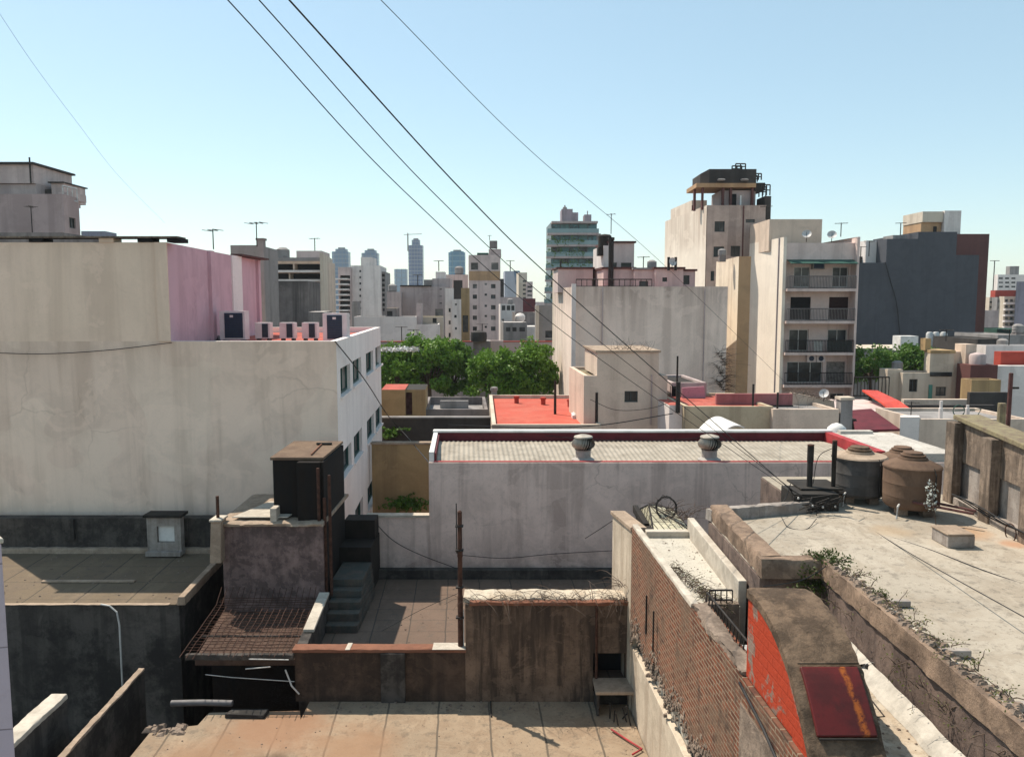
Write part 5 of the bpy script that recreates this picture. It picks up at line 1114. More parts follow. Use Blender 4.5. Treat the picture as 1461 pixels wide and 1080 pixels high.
for px, lb in ((954, 'dark post left of the dish on the blank white building'), (964, 'dark post right of the dish on the blank white building')):
    x = xat(px, 56.6, 375); t = thing('roof_post', lb, 'post', (x, 56.6, zr)); MB().lathe((x, 56.6, zat(386, 56.6)), [(.1, 0), (.1, zat(367, 56.6) - zat(386, 56.6))], 8).build('shaft', M['iron'], t)
wallthing('white side wall strip left of the blank white building', 816, 822, 405, 54.6, M['m_white'], .3, name='side_wall')
wallthing('cream narrow building end left of the blank wall', 792, 819, 382, 66.0, M['m_cream'], 4, name='end_wall')
twigs('dry_weeds', 'dead creeper covering the right edge of the big blank wall', [P(1026 + i % 5 * 2, 505 + i * 4, 54.9) for i in range(14)], 200, 1.0, M['twig'], 65, .5, r0=.012)

# tall cream tower with roof tank
Y = 74.0
fpT = foot(1008, 1092, Y, 15, 350); ZT = zat(293, Y)
t = building('tall_cream_tower', 'tall cream tower with a sunlit-toned left side and a rusty framed tank on its roof', 'building', fpT, ZT, M['tower_front'], M['tar'], parapet=.3,
    ops={0: [(1019.5, 316, 1034, 331), (1018, 352, 1033, 367), (1042.5, 351, 1056, 366), (1064, 313, 1077, 318), (1014, 387, 1019, 401)]}, mull=1)
l0 = fpT[3]; l1 = fpT[0]
m = MB(); facade(m, (l0[0] - .06, l0[1]), (l1[0] - .06, l1[1]), GZ, zat(293, Y)); m.build('sunlit_skin', M['apt_sunlit_side'], t)  # paler skin over the front tone paints this side as sunlit
MB().box(xat(1092, Y, 340), xat(1101, Y, 340), Y + .5, Y + 3, zat(380, Y), zat(279, Y)).build('side_tower', M['m_dark'], t)
MB().prism([(fpT[0][0] - .1, Y + 6), (fpT[0][0] + 1.4, Y + 6), (fpT[0][0] + 1.0, Y + 14), (fpT[0][0] - .6, Y + 14)], ZT - .2, zat(286, Y + 6)).build('side_parapet', M['apt_sunlit_side'], t)
xx = lambda px: xat(px, Y + 1, 260)
for a, b in ((994, 997), (1002, 1004.5), (1031, 1034), (1042, 1045), (1073, 1076)): MB().box(xx(a), xx(b), Y + (1 if a > 1000 else 2), Y + (1.35 if a > 1000 else 2.35), ZT - .28, zat(268, Y + 1)).build('frame_post', M['m_brown'], t)
MB().box(xx(993), xx(1078), Y + .8, Y + 5, zat(268, Y + 1) + .003, zat(262, Y + 1)).build('frame_beam', M['m_orange'], t)
tk = MB().hull8([(xx(1001), Y + 1.6, zat(262, Y + 1) + .003), (xx(1011), Y + .8, zat(262, Y + 1) + .003), (xx(1078), Y + .8, zat(262, Y + 1) + .003), (xx(1078), Y + 4.8, zat(262, Y + 1) + .003), (xx(1001), Y + 4.8, zat(262, Y + 1) + .003)],
             [(xx(1001), Y + 1.6, zat(247, Y + 1)), (xx(1011), Y + .8, zat(242, Y + 1)), (xx(1078), Y + .8, zat(242, Y + 1)), (xx(1078), Y + 4.8, zat(242, Y + 1)), (xx(1001), Y + 4.8, zat(247, Y + 1))]).build('roof_tank', M['m_dark'], t)
for px in (1027, 1060): x = xx(px); MB().lathe((x, Y + .5, zat(257, Y)), [(.35, 0), (.38, .12), (.3, .16), (.02, .2)], 14).build('manhole', M['m_grey'], tk)
rm = MB(); rm.box(xx(1031), xx(1081), Y + 1.5, Y + 5, ZT - .28, zat(272, Y + 1.5)); rm.build('roof_hut', M['m_pinkgrey'], t)
MB().box(xx(1045), xx(1053), Y + 1.4, Y + 1.497, ZT - .2, zat(277, Y + 1.4)).build('hut_door', M['dark_void'], t); MB().box(xx(1057), xx(1059), Y + 1.1, Y + 1.3, ZT - .2, zat(279, Y + 1.1)).build('white_pipe', M['white_paint'], t)
for j, (p0, p1, za_, zb_) in enumerate(((1049, 1063, 242, 234), (1078, 1086, 257, 248), (1089, 1099, 279, 264))):
    m = MB()
    for px in (p0, (p0 + p1) / 2, p1):
        for yy in (Y + 1, Y + 2.2): m.tube([(xx(px), yy, zat(za_, Y + 1)), (xx(px), yy, zat(zb_, Y + 1))], .06, 4)
    for yy in (Y + 1, Y + 2.2): m.tube([(xx(p0), yy, zat(zb_, Y + 1)), (xx(p1), yy, zat(zb_, Y + 1))], .06, 4); m.tube([(xx(p0), yy, zat((za_ + zb_) / 2, Y + 1)), (xx(p1), yy, zat((za_ + zb_) / 2, Y + 1))], .05, 4)
    m.build('ladder_cage', M['iron'], t)
MB().box(xx(1077), xx(1092), Y + 1, Y + 3.5, zat(272, Y + 1), zat(261, Y + 1)).build('cage_platform', M['iron'], t)
m = MB(); x = fpT[0][0]; m.tube([(x - .25, Y + 5, zat(400, Y)), (x - .25, Y + 5, zat(284, Y))], .09, 6); m.build('drainpipe', M['m_brown'], t)
m = MB(); x = xat(1060, Y - .12, 340); m.tube([(x, Y - .1, zat(370, Y)), (x, Y - .1, zat(294, Y))], .06, 6); m.build('drainpipe', M['m_brown'], t)

# cream slab between
Y = 58.0; t = building('cream_orange_slab', 'narrow cream wall with an ochre end between blank wall and balcony block', 'building', [(xat(1052, Y, 450), Y), (xat(1069, Y, 450), Y), (xat(1069, Y, 450), Y + 8), (xat(1020, Y + 8, 450), Y + 8)], zat(366, Y), pl('slab_c', (.78, .68, .54), dirt=(.3, .2, .14), blotch=.25, streak=.4, ztop=4, fade=2), M['tar'], parapet=.1)
m = MB(); facade(m, (xat(1052, Y, 450) - .01, Y - .04), (xat(1069, Y, 450), Y - .04), GZ, zat(366, Y)); m.build('ochre_end', M['m_orange'], t)

# balcony block
Y = 65.0
xl, xr = xat(1117, Y, 440), xat(1224, Y, 440); dp = 8.0; rec = 1.25
t = thing('balcony_apartments', 'cream apartment block with four stacked balconies and a bright blank left side', 'building', ((xl + xr) / 2, Y + 4, GZ))
zs = [zat(412, Y), zat(458, Y), zat(503, Y), zat(549, Y), zat(592, Y)]; zt_ = zat(346, Y); 
A, B = (xl + .25, Y + rec), (xr - .2, Y + rec); L = []
for rects in ([(1132, 381, 1156, 410), (1187, 381, 1211, 410)], [(1127, 424, 1157, 456), (1182, 424, 1211, 456)], [(1125, 470, 1154, 501), (1180, 470, 1209, 501)], [(1122, 516, 1174, 546), (1178, 516, 1206, 546)], [(1126, 560, 1150, 590), (1183, 561, 1205, 590)]):
    for (a, b, c, d) in rects:
        s0, za = onplane(a, d, A, B); s1, zb = onplane(c, b, A, B); L.append((s0, s1, za, zb))
m = MB(); q = facade(m, A, B, GZ, zt_, L, .2); m.build('front_wall', M['apt_front'], t)
gms = ['glass', 'glass', 'dark_void', 'maroon_sh', 'glass', 'glass', 'glass', 'curtain', 'glass', 'glass']; M['maroon_sh'] = plain('maroon_sh', (.035, .014, .015), .7); M['curtain'] = plain('curtain', (.30, .27, .25), .8, var=.5, scale=3)
for o, gg in zip(L, gms):
    if gg in ('dark_void', 'maroon_sh', 'curtain'):
        sh = MB(); a, b, c, d = o; sh.quad(q(a, c, .1), q(b, c, .1), q(b, d, .1), q(a, d, .1)); s_ = sh.build('shutter', M[gg], t); sl = MB()
        for i in range(1, 16): z = c + (d - c) * i / 16; sl.quad(q(a, z - .02, .09), q(b, z - .02, .09), q(b, z + .02, .06), q(a, z + .02, .06))
        sl.build('slats', M[gg], s_)
    else: window(q, o, t, M['frame_white'], M[gg], .2, .07, 2 if o[1] - o[0] > 2 else 1, name='balcony_door')
m = MB(); m.prism([(xl - .0, Y + .3), (xl + .25, Y + .3), (xl + .25, Y + rec), (xl + .25, Y + dp), (xl + DX * dp, Y + dp)], GZ, zat(338, Y)); m.build('left_wall', M['apt_sunlit_side'], t)  # brighter tone than the front, sunlight put into the wall colour
m = MB(); facade(m, (xr - .2, Y + .1), (xr, Y + .1), GZ, zat(338, Y)); facade(m, (xr, Y + .1), (xr + DX * dp, Y + dp), GZ, zat(338, Y)); facade(m, (xr - .2, Y + rec), (xr - .2, Y + .1), GZ, zat(338, Y)); m.add([(xr - .2, Y + .1, zat(338, Y)), (xr, Y + .1, zat(338, Y)), (xr + DX * dp, Y + dp, zat(338, Y)), (xr - .5, Y + dp, zat(338, Y))], [(0, 1, 2, 3)]); m.build('right_wall', M['apt_front'], t)
MB().box(xl + .253, xr - .203, Y + .6, Y + rec - .003, zat(370, Y), zt_).build('attic_front', M['apt_front'], t)
MB().box(xl + .25, xr - .25, Y + rec + .05, Y + dp, zt_ - .6, zt_ - .4).build('roof', M['tar'], t)
pr = MB(); pr.box(xat(1082, Y + 6, 330), xat(1160, Y + 5, 330), Y + 3, Y + 8.5, zt_ - .5, zat(313, Y + 3)); pr.build('penthouse', M['m_cream2'], t)
aw = MB(); aw.hull8([(xl + .4, Y - .5, zat(377, Y)), (xr - .3, Y - .5, zat(377, Y)), (xr - .3, Y + .597, zat(371, Y)), (xl + .4, Y + .597, zat(371, Y))], [(xl + .4, Y - .5, zat(376, Y) + .0), (xr - .3, Y - .5, zat(376, Y)), (xr - .3, Y + .597, zat(370, Y)), (xl + .4, Y + .597, zat(370, Y))]); aw.build('awning', M['m_green'], t)
for i, z in enumerate(zs):
    b_ = MB().box(xl + .253, xr - .203, Y - .15, Y + rec - .003, z - .22, z).build('balcony_slab', M['apt_front'], t)
    rl = MB(); n_ = 46; x0, x1 = xl + .3, xr - .25
    for j in range(n_ + 1): x = x0 + (x1 - x0) * j / n_; rl.tube([(x, Y - .08, z), (x, Y - .08, z + 1.0)], .022, 4, caps=False)
    for zz in (z + .08, z + 1.0): rl.tube([(x0, Y - .08, zz), (x1, Y - .08, zz)], .035, 4)
    if i in (2, 3): pass
    rl.build('railing', M['iron'] if i in (2, 3) else M['m_concrete'], b_)
z = zs[2]; MB().box(xat(1181, Y, 490), xat(1216, Y, 490), Y - .02, Y + .0, z + .08, z + .95).build('railing_screen', M['frame_dark'], t)
MB().box(xat(1161, Y, 490), xat(1174, Y, 490), Y - .03, Y + .01, z + .08, z + .95).build('railing_screen', M['frame_white'], t)
dish('satellite dish on the roof of the balcony block, left one', 1151, 335, Y + .9, .75, (-.3, -.8, .5)); dish('satellite dish on the roof of the balcony block, right one', 1187, 336, Y + .9, .75, (-.3, -.8, .5))
for px, lb in ((1155.5, 'air conditioner under the third balcony, left of the pair'), (1169, 'air conditioner under the third balcony, right of the pair')):
    x, y, z = P(px, 511, Y + rec); t = thing('air_conditioner', lb, 'air conditioner', (x, y - .35, z - .3)); MB().box(x - .36, x + .36, y - .38, y - .003, z - .3, z + .3).build('casing', M['ac_white'], t)
    MB().add([(x + .22 * cos(a * pi / 8), y - .39, z + .22 * sin(a * pi / 8)) for a in range(16)], [tuple(range(16))]).build('fan_grille', M['ac_dark'], t)
x, y, z = P(1166, 380, Y + rec); t = thing('air_conditioner', 'air conditioner under the green awning between the top balcony doors', 'air conditioner', (x, y - .3, z - .3)); MB().box(x - .5, x + .5, y - .35, y - .003, z - .25, z + .25).build('casing', M['m_grey'], t); MB().box(x - .4, x + .4, y - .37, y - .353, z - .18, z + .18).build('fan_grille', M['ac_dark'], t)

# slate building and brown neighbour
Y = 112.0
t = thing('slate_building', 'huge dark slate grey blank wall with a stepped roofline at right', 'building', (xat(1310, Y, 400), Y, GZ))
m = MB(); X = lambda px: xat(px, Y, 420)
m.prism([(X(1212), Y), (X(1262), Y), (X(1262), Y + 14), (X(1212), Y + 14)], GZ, zat(375, Y)); m.prism([(X(1262) + .003, Y), (X(1306), Y), (X(1306), Y + 14), (X(1262) + .003, Y + 14)], GZ, zat(341, Y)); m.prism([(X(1306) + .003, Y), (X(1361), Y), (X(1361), Y + 14), (X(1306) + .003, Y + 14)], GZ, zat(331, Y)); m.prism([(X(1361) + .003, Y), (X(1394), Y), (X(1394), Y + 14), (X(1361) + .003, Y + 14)], GZ, zat(364, Y)); m.build('wall', M['m_slate'], t)
MB().box(X(1246), X(1261.5), Y + 3, Y + 8, zat(380, Y), zat(341, Y)).build('rooftop_hut', M['m_white'], t); MB().box(X(1231), X(1247), Y + 4, Y + 9, zat(380, Y), zat(364, Y)).build('rooftop_hut', M['m_dark'], t)
MB().box(X(1280), X(1300), Y + 2, Y + 5, zat(342, Y), zat(334, Y)).build('rooftop_hut', M['m_grey'], t)
t = building('brown_brick_tower', 'dark red brown tower behind the slate wall with a pale rooftop house', 'building', foot(1362, 1408, 119, 8, 400), zat(334, 119), M['m_brown'], M['tar'], parapet=.2)
MB().box(X(1361.5), X(1374), 118, 118.9, zat(364, 118), zat(338, 118)).build('pale_shaft', M['m_white'], t)
c0 = MB(); c0.box(xat(1317, 120, 315), xat(1346, 120, 315), 120.5, 126, zat(334, 120), zat(317, 120)); c0.build('rooftop_house', M['m_orange'], t); MB().box(xat(1316.5, 120, 308), xat(1346, 120, 308), 120, 126, zat(317, 120) + .003, zat(302, 120)).build('rooftop_tank', M['m_cream'], t)
MB().box(xat(1346.3, 120, 315), xat(1370, 120, 315), 119.8, 126, zat(334, 120), zat(301, 120)).build('rooftop_tower', M['m_white'], t)
MB().box(xat(1334, 120, 328), xat(1338, 120, 328), 120.3, 120.49, zat(331, 120), zat(323, 120)).build('rooftop_door', M['dark_void'], t)
# ================================================================== RIGHT MIDDLE DISTANCE
Y = 60.0
t = building('yellow_house', 'pale yellow house with a tall chimney stack, green door and grey tower room', 'house', foot(1288, 1358, Y, 2, 540), zat(532, Y), M['m_cream'], M['m_grey'], parapet=.2, ops={0: [(1297, 541, 1309, 559), (1335, 552, 1350, 565)]}, mull=1)
X = lambda px: xat(px, Y, 530)
tw = MB(); tw.prism([(X(1326), Y - .01), (X(1360), Y - .01), (X(1360), Y + 2), (X(1326) + .6, Y + 2)], zat(535, Y), zat(504, Y)); tw.build('tower_room', M['m_cream'], t)
MB().prism([(X(1325), Y - .1), (X(1361), Y - .1), (X(1361), Y + 2.1), (X(1325) + .6, Y + 2.1)], zat(504, Y) + .003, zat(500, Y)).build('cornice', M['m_ochre'], t)
MB().prism([(X(1360) + .003, Y + .2), (X(1371), Y + .2), (X(1371), Y + 3), (X(1360) + .003, Y + 3)], GZ, zat(502, Y)).build('side_wall', M['m_cream2'], t)
MB().box(X(1371) + .003, X(1386), Y - .5, Y + 1, GZ, zat(491, Y)).build('chimney', M['m_cream2'], t)
MB().box(X(1328), X(1336), Y + 1, Y + 1.8, zat(501, Y), zat(484, Y)).build('chimney', M['m_ochre'], t)
MB().box(X(1326), X(1331), Y - .07, Y - .012, zat(569, Y), zat(549, Y)).build('door', pl('green_door', (.10, .30, .25)), t)
MB().box(X(1327), X(1358), Y - .06, Y - .012, zat(537, Y), zat(531, Y)).build('painted_shadow', M['glass'], t)  # dark glass strip stands in for shade at the tower room's foot
building('cream_annex', 'plain cream annex on the left of the pale yellow house', 'house', foot(1266, 1287.5, Y + .5, 1.2, 540), zat(528, Y), M['m_cream'], M['m_grey'], parapet=.1)
wallthing('long low brownish wall in front of the pale yellow house', 1290, 1390, 570, 52, M['m_cream2'], .4)
wallthing('dark courtyard wall behind the long grey parapet at right', 1295, 1420, 578, 44, M['m_dark'], .3)
building('grey_roof_house', 'low house with a wide pale roof terrace at far right', 'house', foot(1312, 1470, 37, 4, 600), zat(598, 37), M['m_cream2'], M['m_grey'], parapet=.15)
t = thing('roof_vane', 'green bicycle like wheel frame on the pale roof terrace', 'frame', P(1368, 592, 38)); x, y, z = P(1368, 586, 38); MB().tube([(x + .28 * cos(a * pi / 8), y, z + .28 * sin(a * pi / 8)) for a in range(17)], .025, 5).build('wheel', M['m_green'], t); MB().tube([(x - .2, y, z), (x + 1.2, y + .2, z + .05), (x + .9, y + .1, z - .4)], .025, 5).build('frame', M['m_green'], t)
for px, y0, y1, lb in ((1342, 600, 572, 'white vent pipe on the pale roof terrace, left one'), (1380, 600, 578, 'grey vent pipe on the pale roof terrace, right one')):
    x = xat(px, 37.5, 590); t = thing('vent_pipe', lb, 'vent', (x, 37.5, zat(y0, 37.5))); MB().lathe((x, 37.5, zat(y0 + 6, 37.5)), [(.1, 0), (.1, .8), (.07, .82), (.07, zat(y1, 37.5) - zat(y0 + 6, 37.5))], 8).build('pipe', M['m_white'], t)
# red bent roof house
Y = 41.0
t = thing('red_tin_house', 'pinkish house with a bent bright red tin roof and a dark maroon lean to', 'house', (xat(1270, Y, 600), Y, GZ))
MB().prism([(xat(1217, Y, 600), Y), (xat(1308, Y, 600), Y), (xat(1304, Y, 600), Y + 6), (xat(1217, Y, 600), Y + 6)], GZ, zat(590, Y)).build('wall', M['m_pink'], t)
a = [P(1230, 556, 46), P(1252, 557, 46.5), P(1311, 591, 40.8), P(1283, 596, 40.8)]; b = [(x, y, z - .12) for x, y, z in a]
mid = [tuple((a[0][k] * .45 + a[3][k] * .55) + (.12 if k == 2 else 0) for k in range(3)), tuple((a[1][k] * .45 + a[2][k] * .55) + (.12 if k == 2 else 0) for k in range(3))]
vs = [a[0], a[1], mid[1], a[2], a[3], mid[0]]; vs2 = [(x, y, z - .1) for x, y, z in vs]
MB().add(vs + vs2, [(5, 2, 1, 0), (4, 3, 2, 5), (0, 1, 7, 6), (1, 2, 8, 7), (2, 3, 9, 8), (3, 4, 10, 9), (4, 5, 11, 10), (5, 0, 6, 11), (6, 7, 8, 11), (11, 8, 9, 10)]).build('tin_roof', plain('tin_red', (.62, .07, .04), .5, var=.3, scale=2), t)
a = [P(1215, 585, 40), P(1243, 583, 40), P(1284, 612, 36.5), P(1220, 614, 36.5)]; MB().add(a + [(x, y, z - .1) for x, y, z in a], [(3, 2, 1, 0), (0, 1, 5, 4), (1, 2, 6, 5), (2, 3, 7, 6), (3, 0, 4, 7), (4, 5, 6, 7)]).build('lean_to_roof', M['maroon'], t)
MB().prism([(xat(1284, 37, 605), 37), (xat(1312, 37, 605), 37), (xat(1310, 37.6, 605), 37.6), (xat(1284, 37.6, 605), 37.6)], GZ, zat(595, 37)).build('front_wall', M['m_white'], t)
building('dark_roof_shed', 'low shed with a blue black roof below the lowest balcony', 'shed', foot(1197, 1222, 38, 4, 600), zat(598, 38), M['m_dark'], M['blue_black'], parapet=0)
railing('thin fence railing beside the balcony block above the red tin roof', (xat(1218, 48, 560), 48), (xat(1268, 48, 560), 48), zat(566, 48), 1.2, 10, M['iron'], th=.03)
building('long_shed', 'long low shed with a pale flat roof at the foot of the slate wall', 'shed', foot(1212, 1325, 95, 8, 500), zat(497, 95), M['m_grey'], M['m_cream'], parapet=0)
x, y, z = P(1297, 497, 85); t = thing('white_box_tank', 'white box tank above the trees before the slate wall', 'water tank', (x, y, z - 1)); MB().box(x - .95, x + .95, y, y + 1.8, z - .3, z + 1.3).build('body', M['white_paint'], t); MB().box(x - .6, x + .6, y + .3, y + 1.5, z - 3.0, z - .303).build('stand', M['m_grey'], t)
for px, lb in ((1326, 'left'), (1335, 'middle'), (1346, 'right')):
    x, y, z = P(px, 484, 100); t = thing('steel_tank', lb + ' of the three shiny steel tanks against the slate wall', 'water tank', (x, y, z - 2), 'steel tanks by the slate wall'); MB().lathe((x, y, z - 1.1), [(.4, 0), (.42, .1), (.42, 1.8), (.3, 2.0), (.05, 2.05)], 16).build('shell', M['galv'], t, True); MB().lathe((x, y, z - 3), [(.3, 0), (.3, 1.897)], 8).build('stand', M['iron'], t)
Y = 66
building('white_red_house', 'white house with a broad red band on its wall at the far right', 'house', foot(1406, 1480, Y, 1.5, 510), zat(493, Y), M['m_white'], M['m_grey'], parapet=.2)
t = building('red_band_wall', 'bright red wall above a white one at the far right edge', 'house', foot(1428, 1490, Y - 5, .8, 510), zat(502, Y - 5), M['m_red'], M['m_red'], parapet=0, z0=zat(528, Y - 5))
wallthing('white curved garden wall under the red band at far right', 1405, 1490, 522, Y - 6, M['m_white'], .8)
x, y, z = P(1404, 530, 58); t = thing('roof_tank_stand', 'small pale tank on a brown brick base at right', 'water tank', (x, y, GZ)); MB().box(x - 1.0, x + 1.0, y, y + 1.8, GZ, zat(521, 58)).build('base', M['m_brown'], t); MB().lathe((x, y + .9, zat(521, 58) + .003), [(.55, 0), (.58, .6), (.5, .75), (.2, .85), (.05, .88)], 14).build('tank', M['m_pinkgrey'], t, True)
building('ochre_low_block', 'ochre low block below the pale tank on the brick base', 'building', foot(1386, 1428, 55, 1.2, 550), zat(542, 55), M['m_ochre'], M['m_grey'], parapet=.1)
wallthing('dark shaded wall between the pale yellow house and the ochre block', 1384, 1440, 560, 50, M['m_dark'], .3)
# far right apartments
Y = 210
t = building('terraced_apartments', 'cream apartment block with many small balconies and a red roof storey, far right', 'building', foot(1432, 1448, Y, 2, 440), zat(423, Y), M['m_cream'], M['m_red'], parapet=0, ops={0: [(1434 + j * 7, 427 + i * 8.4, 1438.5 + j * 7, 431 + i * 8.4) for i in range(5) for j in range(2)]}, simple=True)
for i in range(6): MB().box(xat(1431, Y, 440), xat(1449, Y, 440), Y - 1, Y - .003, zat(434.4 + i * 8.4, Y), zat(432 + i * 8.4, Y)).build('balcony', M['m_white'], t)
building('banded_apartments', 'narrow cream block with banded balconies beside the terraced one', 'building', foot(1411, 1422, Y + 5, 2, 440), zat(424, Y), M['m_cream'], M['m_grey'], parapet=0, ops={0: [(1412, 430 + i * 7, 1421, 432.5 + i * 7) for i in range(3)]}, simple=True)
building('lilac_block', 'plain lilac grey block cut by the right edge of the picture', 'building', foot(1448, 1500, 205, 10, 440, dxl=.64), zat(398, 180), pl('lilac', (.26, .24, .29)), M['m_grey'], parapet=0)
building('grey_shaft_block', 'grey narrow block with dark balcony recesses between two cream blocks', 'building', foot(1422, 1432, Y + 2, 2, 440), zat(424, Y), M['m_grey'], M['m_grey'], parapet=0, ops={0: [(1424, 428 + i * 8.4, 1430, 432 + i * 8.4) for i in range(6)]}, simple=True)
building('red_roof_tier', 'red stepped penthouse on top of the far right apartments', 'building', foot(1420, 1456, Y + 4, 2, 420), zat(414, Y), M['m_red'], M['m_red'], parapet=0, z0=zat(424, Y))
building('white_tier_block', 'white stepped apartment top behind the red penthouse', 'building', foot(1423, 1462, 260, 2, 410), zat(392, 260), M['m_white'], M['m_grey'], parapet=0, ops={0: [(1425 + j * 9, 396 + i * 6, 1431 + j * 9, 398.5 + i * 6) for i in range(3) for j in range(3)]}, simple=True)
building('grey_top_block', 'grey boxy rooftop tower highest at the far right', 'building', foot(1440, 1453, 270, 2, 400), zat(380, 270), M['m_grey'], M['m_grey'], parapet=0)
building('grey_low_block', 'grey blank block between the brown tower and far right apartments', 'building', foot(1398, 1424, 150, 2, 460), zat(443, 150), M['m_pinkgrey'], M['m_grey'], parapet=0, ops={0: [(1403, 468, 1412, 476)]}, simple=True)
for i, (a, b, yt, Yq, mm, lb) in enumerate(((1424, 1470, 478, 90, 'm_grey', 'low grey roof row with clutter below the far right apartments'), (1440, 1475, 470, 120, 'm_green', 'teal green awning roof below the far right apartments'), (1395, 1440, 484, 85, 'm_dark', 'dark low roofs at the foot of the brown tower'))):
    building('low_roof_block', lb, 'building', foot(a, b, Yq, 8, yt), zat(yt, Yq), M[mm], M[mm], parapet=.1)

# ================================================================== LEFT MIDDLE DISTANCE
Y = 58
t = building('wide_pink_building', 'wide pink grey building with rooftop huts at the far upper left', 'building', [(-50, Y), (xat(91, Y, 300), Y), (xat(113, Y + 2.5, 300), Y + 2.5), (xat(110, Y + 12, 300), Y + 12), (-50, Y + 12)], zat(277, Y), pl('pink_far', (.50, .37, .35), dirt=(.2, .14, .13), blotch=.3, streak=.4, ztop=10, fade=2), M['tar'], parapet=.2, ops={1: [(99, 311, 108, 326)]}, mull=1)
X = lambda px: xat(px, Y, 260)
MB().box(X(-40), X(28), Y + 2, Y + 8, zat(279, Y), zat(257, Y)).build('roof_hut', M['m_pinkgrey'], t); MB().box(X(-40), X(27), Y + 1.8, Y + 7, zat(256.5, Y), zat(229, Y)).build('roof_tank', M['m_pink'], t)
MB().prism([(X(-42), Y + 1.5), (X(31), Y + 1.5), (X(31), Y + 7.2), (X(-42), Y + 7.2)], zat(229, Y) + .003, zat(227, Y) + .05).build('tank_lid', M['m_dark'], t)
MB().box(X(39), X(58), Y + 3, Y + 6, zat(279, Y), zat(253, Y)).build('roof_hut', M['m_pink'], t); MB().box(X(36), X(60), Y + 2.8, Y + 6.2, zat(253, Y) + .003, zat(251, Y)).build('hut_lid', M['m_dark'], t)
MB().box(X(60), X(80), Y + 2, Y + 4, zat(280, Y), zat(269, Y)).build('roof_hut', M['m_pink'], t); MB().box(X(29), X(39), Y + 3, Y + 5, zat(279, Y), zat(262, Y)).build('roof_pipes', M['m_dark'], t)
MB().tube([(X(25), Y + 1.6, zat(257, Y)), (X(25), Y + 1.6, zat(219, Y))], .06, 5).build('mast', M['iron'], t)
railing('thin steel railing on the right end of the wide pink building roof', (xat(90, Y + .6, 280), Y + .6), (xat(110, Y + 2.2, 280), Y + 2.2), zat(284, Y), 1.0, 3, M['galv'], th=.04)
building('grey_end_building', 'long grey band of parapet under the wide pink building', 'building', [(-45, 49), (xat(90, 49, 335), 49), (xat(90, 49, 335), 54), (-45, 54)], zat(332, 49), M['m_concrete'], M['tar'], parapet=.1)
building('distant_grey_block', 'tiny blue grey block seen past the wide pink building', 'building', foot(116, 150, 300, 10, 335), zat(330, 300), pl('bluegrey', (.13, .14, .2)), M['m_grey'], parapet=0)
building('grey_shed', 'grey box shed with a chimney behind the end of the pink wall', 'shed', foot(329, 371, 42, 4, 360), zat(350, 42), M['m_grey'], M['tar'], parapet=.0)
t = thing('brick_flue', 'tall grey masonry flue at the end of the pink wall', 'chimney', (xat(371, 41, 360), 41, -6)); x0, x1 = xat(367, 41, 360), xat(376, 41, 360); MB().box(x0, x1, 41, 41.4, -6, zat(343, 41)).build('shaft', M['m_grey'], t); MB().box(x0 - .05, x1 + .05, 40.95, 41.45, zat(343, 41) + .003, zat(340, 41)).build('cap', M['m_concrete'], t)
Y = 70
t = building('streaked_grey_block', 'dark grey streaked blank block above the red roof condensers', 'building', foot(366, 440, Y, 6, 430), zat(401, Y), pl('streaked_grey', (.22, .19, .18), dirt=(.04, .035, .035), blotch=.4, streak=.9, grime=.3, sc=.6, ztop=2, fade=2), M['tar'], parapet=.0)
MB().box(xat(372, Y, 440), xat(391, Y, 440), Y - .3, Y - .003, zat(448, Y), zat(436, Y)).build('white_panel', M['m_white'], t)
Y = 95
t = building('terrace_apartments', 'cream apartments with long dark balcony bands at left', 'building', foot(378, 459, Y, 10, 390), zat(371, Y), M['m_cream2'], M['m_grey'], parapet=.0, wops=None, ops={0: [(381, 376.5, 418, 386), (420, 376.5, 457, 386), (381, 390, 412, 398.5), (414, 390, 457, 398.5), (440, 403, 455, 413), (440, 417, 455, 430)]}, dep=1.5, simple=True, gm=M['dark_void'])
for yy in (387, 400, 414): MB().box(xat(379, Y, yy), xat(459, Y, yy), Y - .9, Y - .003, zat(yy + 2, Y), zat(yy - 1, Y)).build('balcony_slab', M['m_white'], t)
MB().hull8([(xat(440, Y, 405), Y - 1.2, zat(413, Y)), (xat(454, Y, 405), Y - 1.2, zat(413, Y)), (xat(454, Y, 405), Y - .003, zat(405, Y)), (xat(440, Y, 405), Y - .003, zat(405, Y))], [(xat(440, Y, 405), Y - 1.2, zat(412.5, Y)), (xat(454, Y, 405), Y - 1.2, zat(412.5, Y)), (xat(454, Y, 405), Y - .003, zat(404, Y)), (xat(440, Y, 405), Y - .003, zat(404, Y))]).build('awning', M['m_green'], t)
MB().box(xat(379, Y, 370), xat(458, Y, 370), Y - .5, Y - .4, zat(373, Y), zat(368, Y)).build('roof_rail', M['m_grey'], t)
r = random.Random(4)
for i in range(7): MB().box(xat(382 + i * 6, Y, 368), xat(384 + i * 6 + r.random() * 2, Y, 368), Y + 1, Y + 1.6, zat(371, Y), zat(368 - r.random() * 4, Y)).build('roof_pot', M['m_concrete'], t)
building('cream_stair_block', 'taller plain cream slab at the right end of the long balcony bands', 'building', [(xat(457, 93, 400), 93), (xat(462, 93, 400), 93), (xat(475, 108, 400), 108), (xat(457, 108, 400), 108)], zat(361, 93), M['m_cream'], M['tar'], parapet=0)
building('roof_machine_house', 'pinkish rooftop box behind the long balcony bands', 'building', foot(423, 459, 99, 6, 365), zat(358, 99), M['m_pink'], M['tar'], parapet=0, z0=zat(375, 99))
building('red_brown_lowblock', 'small brownish block right of the streaked grey one', 'building', foot(440, 462, 66, 4, 450), zat(445, 66), M['m_concrete'], M['m_white'], parapet=0)

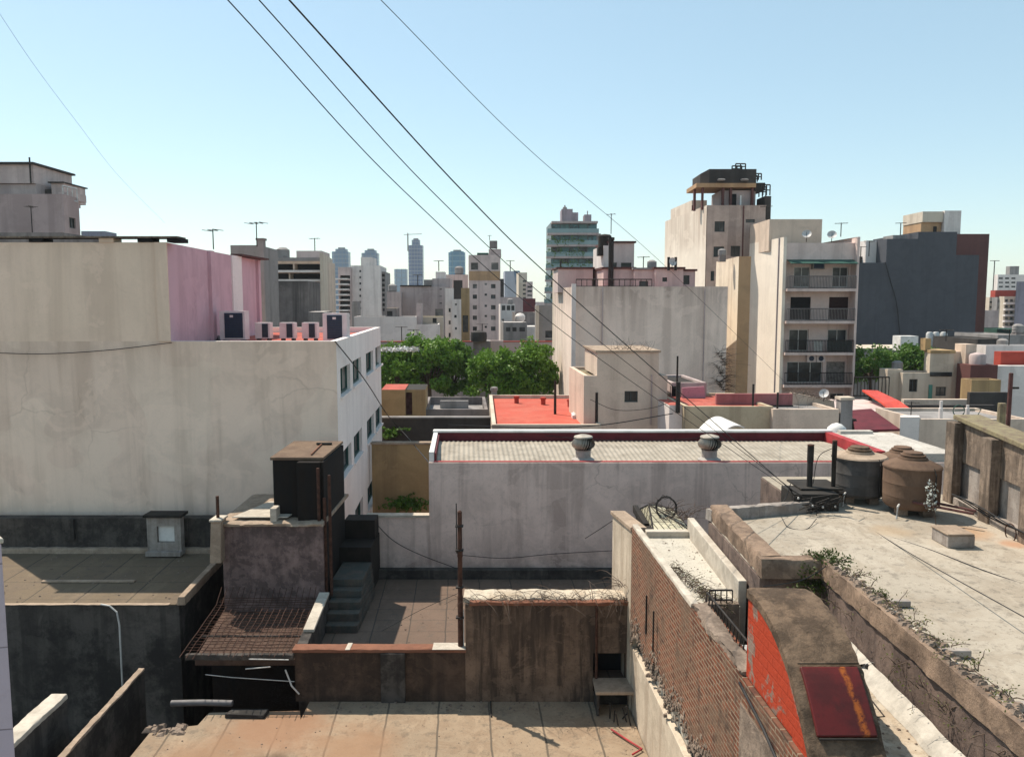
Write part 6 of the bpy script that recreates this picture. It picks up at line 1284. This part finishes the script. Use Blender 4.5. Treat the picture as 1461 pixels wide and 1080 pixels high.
# ================================================================== CENTRE BACKGROUND
Y = 170
t = building('white_slab_apartments', 'white slab apartment block with one column of small windows', 'building', foot(501, 543, Y, 14, 420), zat(379, Y), M['m_white'], M['m_grey'], parapet=.3, ops={0: [(512.6, 385.5 + i * 8.8, 515.2, 388.6 + i * 8.8) for i in range(7)]}, simple=True)
MB().box(xat(511, Y, 370), xat(527, Y, 370), Y + 3, Y + 9, zat(380, Y), zat(366, Y)).build('rooftop_house', M['m_white'], t)
t = building('curved_balcony_tower', 'narrow tower with dark stacked balconies beside the white slab', 'building', foot(483, 501, Y - 2, 12, 420), zat(382, Y), M['m_pinkgrey'], M['m_grey'], parapet=.2, ops={0: [(485, 393 + i * 7.4, 499.5, 397.6 + i * 7.4) for i in range(9)]}, dep=1.0, simple=True, gm=M['dark_void'])
for i in range(9): MB().box(xat(481.5, Y, 400), xat(501, Y, 400), Y - 4, Y - 2.003, zat(399.5 + i * 7.4, Y - 2), zat(397.4 + i * 7.4, Y - 2)).build('balcony', M['m_white'], t)
t = building('dark_balcony_block', 'strip of dark balconies on the right edge of the white slab', 'building', foot(543, 550, Y + 3, 12, 420), zat(387, Y), M['m_grey'], M['m_grey'], parapet=0, ops={0: [(544.5, 391 + i * 7, 549, 395 + i * 7) for i in range(8)]}, simple=True, gm=M['dark_void'])
building('tiny_tank_block', 'tiny black topped shaft in front of the white slab', 'building', foot(502, 511, 120, 3, 440), zat(430, 120), M['m_grey'], M['tar'], parapet=0)
# towers
M['tw_blue'] = banded('tw_blue', (.07, .12, .19), (.17, .22, .28), 3.3, .35, 3.0, .25)
M['tw_dark'] = banded('tw_dark', (.05, .08, .15), (.22, .25, .3), 3.3, .22, 2.6, .2)
M['tw_pale'] = banded('tw_pale', (.16, .22, .28), (.24, .29, .34), 3.5, .25, 4, .2)
M['tw_teal'] = banded('tw_teal', (.05, .13, .2), (.15, .27, .33), 3.6, .22, 5, .15)
def tower(label, px0, px1, pyt, Y, mat, cap=None, name='office_tower'):
    x0, x1 = xat(px0, Y, pyt), xat(px1, Y, pyt); z = zat(pyt, Y); wd = x1 - x0; b = wd * .16
    def octa(x0, x1, y0, y1, b): return [(x0 + b, y0), (x1 - b, y0), (x1, y0 + b), (x1, y1 - b), (x1 - b, y1), (x0 + b, y1), (x0, y1 - b), (x0, y0 + b)]
    t = thing(name, label, 'tower', ((x0 + x1) / 2, Y, GZ)); MB().prism(octa(x0, x1, Y, Y + wd, b), GZ, z).build('shaft', mat, t)
    if cap:
        a, c, yc = cap; x2, x3 = xat(a, Y, yc), xat(c, Y, yc); MB().prism(octa(x2, x3, Y + (wd - x3 + x2) / 2, Y + (wd + x3 - x2) / 2, (x3 - x2) * .16), z + .01, zat(yc, Y)).build('crown', mat, t)
        w3 = x3 - x2; MB().prism(octa(x2 + w3 * .2, x3 - w3 * .2, Y + wd * .35, Y + wd * .65, w3 * .1), zat(yc, Y) + .01, zat(yc - 2.4, Y)).build('roof_plant', M['m_grey'], t)
    return t
tower('blue glass tower with a stepped crown behind the cream slab at left', 472.5, 496, 359, 640, M['tw_blue'], (477, 493, 355))
tower('blue grey tower with a stepped crown rising behind the white slab', 515, 538, 361, 660, M['tw_blue'], (519, 535, 357))
tower('dark blue round topped skyscraper under a crane', 582, 602.5, 350, 720, M['tw_dark'], (586.5, 598, 342))
tower('short pale glass tower left of the dark skyscraper', 562, 580, 384, 620, M['tw_pale'])
tower('teal blue gridded tower left of the pink apartment tower', 639.5, 663, 360, 520, M['tw_teal'], (642, 661, 358.5))
x, y, z = P(582, 352, 715); t = thing('tower_crane', 'thin tower crane standing on the dark skyscraper', 'crane', (x, y, z)); MB().tube([(x, y, z - 4), (x, y, zat(334, 715))], .6, 4).build('mast', M['m_grey'], t); MB().tube([(xat(576, 715, 335), y, zat(335, 715)), (xat(602, 715, 335), y, zat(334, 715))], .28, 4).build('jib', M['m_grey'], t); MB().tube([(x, y, zat(334, 715)), (x, y, zat(332.5, 715))], .4, 4).build('peak', M['m_grey'], t)
# pinkish clutter
Y = 130
t = building('pink_long_block', 'long blank pinkish block with a black roof edge below the skyscraper', 'building', foot(571, 637, Y, 10, 430), zat(409, Y), M['m_pinkgrey'], M['tar'], parapet=.2, ops={0: [(627, 412, 630.5, 413.5), (627, 422, 630.5, 423.5), (627, 432, 630.5, 433.5), (621, 441, 632, 452)]}, simple=True)
MB().box(xat(571, Y, 408), xat(615, Y, 408), Y - .2, Y + 1, zat(409, Y) + .003, zat(407, Y)).build('roof_edge', M['tar'], t); MB().box(xat(615, Y, 400), xat(640, Y, 400), Y + 2, Y + 8, zat(410, Y), zat(397, Y)).build('rooftop_house', M['m_pinkgrey'], t)
MB().box(xat(619, Y, 390), xat(632, Y, 390), Y + 3, Y + 6, zat(397, Y), zat(387, Y)).build('rooftop_tank', M['m_white'], t); MB().box(xat(600, Y, 400), xat(615, Y, 400), Y + 5, Y + 9, zat(410, Y), zat(398, Y)).build('rooftop_house', M['m_grey'], t)
building('pink_low_block', 'low pinkish block at the left end of the long blank one', 'building', foot(552, 572, Y - 4, 8, 430), zat(417, Y), M['m_pinkgrey'], M['m_grey'], parapet=.2)
t = building('white_stepped_house', 'wide white blank wall with a stepped top above the trees', 'house', foot(505, 594, 95, 6, 460), zat(452, 95), M['m_white'], M['m_grey'], parapet=.1)
building('white_stepped_wing', 'lower white wing right of the stepped white wall', 'house', foot(594, 626, 95.2, 6, 460), zat(463, 95), M['m_white'], M['m_grey'], parapet=.1)
building('grey_roof_room', 'small grey roof room with a dark opening on the stepped white wall', 'house', foot(594, 601, 96, 4, 455), zat(433, 96), M['m_pinkgrey'], M['m_grey'], parapet=0)
building('yellow_lit_room', 'low lit cream rooftop room with dark doorway behind the white wing', 'house', foot(601, 632, 100, 4, 455), zat(452, 100), M['m_cream'], M['moss_top'], parapet=0, ops={0: [(617, 454, 623, 461)]}, simple=True)
building('dark_roof_hut', 'dark hut with an opening at the left of the stepped white wall', 'house', foot(550, 566, 97, 4, 450), zat(440, 97), M['m_concrete'], M['moss_top'], parapet=0, ops={0: [(552, 444, 560, 451)]}, simple=True)
building('white_shaft_house', 'tall white narrow shaft with three small windows left of the pink tower', 'building', foot(635, 647, 110, 5, 440), zat(411, 110), M['m_white'], M['m_grey'], parapet=.1, ops={0: [(640, 440, 643, 445.5), (640, 457.5, 643, 463), (640, 475, 643, 481)]}, simple=True)
building('white_small_house', 'lower white house with three tiny windows beside the narrow shaft', 'building', foot(645, 658, 107, 4, 450), zat(427, 107), M['m_white'], M['m_grey'], parapet=.1, ops={0: [(649, 433, 652, 436), (648, 449.5, 651.5, 453.5), (649, 467, 652, 470.5)]}, simple=True)
building('ochre_narrow_house', 'narrow ochre house squeezed against the pink apartment tower', 'building', foot(658, 670, 115, 5, 440), zat(411, 115), M['m_ochre'], M['m_grey'], parapet=.1, ops={0: [(660, 450, 668, 474)]}, simple=True)
building('dark_gap_block', 'dark narrow block between white shaft and ochre house', 'building', foot(647, 660, 122, 5, 420), zat(400, 122), M['m_dark'], M['m_grey'], parapet=0)
building('lilac_roof_block', 'lilac white rooftop block below the teal tower', 'building', foot(636, 668, 160, 8, 400), zat(392, 160), M['m_pink'], M['m_grey'], parapet=.2)
Y = 150
t = building('pink_apartment_tower', 'pink apartment tower with small windows and an orange stained band', 'building', foot(669, 714, Y, 8, 420), zat(364, Y), M['m_pink'], M['m_grey'], parapet=.3, simple=True,
    ops={0: [(a, b, c, b + 6) for b in (405.5, 420.5, 435.5, 450.5, 466) for a, c in ((674.5, 680.5), (700.5, 707))] + [(691.4, b, 694.8, b + 3) for b in (404, 419, 435, 449.5, 465)] + [(672, 375, 682, 385), (701, 375, 711, 385)]})
MB().box(xat(669.5, Y, 393), xat(713, Y, 393), Y - .12, Y - .004, zat(400, Y), zat(387, Y)).build('stained_band', M['m_orange'], t)
MB().box(xat(697, Y, 360), xat(714.5, Y, 360), Y + 1, Y + 6, zat(365, Y), zat(355, Y)).build('rooftop_house', M['m_pinkgrey'], t)
MB().box(xat(698, Y, 348), xat(709, Y, 348), Y + 2, Y + 4, zat(353, Y), zat(342.5, Y)).build('rooftop_tank', M['m_concrete'], t)
for px in (699.5, 707.5): MB().box(xat(px - .6, Y, 354), xat(px + .6, Y, 354), Y + 2.3, Y + 2.8, zat(356, Y), zat(353, Y)).build('tank_leg', M['m_concrete'], t)
MB().box(xat(680, Y, 362), xat(696, Y, 362), Y + 2, Y + 5, zat(365, Y), zat(360, Y)).build('roof_clutter', M['m_green'], t)
antenna('thin antenna on the rooftop tank of the pink apartment tower', 698.5, 336, 343, Y + 2, 2, .3, .06)
# right of pink tower
Y = 260
t = building('blue_white_slab', 'pale blue white slab with a dark glass wedge right of the pink tower', 'building', foot(720, 742, Y, 10, 410), zat(387, Y), pl('bluewhite', (.42, .44, .5), blotch=.1, streak=.1), M['m_grey'], parapet=0)
MB().hull8([P(733, 386.5, Y - .3), P(741, 386.5, Y - .3), (P(741, 386.5, Y)[0], Y - .003, P(741, 386.5, Y)[2]), (P(733, 386.5, Y)[0], Y - .003, P(733, 386.5, Y)[2])][::1], [P(736, 406, Y - .3), P(741, 406, Y - .3), (P(741, 406, Y)[0], Y - .003, P(741, 406, Y)[2]), (P(736, 406, Y)[0], Y - .003, P(736, 406, Y)[2])]).build('glass_wedge', M['tw_blue'], t)
building('stepped_cream_block', 'cream stepped block with a yellow edge beside the pale slab', 'building', foot(740, 752, Y - 20, 10, 410), zat(389, Y - 20), M['m_cream'], M['m_grey'], parapet=0, ops={0: [(746, 400 + i * 6, 751, 402.5 + i * 6) for i in range(5)]}, simple=True)
building('stepped_pink_block', 'pinkish block stepping down right of the cream stepped block', 'building', foot(751, 760, Y - 22, 10, 420), zat(402, Y - 22), M['m_pink'], M['m_grey'], parapet=0, ops={0: [(752.5, 408 + i * 6, 759, 411 + i * 6) for i in range(4)]}, simple=True)
t = building('dark_red_building', 'dark red building under the stepped cream blocks', 'building', foot(746, 764, 190, 8, 430), zat(426, 190), pl('darkred', (.16, .03, .04)), M['m_grey'], parapet=0)
building('thin_dark_block', 'thin dark block touching the right side of the pink tower', 'building', foot(714, 719, 175, 6, 420), zat(398, 175), M['m_dark'], M['m_grey'], parapet=0)
building('balcony_house', 'pale house with a row of dark balcony windows right of the pink tower', 'building', foot(714, 735, 130, 6, 450), zat(434, 130), M['m_white'], M['m_grey'], parapet=.2, ops={0: [(716, 436, 721, 443), (723, 436, 728, 443), (729.5, 436, 734, 443), (716, 455, 719, 462)]}, simple=True)
building('green_roof_house', 'low house with a mossy green roof behind the pale balcony house', 'building', foot(714, 746, 150, 10, 430), zat(424, 150), M['m_pinkgrey'], M['moss_top'], parapet=0)
building('grey_terrace_house', 'grey house with a flat white roof edge and barred terrace', 'building', foot(718, 752, 105, 7, 470), zat(460, 105), M['m_grey'], M['m_white'], parapet=.1, ops={0: [(722, 467, 728, 473), (731, 467, 737, 473), (741, 467, 749, 473)]}, simple=True)
building('brown_clutter_block', 'brownish flat roof with clutter left of the narrow side building', 'building', foot(735, 768, 118, 7, 450), zat(446, 118), M['m_concrete'], M['m_cream2'], parapet=.1)
building('white_rooftop_row', 'thin white roof edge in front of the dark red building', 'building', foot(750, 768, 112, 6, 470), zat(466, 112), M['m_white'], M['m_white'], parapet=0)
x, y, z = P(742, 452, 116); t = thing('rooftop_tank', 'small white ball tank on the brownish flat roof', 'water tank', (x, y, z - .5)); MB().lathe((x, y, z - .7), [(.5, 0), (.75, .35), (.75, .8), (.45, 1.15), (.05, 1.25)], 14).build('shell', M['m_white'], t, True)
building('hazy_far_block', 'hazy pale block on the horizon near the glass building', 'building', foot(757, 782, 420, 10, 435), zat(431, 420), M['m_pinkgrey'], M['m_grey'], parapet=0)
building('hazy_low_row', 'low hazy row of roofs on the horizon beneath the cables', 'building', foot(745, 800, 480, 10, 435), zat(434, 480), M['m_grey'], M['m_grey'], parapet=0)
t = building('narrow_side_building', 'narrow grey green building end with a pale edge painted sunlit left of the blank wall', 'building', [(xat(765, 90, 470), 90), (xat(795, 90, 470), 90), (xat(795, 90, 470), 98), (xat(763, 98, 470), 98)], zat(436, 90), M['m_grey'], M['m_concrete'], parapet=.1, ops={0: [(778, 472, 792, 482), (778, 485, 792, 494)]}, simple=True)
MB().box(xat(764, 89.9, 470), xat(769, 89.9, 470), 89.7, 89.997, GZ, zat(436, 90)).build('painted_lit_edge', M['m_cream'], t)  # cream strip paints the sunlit edge onto the grey front
t = wallthing('long pinkish wall with a red coping behind the trees', 520, 790, 488, 78, M['m_pinkgrey'], .4, M['m_red'], name='boundary_wall')
building('pinkish_tank_room', 'pinkish low tank room with a dark vat above the trees', 'building', foot(675, 700, 76, 3, 490), zat(487, 76), M['m_concrete'], M['m_grey'], parapet=0)
x, y, z = P(683, 480, 76); t = thing('rooftop_vat', 'dark round vat with a white lid above the two round trees', 'water tank', (x, y, z - .8)); MB().lathe((x, y, z - .45), [(.75, 0), (.8, .5), (.75, .85), (.3, 1.0), (.05, 1.05)], 16).build('shell', M['m_dark'], t, True)
wallthing('plain pinkish wall block right of the dark vat', 697, 718, 486, 77, M['m_pink'], .5, name='boundary_wall')

# glazed balcony building
Y = 185
x0, x1 = xat(786, Y, 380), xat(851, Y, 380)
t = thing('planted_balcony_tower', 'glass fronted tower with planted balconies and a mauve rooftop house', 'building', ((x0 + x1) / 2, Y, GZ))
MB().prism([(x0, Y), (x1, Y), (x1, Y + 14), (x0 - .5, Y + 14)], GZ, zat(317, Y)).build('core', pl('core_g', (.20, .25, .27), blotch=.2, streak=.2), t)
ys = [317 + 16.5 * i for i in range(8)]; r = random.Random(15)
for i, yy in enumerate(ys):
    z = zat(yy, Y); ov = 0 if i == 0 else .8; xa, xb = x0 - ov - .12 * i, x1 + ov * .3
    sl = MB(); sl.prism([(xa, Y - 2.2), (xb, Y - 2.2), (xb, Y), (xa, Y)], z - .45, z).build('balcony_slab', M['m_pinkgrey'], t)
    n_ = 5; wdt = (x1 - x0) / n_
    for j in range(n_): MB().box(x0 + j * wdt + .15, x0 + (j + 1) * wdt - .15, Y - .12, Y - .01, z - 2.75, z - .5).build('window', [M['glass_teal'], pl('teal_pane', (.18, .34, .36)), M['glass']][(i + j * 2) % 3 if i > 1 else (j % 2)], t)
    if i: MB().box(xa, xb, Y - 2.25, Y - 2.203, z + .0, z + .95).build('glass_balustrade', pl('balus', (.27, .37, .38), blotch=.1, streak=.1), t)
    if i > 1:
        lm = MB()
        for k in range(230):
            u_ = r.random(); leaf(lm, (xa + (xb - xa) * (.72 if i < 4 else 1) * u_, Y - 2.1 + r.uniform(-.4, .2), z + .7 + r.gauss(0, .3) + (.5 + .5 * sin(u_ * 23 + i * 2)) * r.uniform(-.6, 1.0)), r.uniform(.12, .34), r)
        lm.build('planting', M['leaf_b'], t)
MB().box(xat(802, Y, 310), xat(818, Y, 310), Y + 2, Y + 8, zat(317, Y) + .003, zat(297, Y)).build('rooftop_house', pl('mauve', (.34, .28, .31)), t); MB().box(xat(818.1, Y, 310), xat(826, Y, 310), Y + 2, Y + 8, zat(317, Y) + .003, zat(302, Y)).build('rooftop_house', M['mauve'], t)
MB().box(xat(835, Y, 310), xat(845, Y, 310), Y + 2, Y + 6, zat(317, Y) + .003, zat(305, Y)).build('rooftop_tank', M['mauve'], t); MB().lathe((xat(807.5, Y, 295), Y + 4, zat(297, Y)), [(.5, 0), (.5, .6), (.2, .7), (.15, 1.1)], 8).build('roof_vent', M['m_grey'], t)
MB().tube([(xat(840, Y, 300), Y + 3, zat(305, Y)), (xat(840, Y, 300), Y + 3, zat(299, Y))], .12, 4).build('spike', M['m_grey'], t)
MB().box(x1 + .003, xat(858, Y, 340), Y + 1, Y + 6, zat(400, Y), zat(333, Y)).build('side_bay', M['m_grey'], t)

# ================================================================== TREES
def tree(label, px, py, Y, rx, rz, ground, mat, seed, nleaf=9000, ls=.16, group='trees between the roofs', name='leafy_tree'):
    from mathutils import Vector
    r = random.Random(seed); c = Vector(P(px, py, Y)); t = thing(name, label, 'tree', (c.x, c.y, ground), group)
    m = MB(); m.tube([(c.x, c.y, ground), (c.x + .1, c.y, ground + (c.z - ground) * .6), (c.x, c.y + .1, c.z)], .24, 8, .12); m.build('trunk', M['bark'], t)
    lb = MB(); cl = []
    for i in range(64):
        a, b = r.uniform(0, 2 * pi), r.uniform(-.75, 1); rr = math.sqrt(max(0, 1 - b * b)) * r.uniform(.7, 1.1); q = r.uniform(.62, 1.08)
        p = Vector((c.x + rx * rr * cos(a) * q, c.y + rx * rr * sin(a) * q, c.z + rz * b * q)); cl.append((p, r.uniform(.3, .85)))
        if i % 4 == 0: lb.tube([(c.x, c.y, c.z - rz * .7), tuple(c.lerp(p, .6)), tuple(p)], .07, 5, .02)
    lb.build('limbs', M['bark'], t)
    lm = MB()
    for i in range(nleaf):
        p, s_ = r.choice(cl); d = Vector((r.gauss(0, 1), r.gauss(0, 1), r.gauss(0, .75))).normalized() * (s_ * r.random() ** .4); leaf(lm, p + d, ls * r.uniform(.6, 1.4), r)
    lm.build('crown', mat, t)
tree('wide leafy tree cut by the white window side at left', 566, 530, 64, 2.6, 2.2, GZ, M['leaf_a'], 1)
tree('broad leafy tree between the left one and the dark gap', 612, 526, 63, 2.6, 2.4, GZ, M['leaf_a'], 2)
tree('leafy tree filling the dark gap left of the two round ones', 645, 530, 66, 2.0, 2.2, GZ, M['leaf_b'], 3)
tree('round bright tree left of the tallest round one', 703, 539, 61, 1.95, 1.9, GZ, M['leaf_a'], 4)
tree('round bright tree beside the blank white building', 758, 532, 62, 2.2, 2.1, GZ, M['leaf_a'], 5)
tree('dark low tree in the gap behind the red roof', 735, 556, 66, 2.2, 1.6, GZ, M['leaf_b'], 6, 5000)
tree('tree before the slate wall just right of the balcony block', 1243, 524, 70, 2.3, 1.5, GZ, M['leaf_b'], 7, 5000)
tree('tree before the slate wall left of the pale yellow house', 1304, 516, 72, 2.0, 1.3, GZ, M['leaf_b'], 8, 5000)
tree('lowest dark tree between the other two before the slate wall', 1272, 525, 74, 1.9, 1.4, GZ, M['leaf_b'], 9, 4000)
r = random.Random(2); m = MB()
for i in range(520): leaf(m, [P(545 + r.random() * 56, 499 - (i % 2) * r.random() * 2, 61 + r.random())[k] + r.gauss(0, .06) for k in range(3)], .14, r)
tag(m.build('white_blossom', M['white_paint']), 'ragged band of white blossom across the top of the leftmost trees', 'blossom')

# ------------------------------------------------------------------ small roof clutter
for (px, y0, y1, Yq, lb) in ((392, 356, 371, 96, 'short antenna at the left end of the terrace apartments roof'), (449, 340, 358, 100, 'mast antenna on the rooftop box behind the balcony bands'), (596, 392, 407, 131, 'antenna on the black roof edge of the long pinkish block'), (626, 372, 387, 134, 'antenna on the white rooftop tank of the long pinkish block'), (728, 372, 387, 261, 'far antenna on the pale blue white slab'), (688, 462, 480, 77, 'antenna beside the dark round vat above the trees'), (573, 466, 488, 78.5, 'antenna on the red coping wall at left above the trees'), (590, 470, 488, 78.5, 'short antenna on the red coping wall above the trees'), (918, 366, 385, 58, 'antenna on the middle pink rooftop room of the blank building'), (1200, 318, 338, 66, 'antenna between the dishes and the right end of the balcony block'), (1093, 294, 313, 69, 'antenna on the penthouse of the balcony block'), (1240, 344, 366, 115, 'twin armed antenna on the left shoulder of the slate building'), (1228, 352, 374, 114, 'antenna on the leftmost step of the slate building'), (1285, 318, 336, 115, 'antenna on the middle step of the slate building'), (1418, 372, 415, 214, 'far lattice antenna left of the red stepped penthouse'), (1440, 470, 494, 67, 'antenna on the white house with the red band'), (1350, 470, 487, 62, 'antenna beside the chimney of the pale yellow house'), (1300, 573, 598, 38, 'antenna on the left part of the pale roof terrace')):
    antenna(lb, px, y0, y1, Yq, 4, .0045 * Yq + .12, .0006 * Yq)
r = random.Random(31)
for (px, py, Yq, sc_, lb) in ((404, 371, 97, .8, 'small grey tank on the terrace apartments roof'), (560, 417, 128, .7, 'small grey tank on the low pinkish block'), (655, 392, 162, .9, 'small tank on the lilac rooftop block'), (728, 434, 132, .5, 'small tank on the pale balcony house'), (930, 384, 59, .35, 'small tank at the back of the pink rooftop rooms'), (1030, 366, 60, .3, 'tiny tank on top of the narrow cream wall'), (1430, 497, 68, .45, 'low grey tank on the white house with the red band'), (1280, 528, 62, .4, 'low tank on the cream annex of the pale yellow house'), (1452, 476, 92, .6, 'grey tank among the low grey roof row')):
    x, y, z = P(px, py, Yq); t = thing('rooftop_tank', lb, 'water tank', (x, y, z)); MB().lathe((x, y, z + .2 * sc_), [(sc_ * .8, 0), (sc_, .1 * sc_), (sc_, 1.3 * sc_), (sc_ * .5, 1.65 * sc_), (.05, 1.7 * sc_)], 14).build('shell', M['m_grey'], t, True); MB().box(x - sc_ * .8, x + sc_ * .8, y - sc_ * .8, y + sc_ * .8, z - .4, z + .197 * sc_).build('stand', M['m_concrete'], t)
for (px, y0, y1, Yq, th_, lb) in ((860, 555, 410, 54.9, .05, 'rain pipe down the big blank wall near its left end'), (1006, 560, 412, 54.9, .04, 'thin rain pipe down the right part of the big blank wall'), (1112, 560, 340, 64.7, .07, 'dark rain pipe on the left corner of the balcony block'), (930, 606, 535, 35.9, .03, 'thin rain pipe on the right of the cream blocky house')):
    a = P(px, y0, Yq); b = P(px, y1, Yq); tag(MB().tube([(b[0], Yq, a[2]), (b[0], Yq, b[2])], th_, 6).build('rain_pipe', M['m_pinkgrey']), lb, 'pipe')

# ================================================================== OVERHEAD CABLES
def cable(label, pts, r=.012, n=40, mat=None, group=None, name='overhead_cable'):
    W = [P(*p) for p in pts]; path = []
    # smooth curve through the points in space
    from mathutils import Vector
    V = [Vector(q) for q in W]; V = [V[0] * 2 - V[1]] + V + [V[-1] * 2 - V[-2]]
    for i in range(1, len(V) - 2):
        for j in range(n // (len(V) - 3)):
            u = j / (n // (len(V) - 3)); a, b, c, d = V[i - 1:i + 3]
            path.append(tuple(.5 * ((2 * b) + (c - a) * u + (2 * a - 5 * b + 4 * c - d) * u * u + (3 * b - a - 3 * c + d) * u ** 3)))
    path.append(W[-1]); tag(MB().tube(path, r, 5).build(name, mat or M['cable']), label, 'cable', group)
cable('lowest of the three black cables slanting across the sky', [(320, -5, 7), (584, 280, 10.4), (820, 486, 14.4), (1135, 705, 17.2)], .006, 60)
cable('middle of the three black cables slanting across the sky', [(362, -8, 7), (623, 280, 10.4), (820, 459, 14.0), (1140, 706, 16.6)], .006, 60)
cable('uppermost and thickest of the three black cables slanting across the sky', [(405, -8, 7), (667, 280, 10.4), (820, 427, 13.2), (1134, 704, 16.4)], .0085, 60)
cable('thin single wire at the right of the three black cables', [(538, -5, 12), (760, 218, 18), (947, 378, 26), (1131, 556, 41)], .006, 60)
cable('very faint wire high at the upper left', [(-4, 15, 14), (50, 95, 16), (110, 175, 19), (170, 252, 24), (235, 318, 32)], .003)
cable('crooked dark crack laid as a thin tube down the slate wall', [(1263, 374, 111.7), (1270, 400, 111.7), (1279, 432, 111.7), (1284, 478, 111.7)], .07)  # thin tube stands in for a crack line in the wall
cable('sagging cable along the beige left wall', [(-20, 503, 24.9), (60, 505, 24.9), (150, 500, 24.9), (245, 489, 24.9)], .012, mat=M['cable'])
cable('cable crossing the white window side from roof corner to the black wall', [(478, 487, 24.8), (503, 518, 27), (528, 553, 30), (553, 592, 38), (580, 622, 38), (612, 660, 24.2)], .02)
cable('cable sagging on the low white wall right of the landing', [(532, 742, 23.9), (560, 770, 23.9), (597, 790, 23.8), (655, 812, 23.8)], .012)
cable('dark cable along the foot of the long white wall', [(660, 792, 23.85), (720, 796, 23.85), (790, 790, 23.85), (880, 785, 23.8)], .01)
cable('wire from the dark skylight kerb to the long white wall', [(890, 732, 18.6), (860, 752, 21), (835, 768, 23.9)], .01)
cable('fallen thin wire lying across the light terrace from tanks to parapet, left one', [(1212, 735, 15.9), (1300, 790, 13.2), (1461, 880, 9.8)], .008)
cable('fallen thin wire lying across the light terrace, right one', [(1208, 748, 15.2), (1310, 778, 13.8), (1400, 812, 12.5), (1480, 840, 11.7)], .008)
cable('wire sagging in front of the cream blocky house', [(842, 570, 33), (880, 585, 33), (930, 582, 33), (970, 568, 33)], .012)
cable('pair of dark cables low over the orange red roof to the house wall', [(640, 606, 29), (760, 610, 29), (860, 606, 30), (960, 590, 32)], .02)
cable('thin pale wire drooping along the red parapet of the long building', [(700, 612, 28.2), (830, 626, 27.6), (950, 628, 27.5), (1060, 618, 28)], .01)
cable('wire loop hanging beside the two dark posts', [(1128, 690, 16.3), (1120, 712, 16.2), (1105, 726, 16.0)], .01)
cable('curved wire between the two dark posts', [(1160, 690, 16.6), (1168, 652, 16.6), (1190, 638, 16.6)], .008)
cable('loose wire loop lying near the black box on the light terrace', [(1115, 738, 15.4), (1125, 752, 14.9), (1150, 755, 14.8), (1165, 740, 15.3)], .007)
cable('thin wire over the notch of the terrace parapet', [(1090, 836, 10.6), (1115, 833, 11.2), (1150, 825, 11.8), (1190, 800, 12.0)], .008)
cable('faint wire across the sunken terrace from pole to landing', [(656, 845, 17.3), (600, 870, 18.0), (545, 900, 18.6)], .006)

# worn arrises on everything close by
for o in list(S.objects):
    if o.type != 'MESH' or o.get("kind") == 'stuff' or len(o.data.polygons) > 60: continue
    r_ = o
    while r_.parent: r_ = r_.parent
    if r_.location.y < 24 and abs(r_.location.x) < 16 and not o.modifiers:
        b = o.modifiers.new('worn_edge', 'BEVEL'); b.width = .014; b.segments = 2; b.limit_method = 'ANGLE'; b.angle_limit = radians(50)

# thin summer haze
hz = MB().box(-2420, 2420, -70, 3020, GZ - 1, 75).build('haze', bpy.data.materials.new('haze')); struct(hz, 'stuff')
hm = hz.data.materials[0]; hm.use_nodes = True; hm.node_tree.nodes.remove(hm.node_tree.nodes["Principled BSDF"])
pv = hm.node_tree.nodes.new("ShaderNodeVolumePrincipled"); pv.inputs["Color"].default_value = (.9, .95, 1, 1); pv.inputs["Density"].default_value = .00018; pv.inputs["Anisotropy"].default_value = .3
hm.node_tree.links.new(pv.outputs[0], hm.node_tree.nodes["Material Output"].inputs["Volume"])
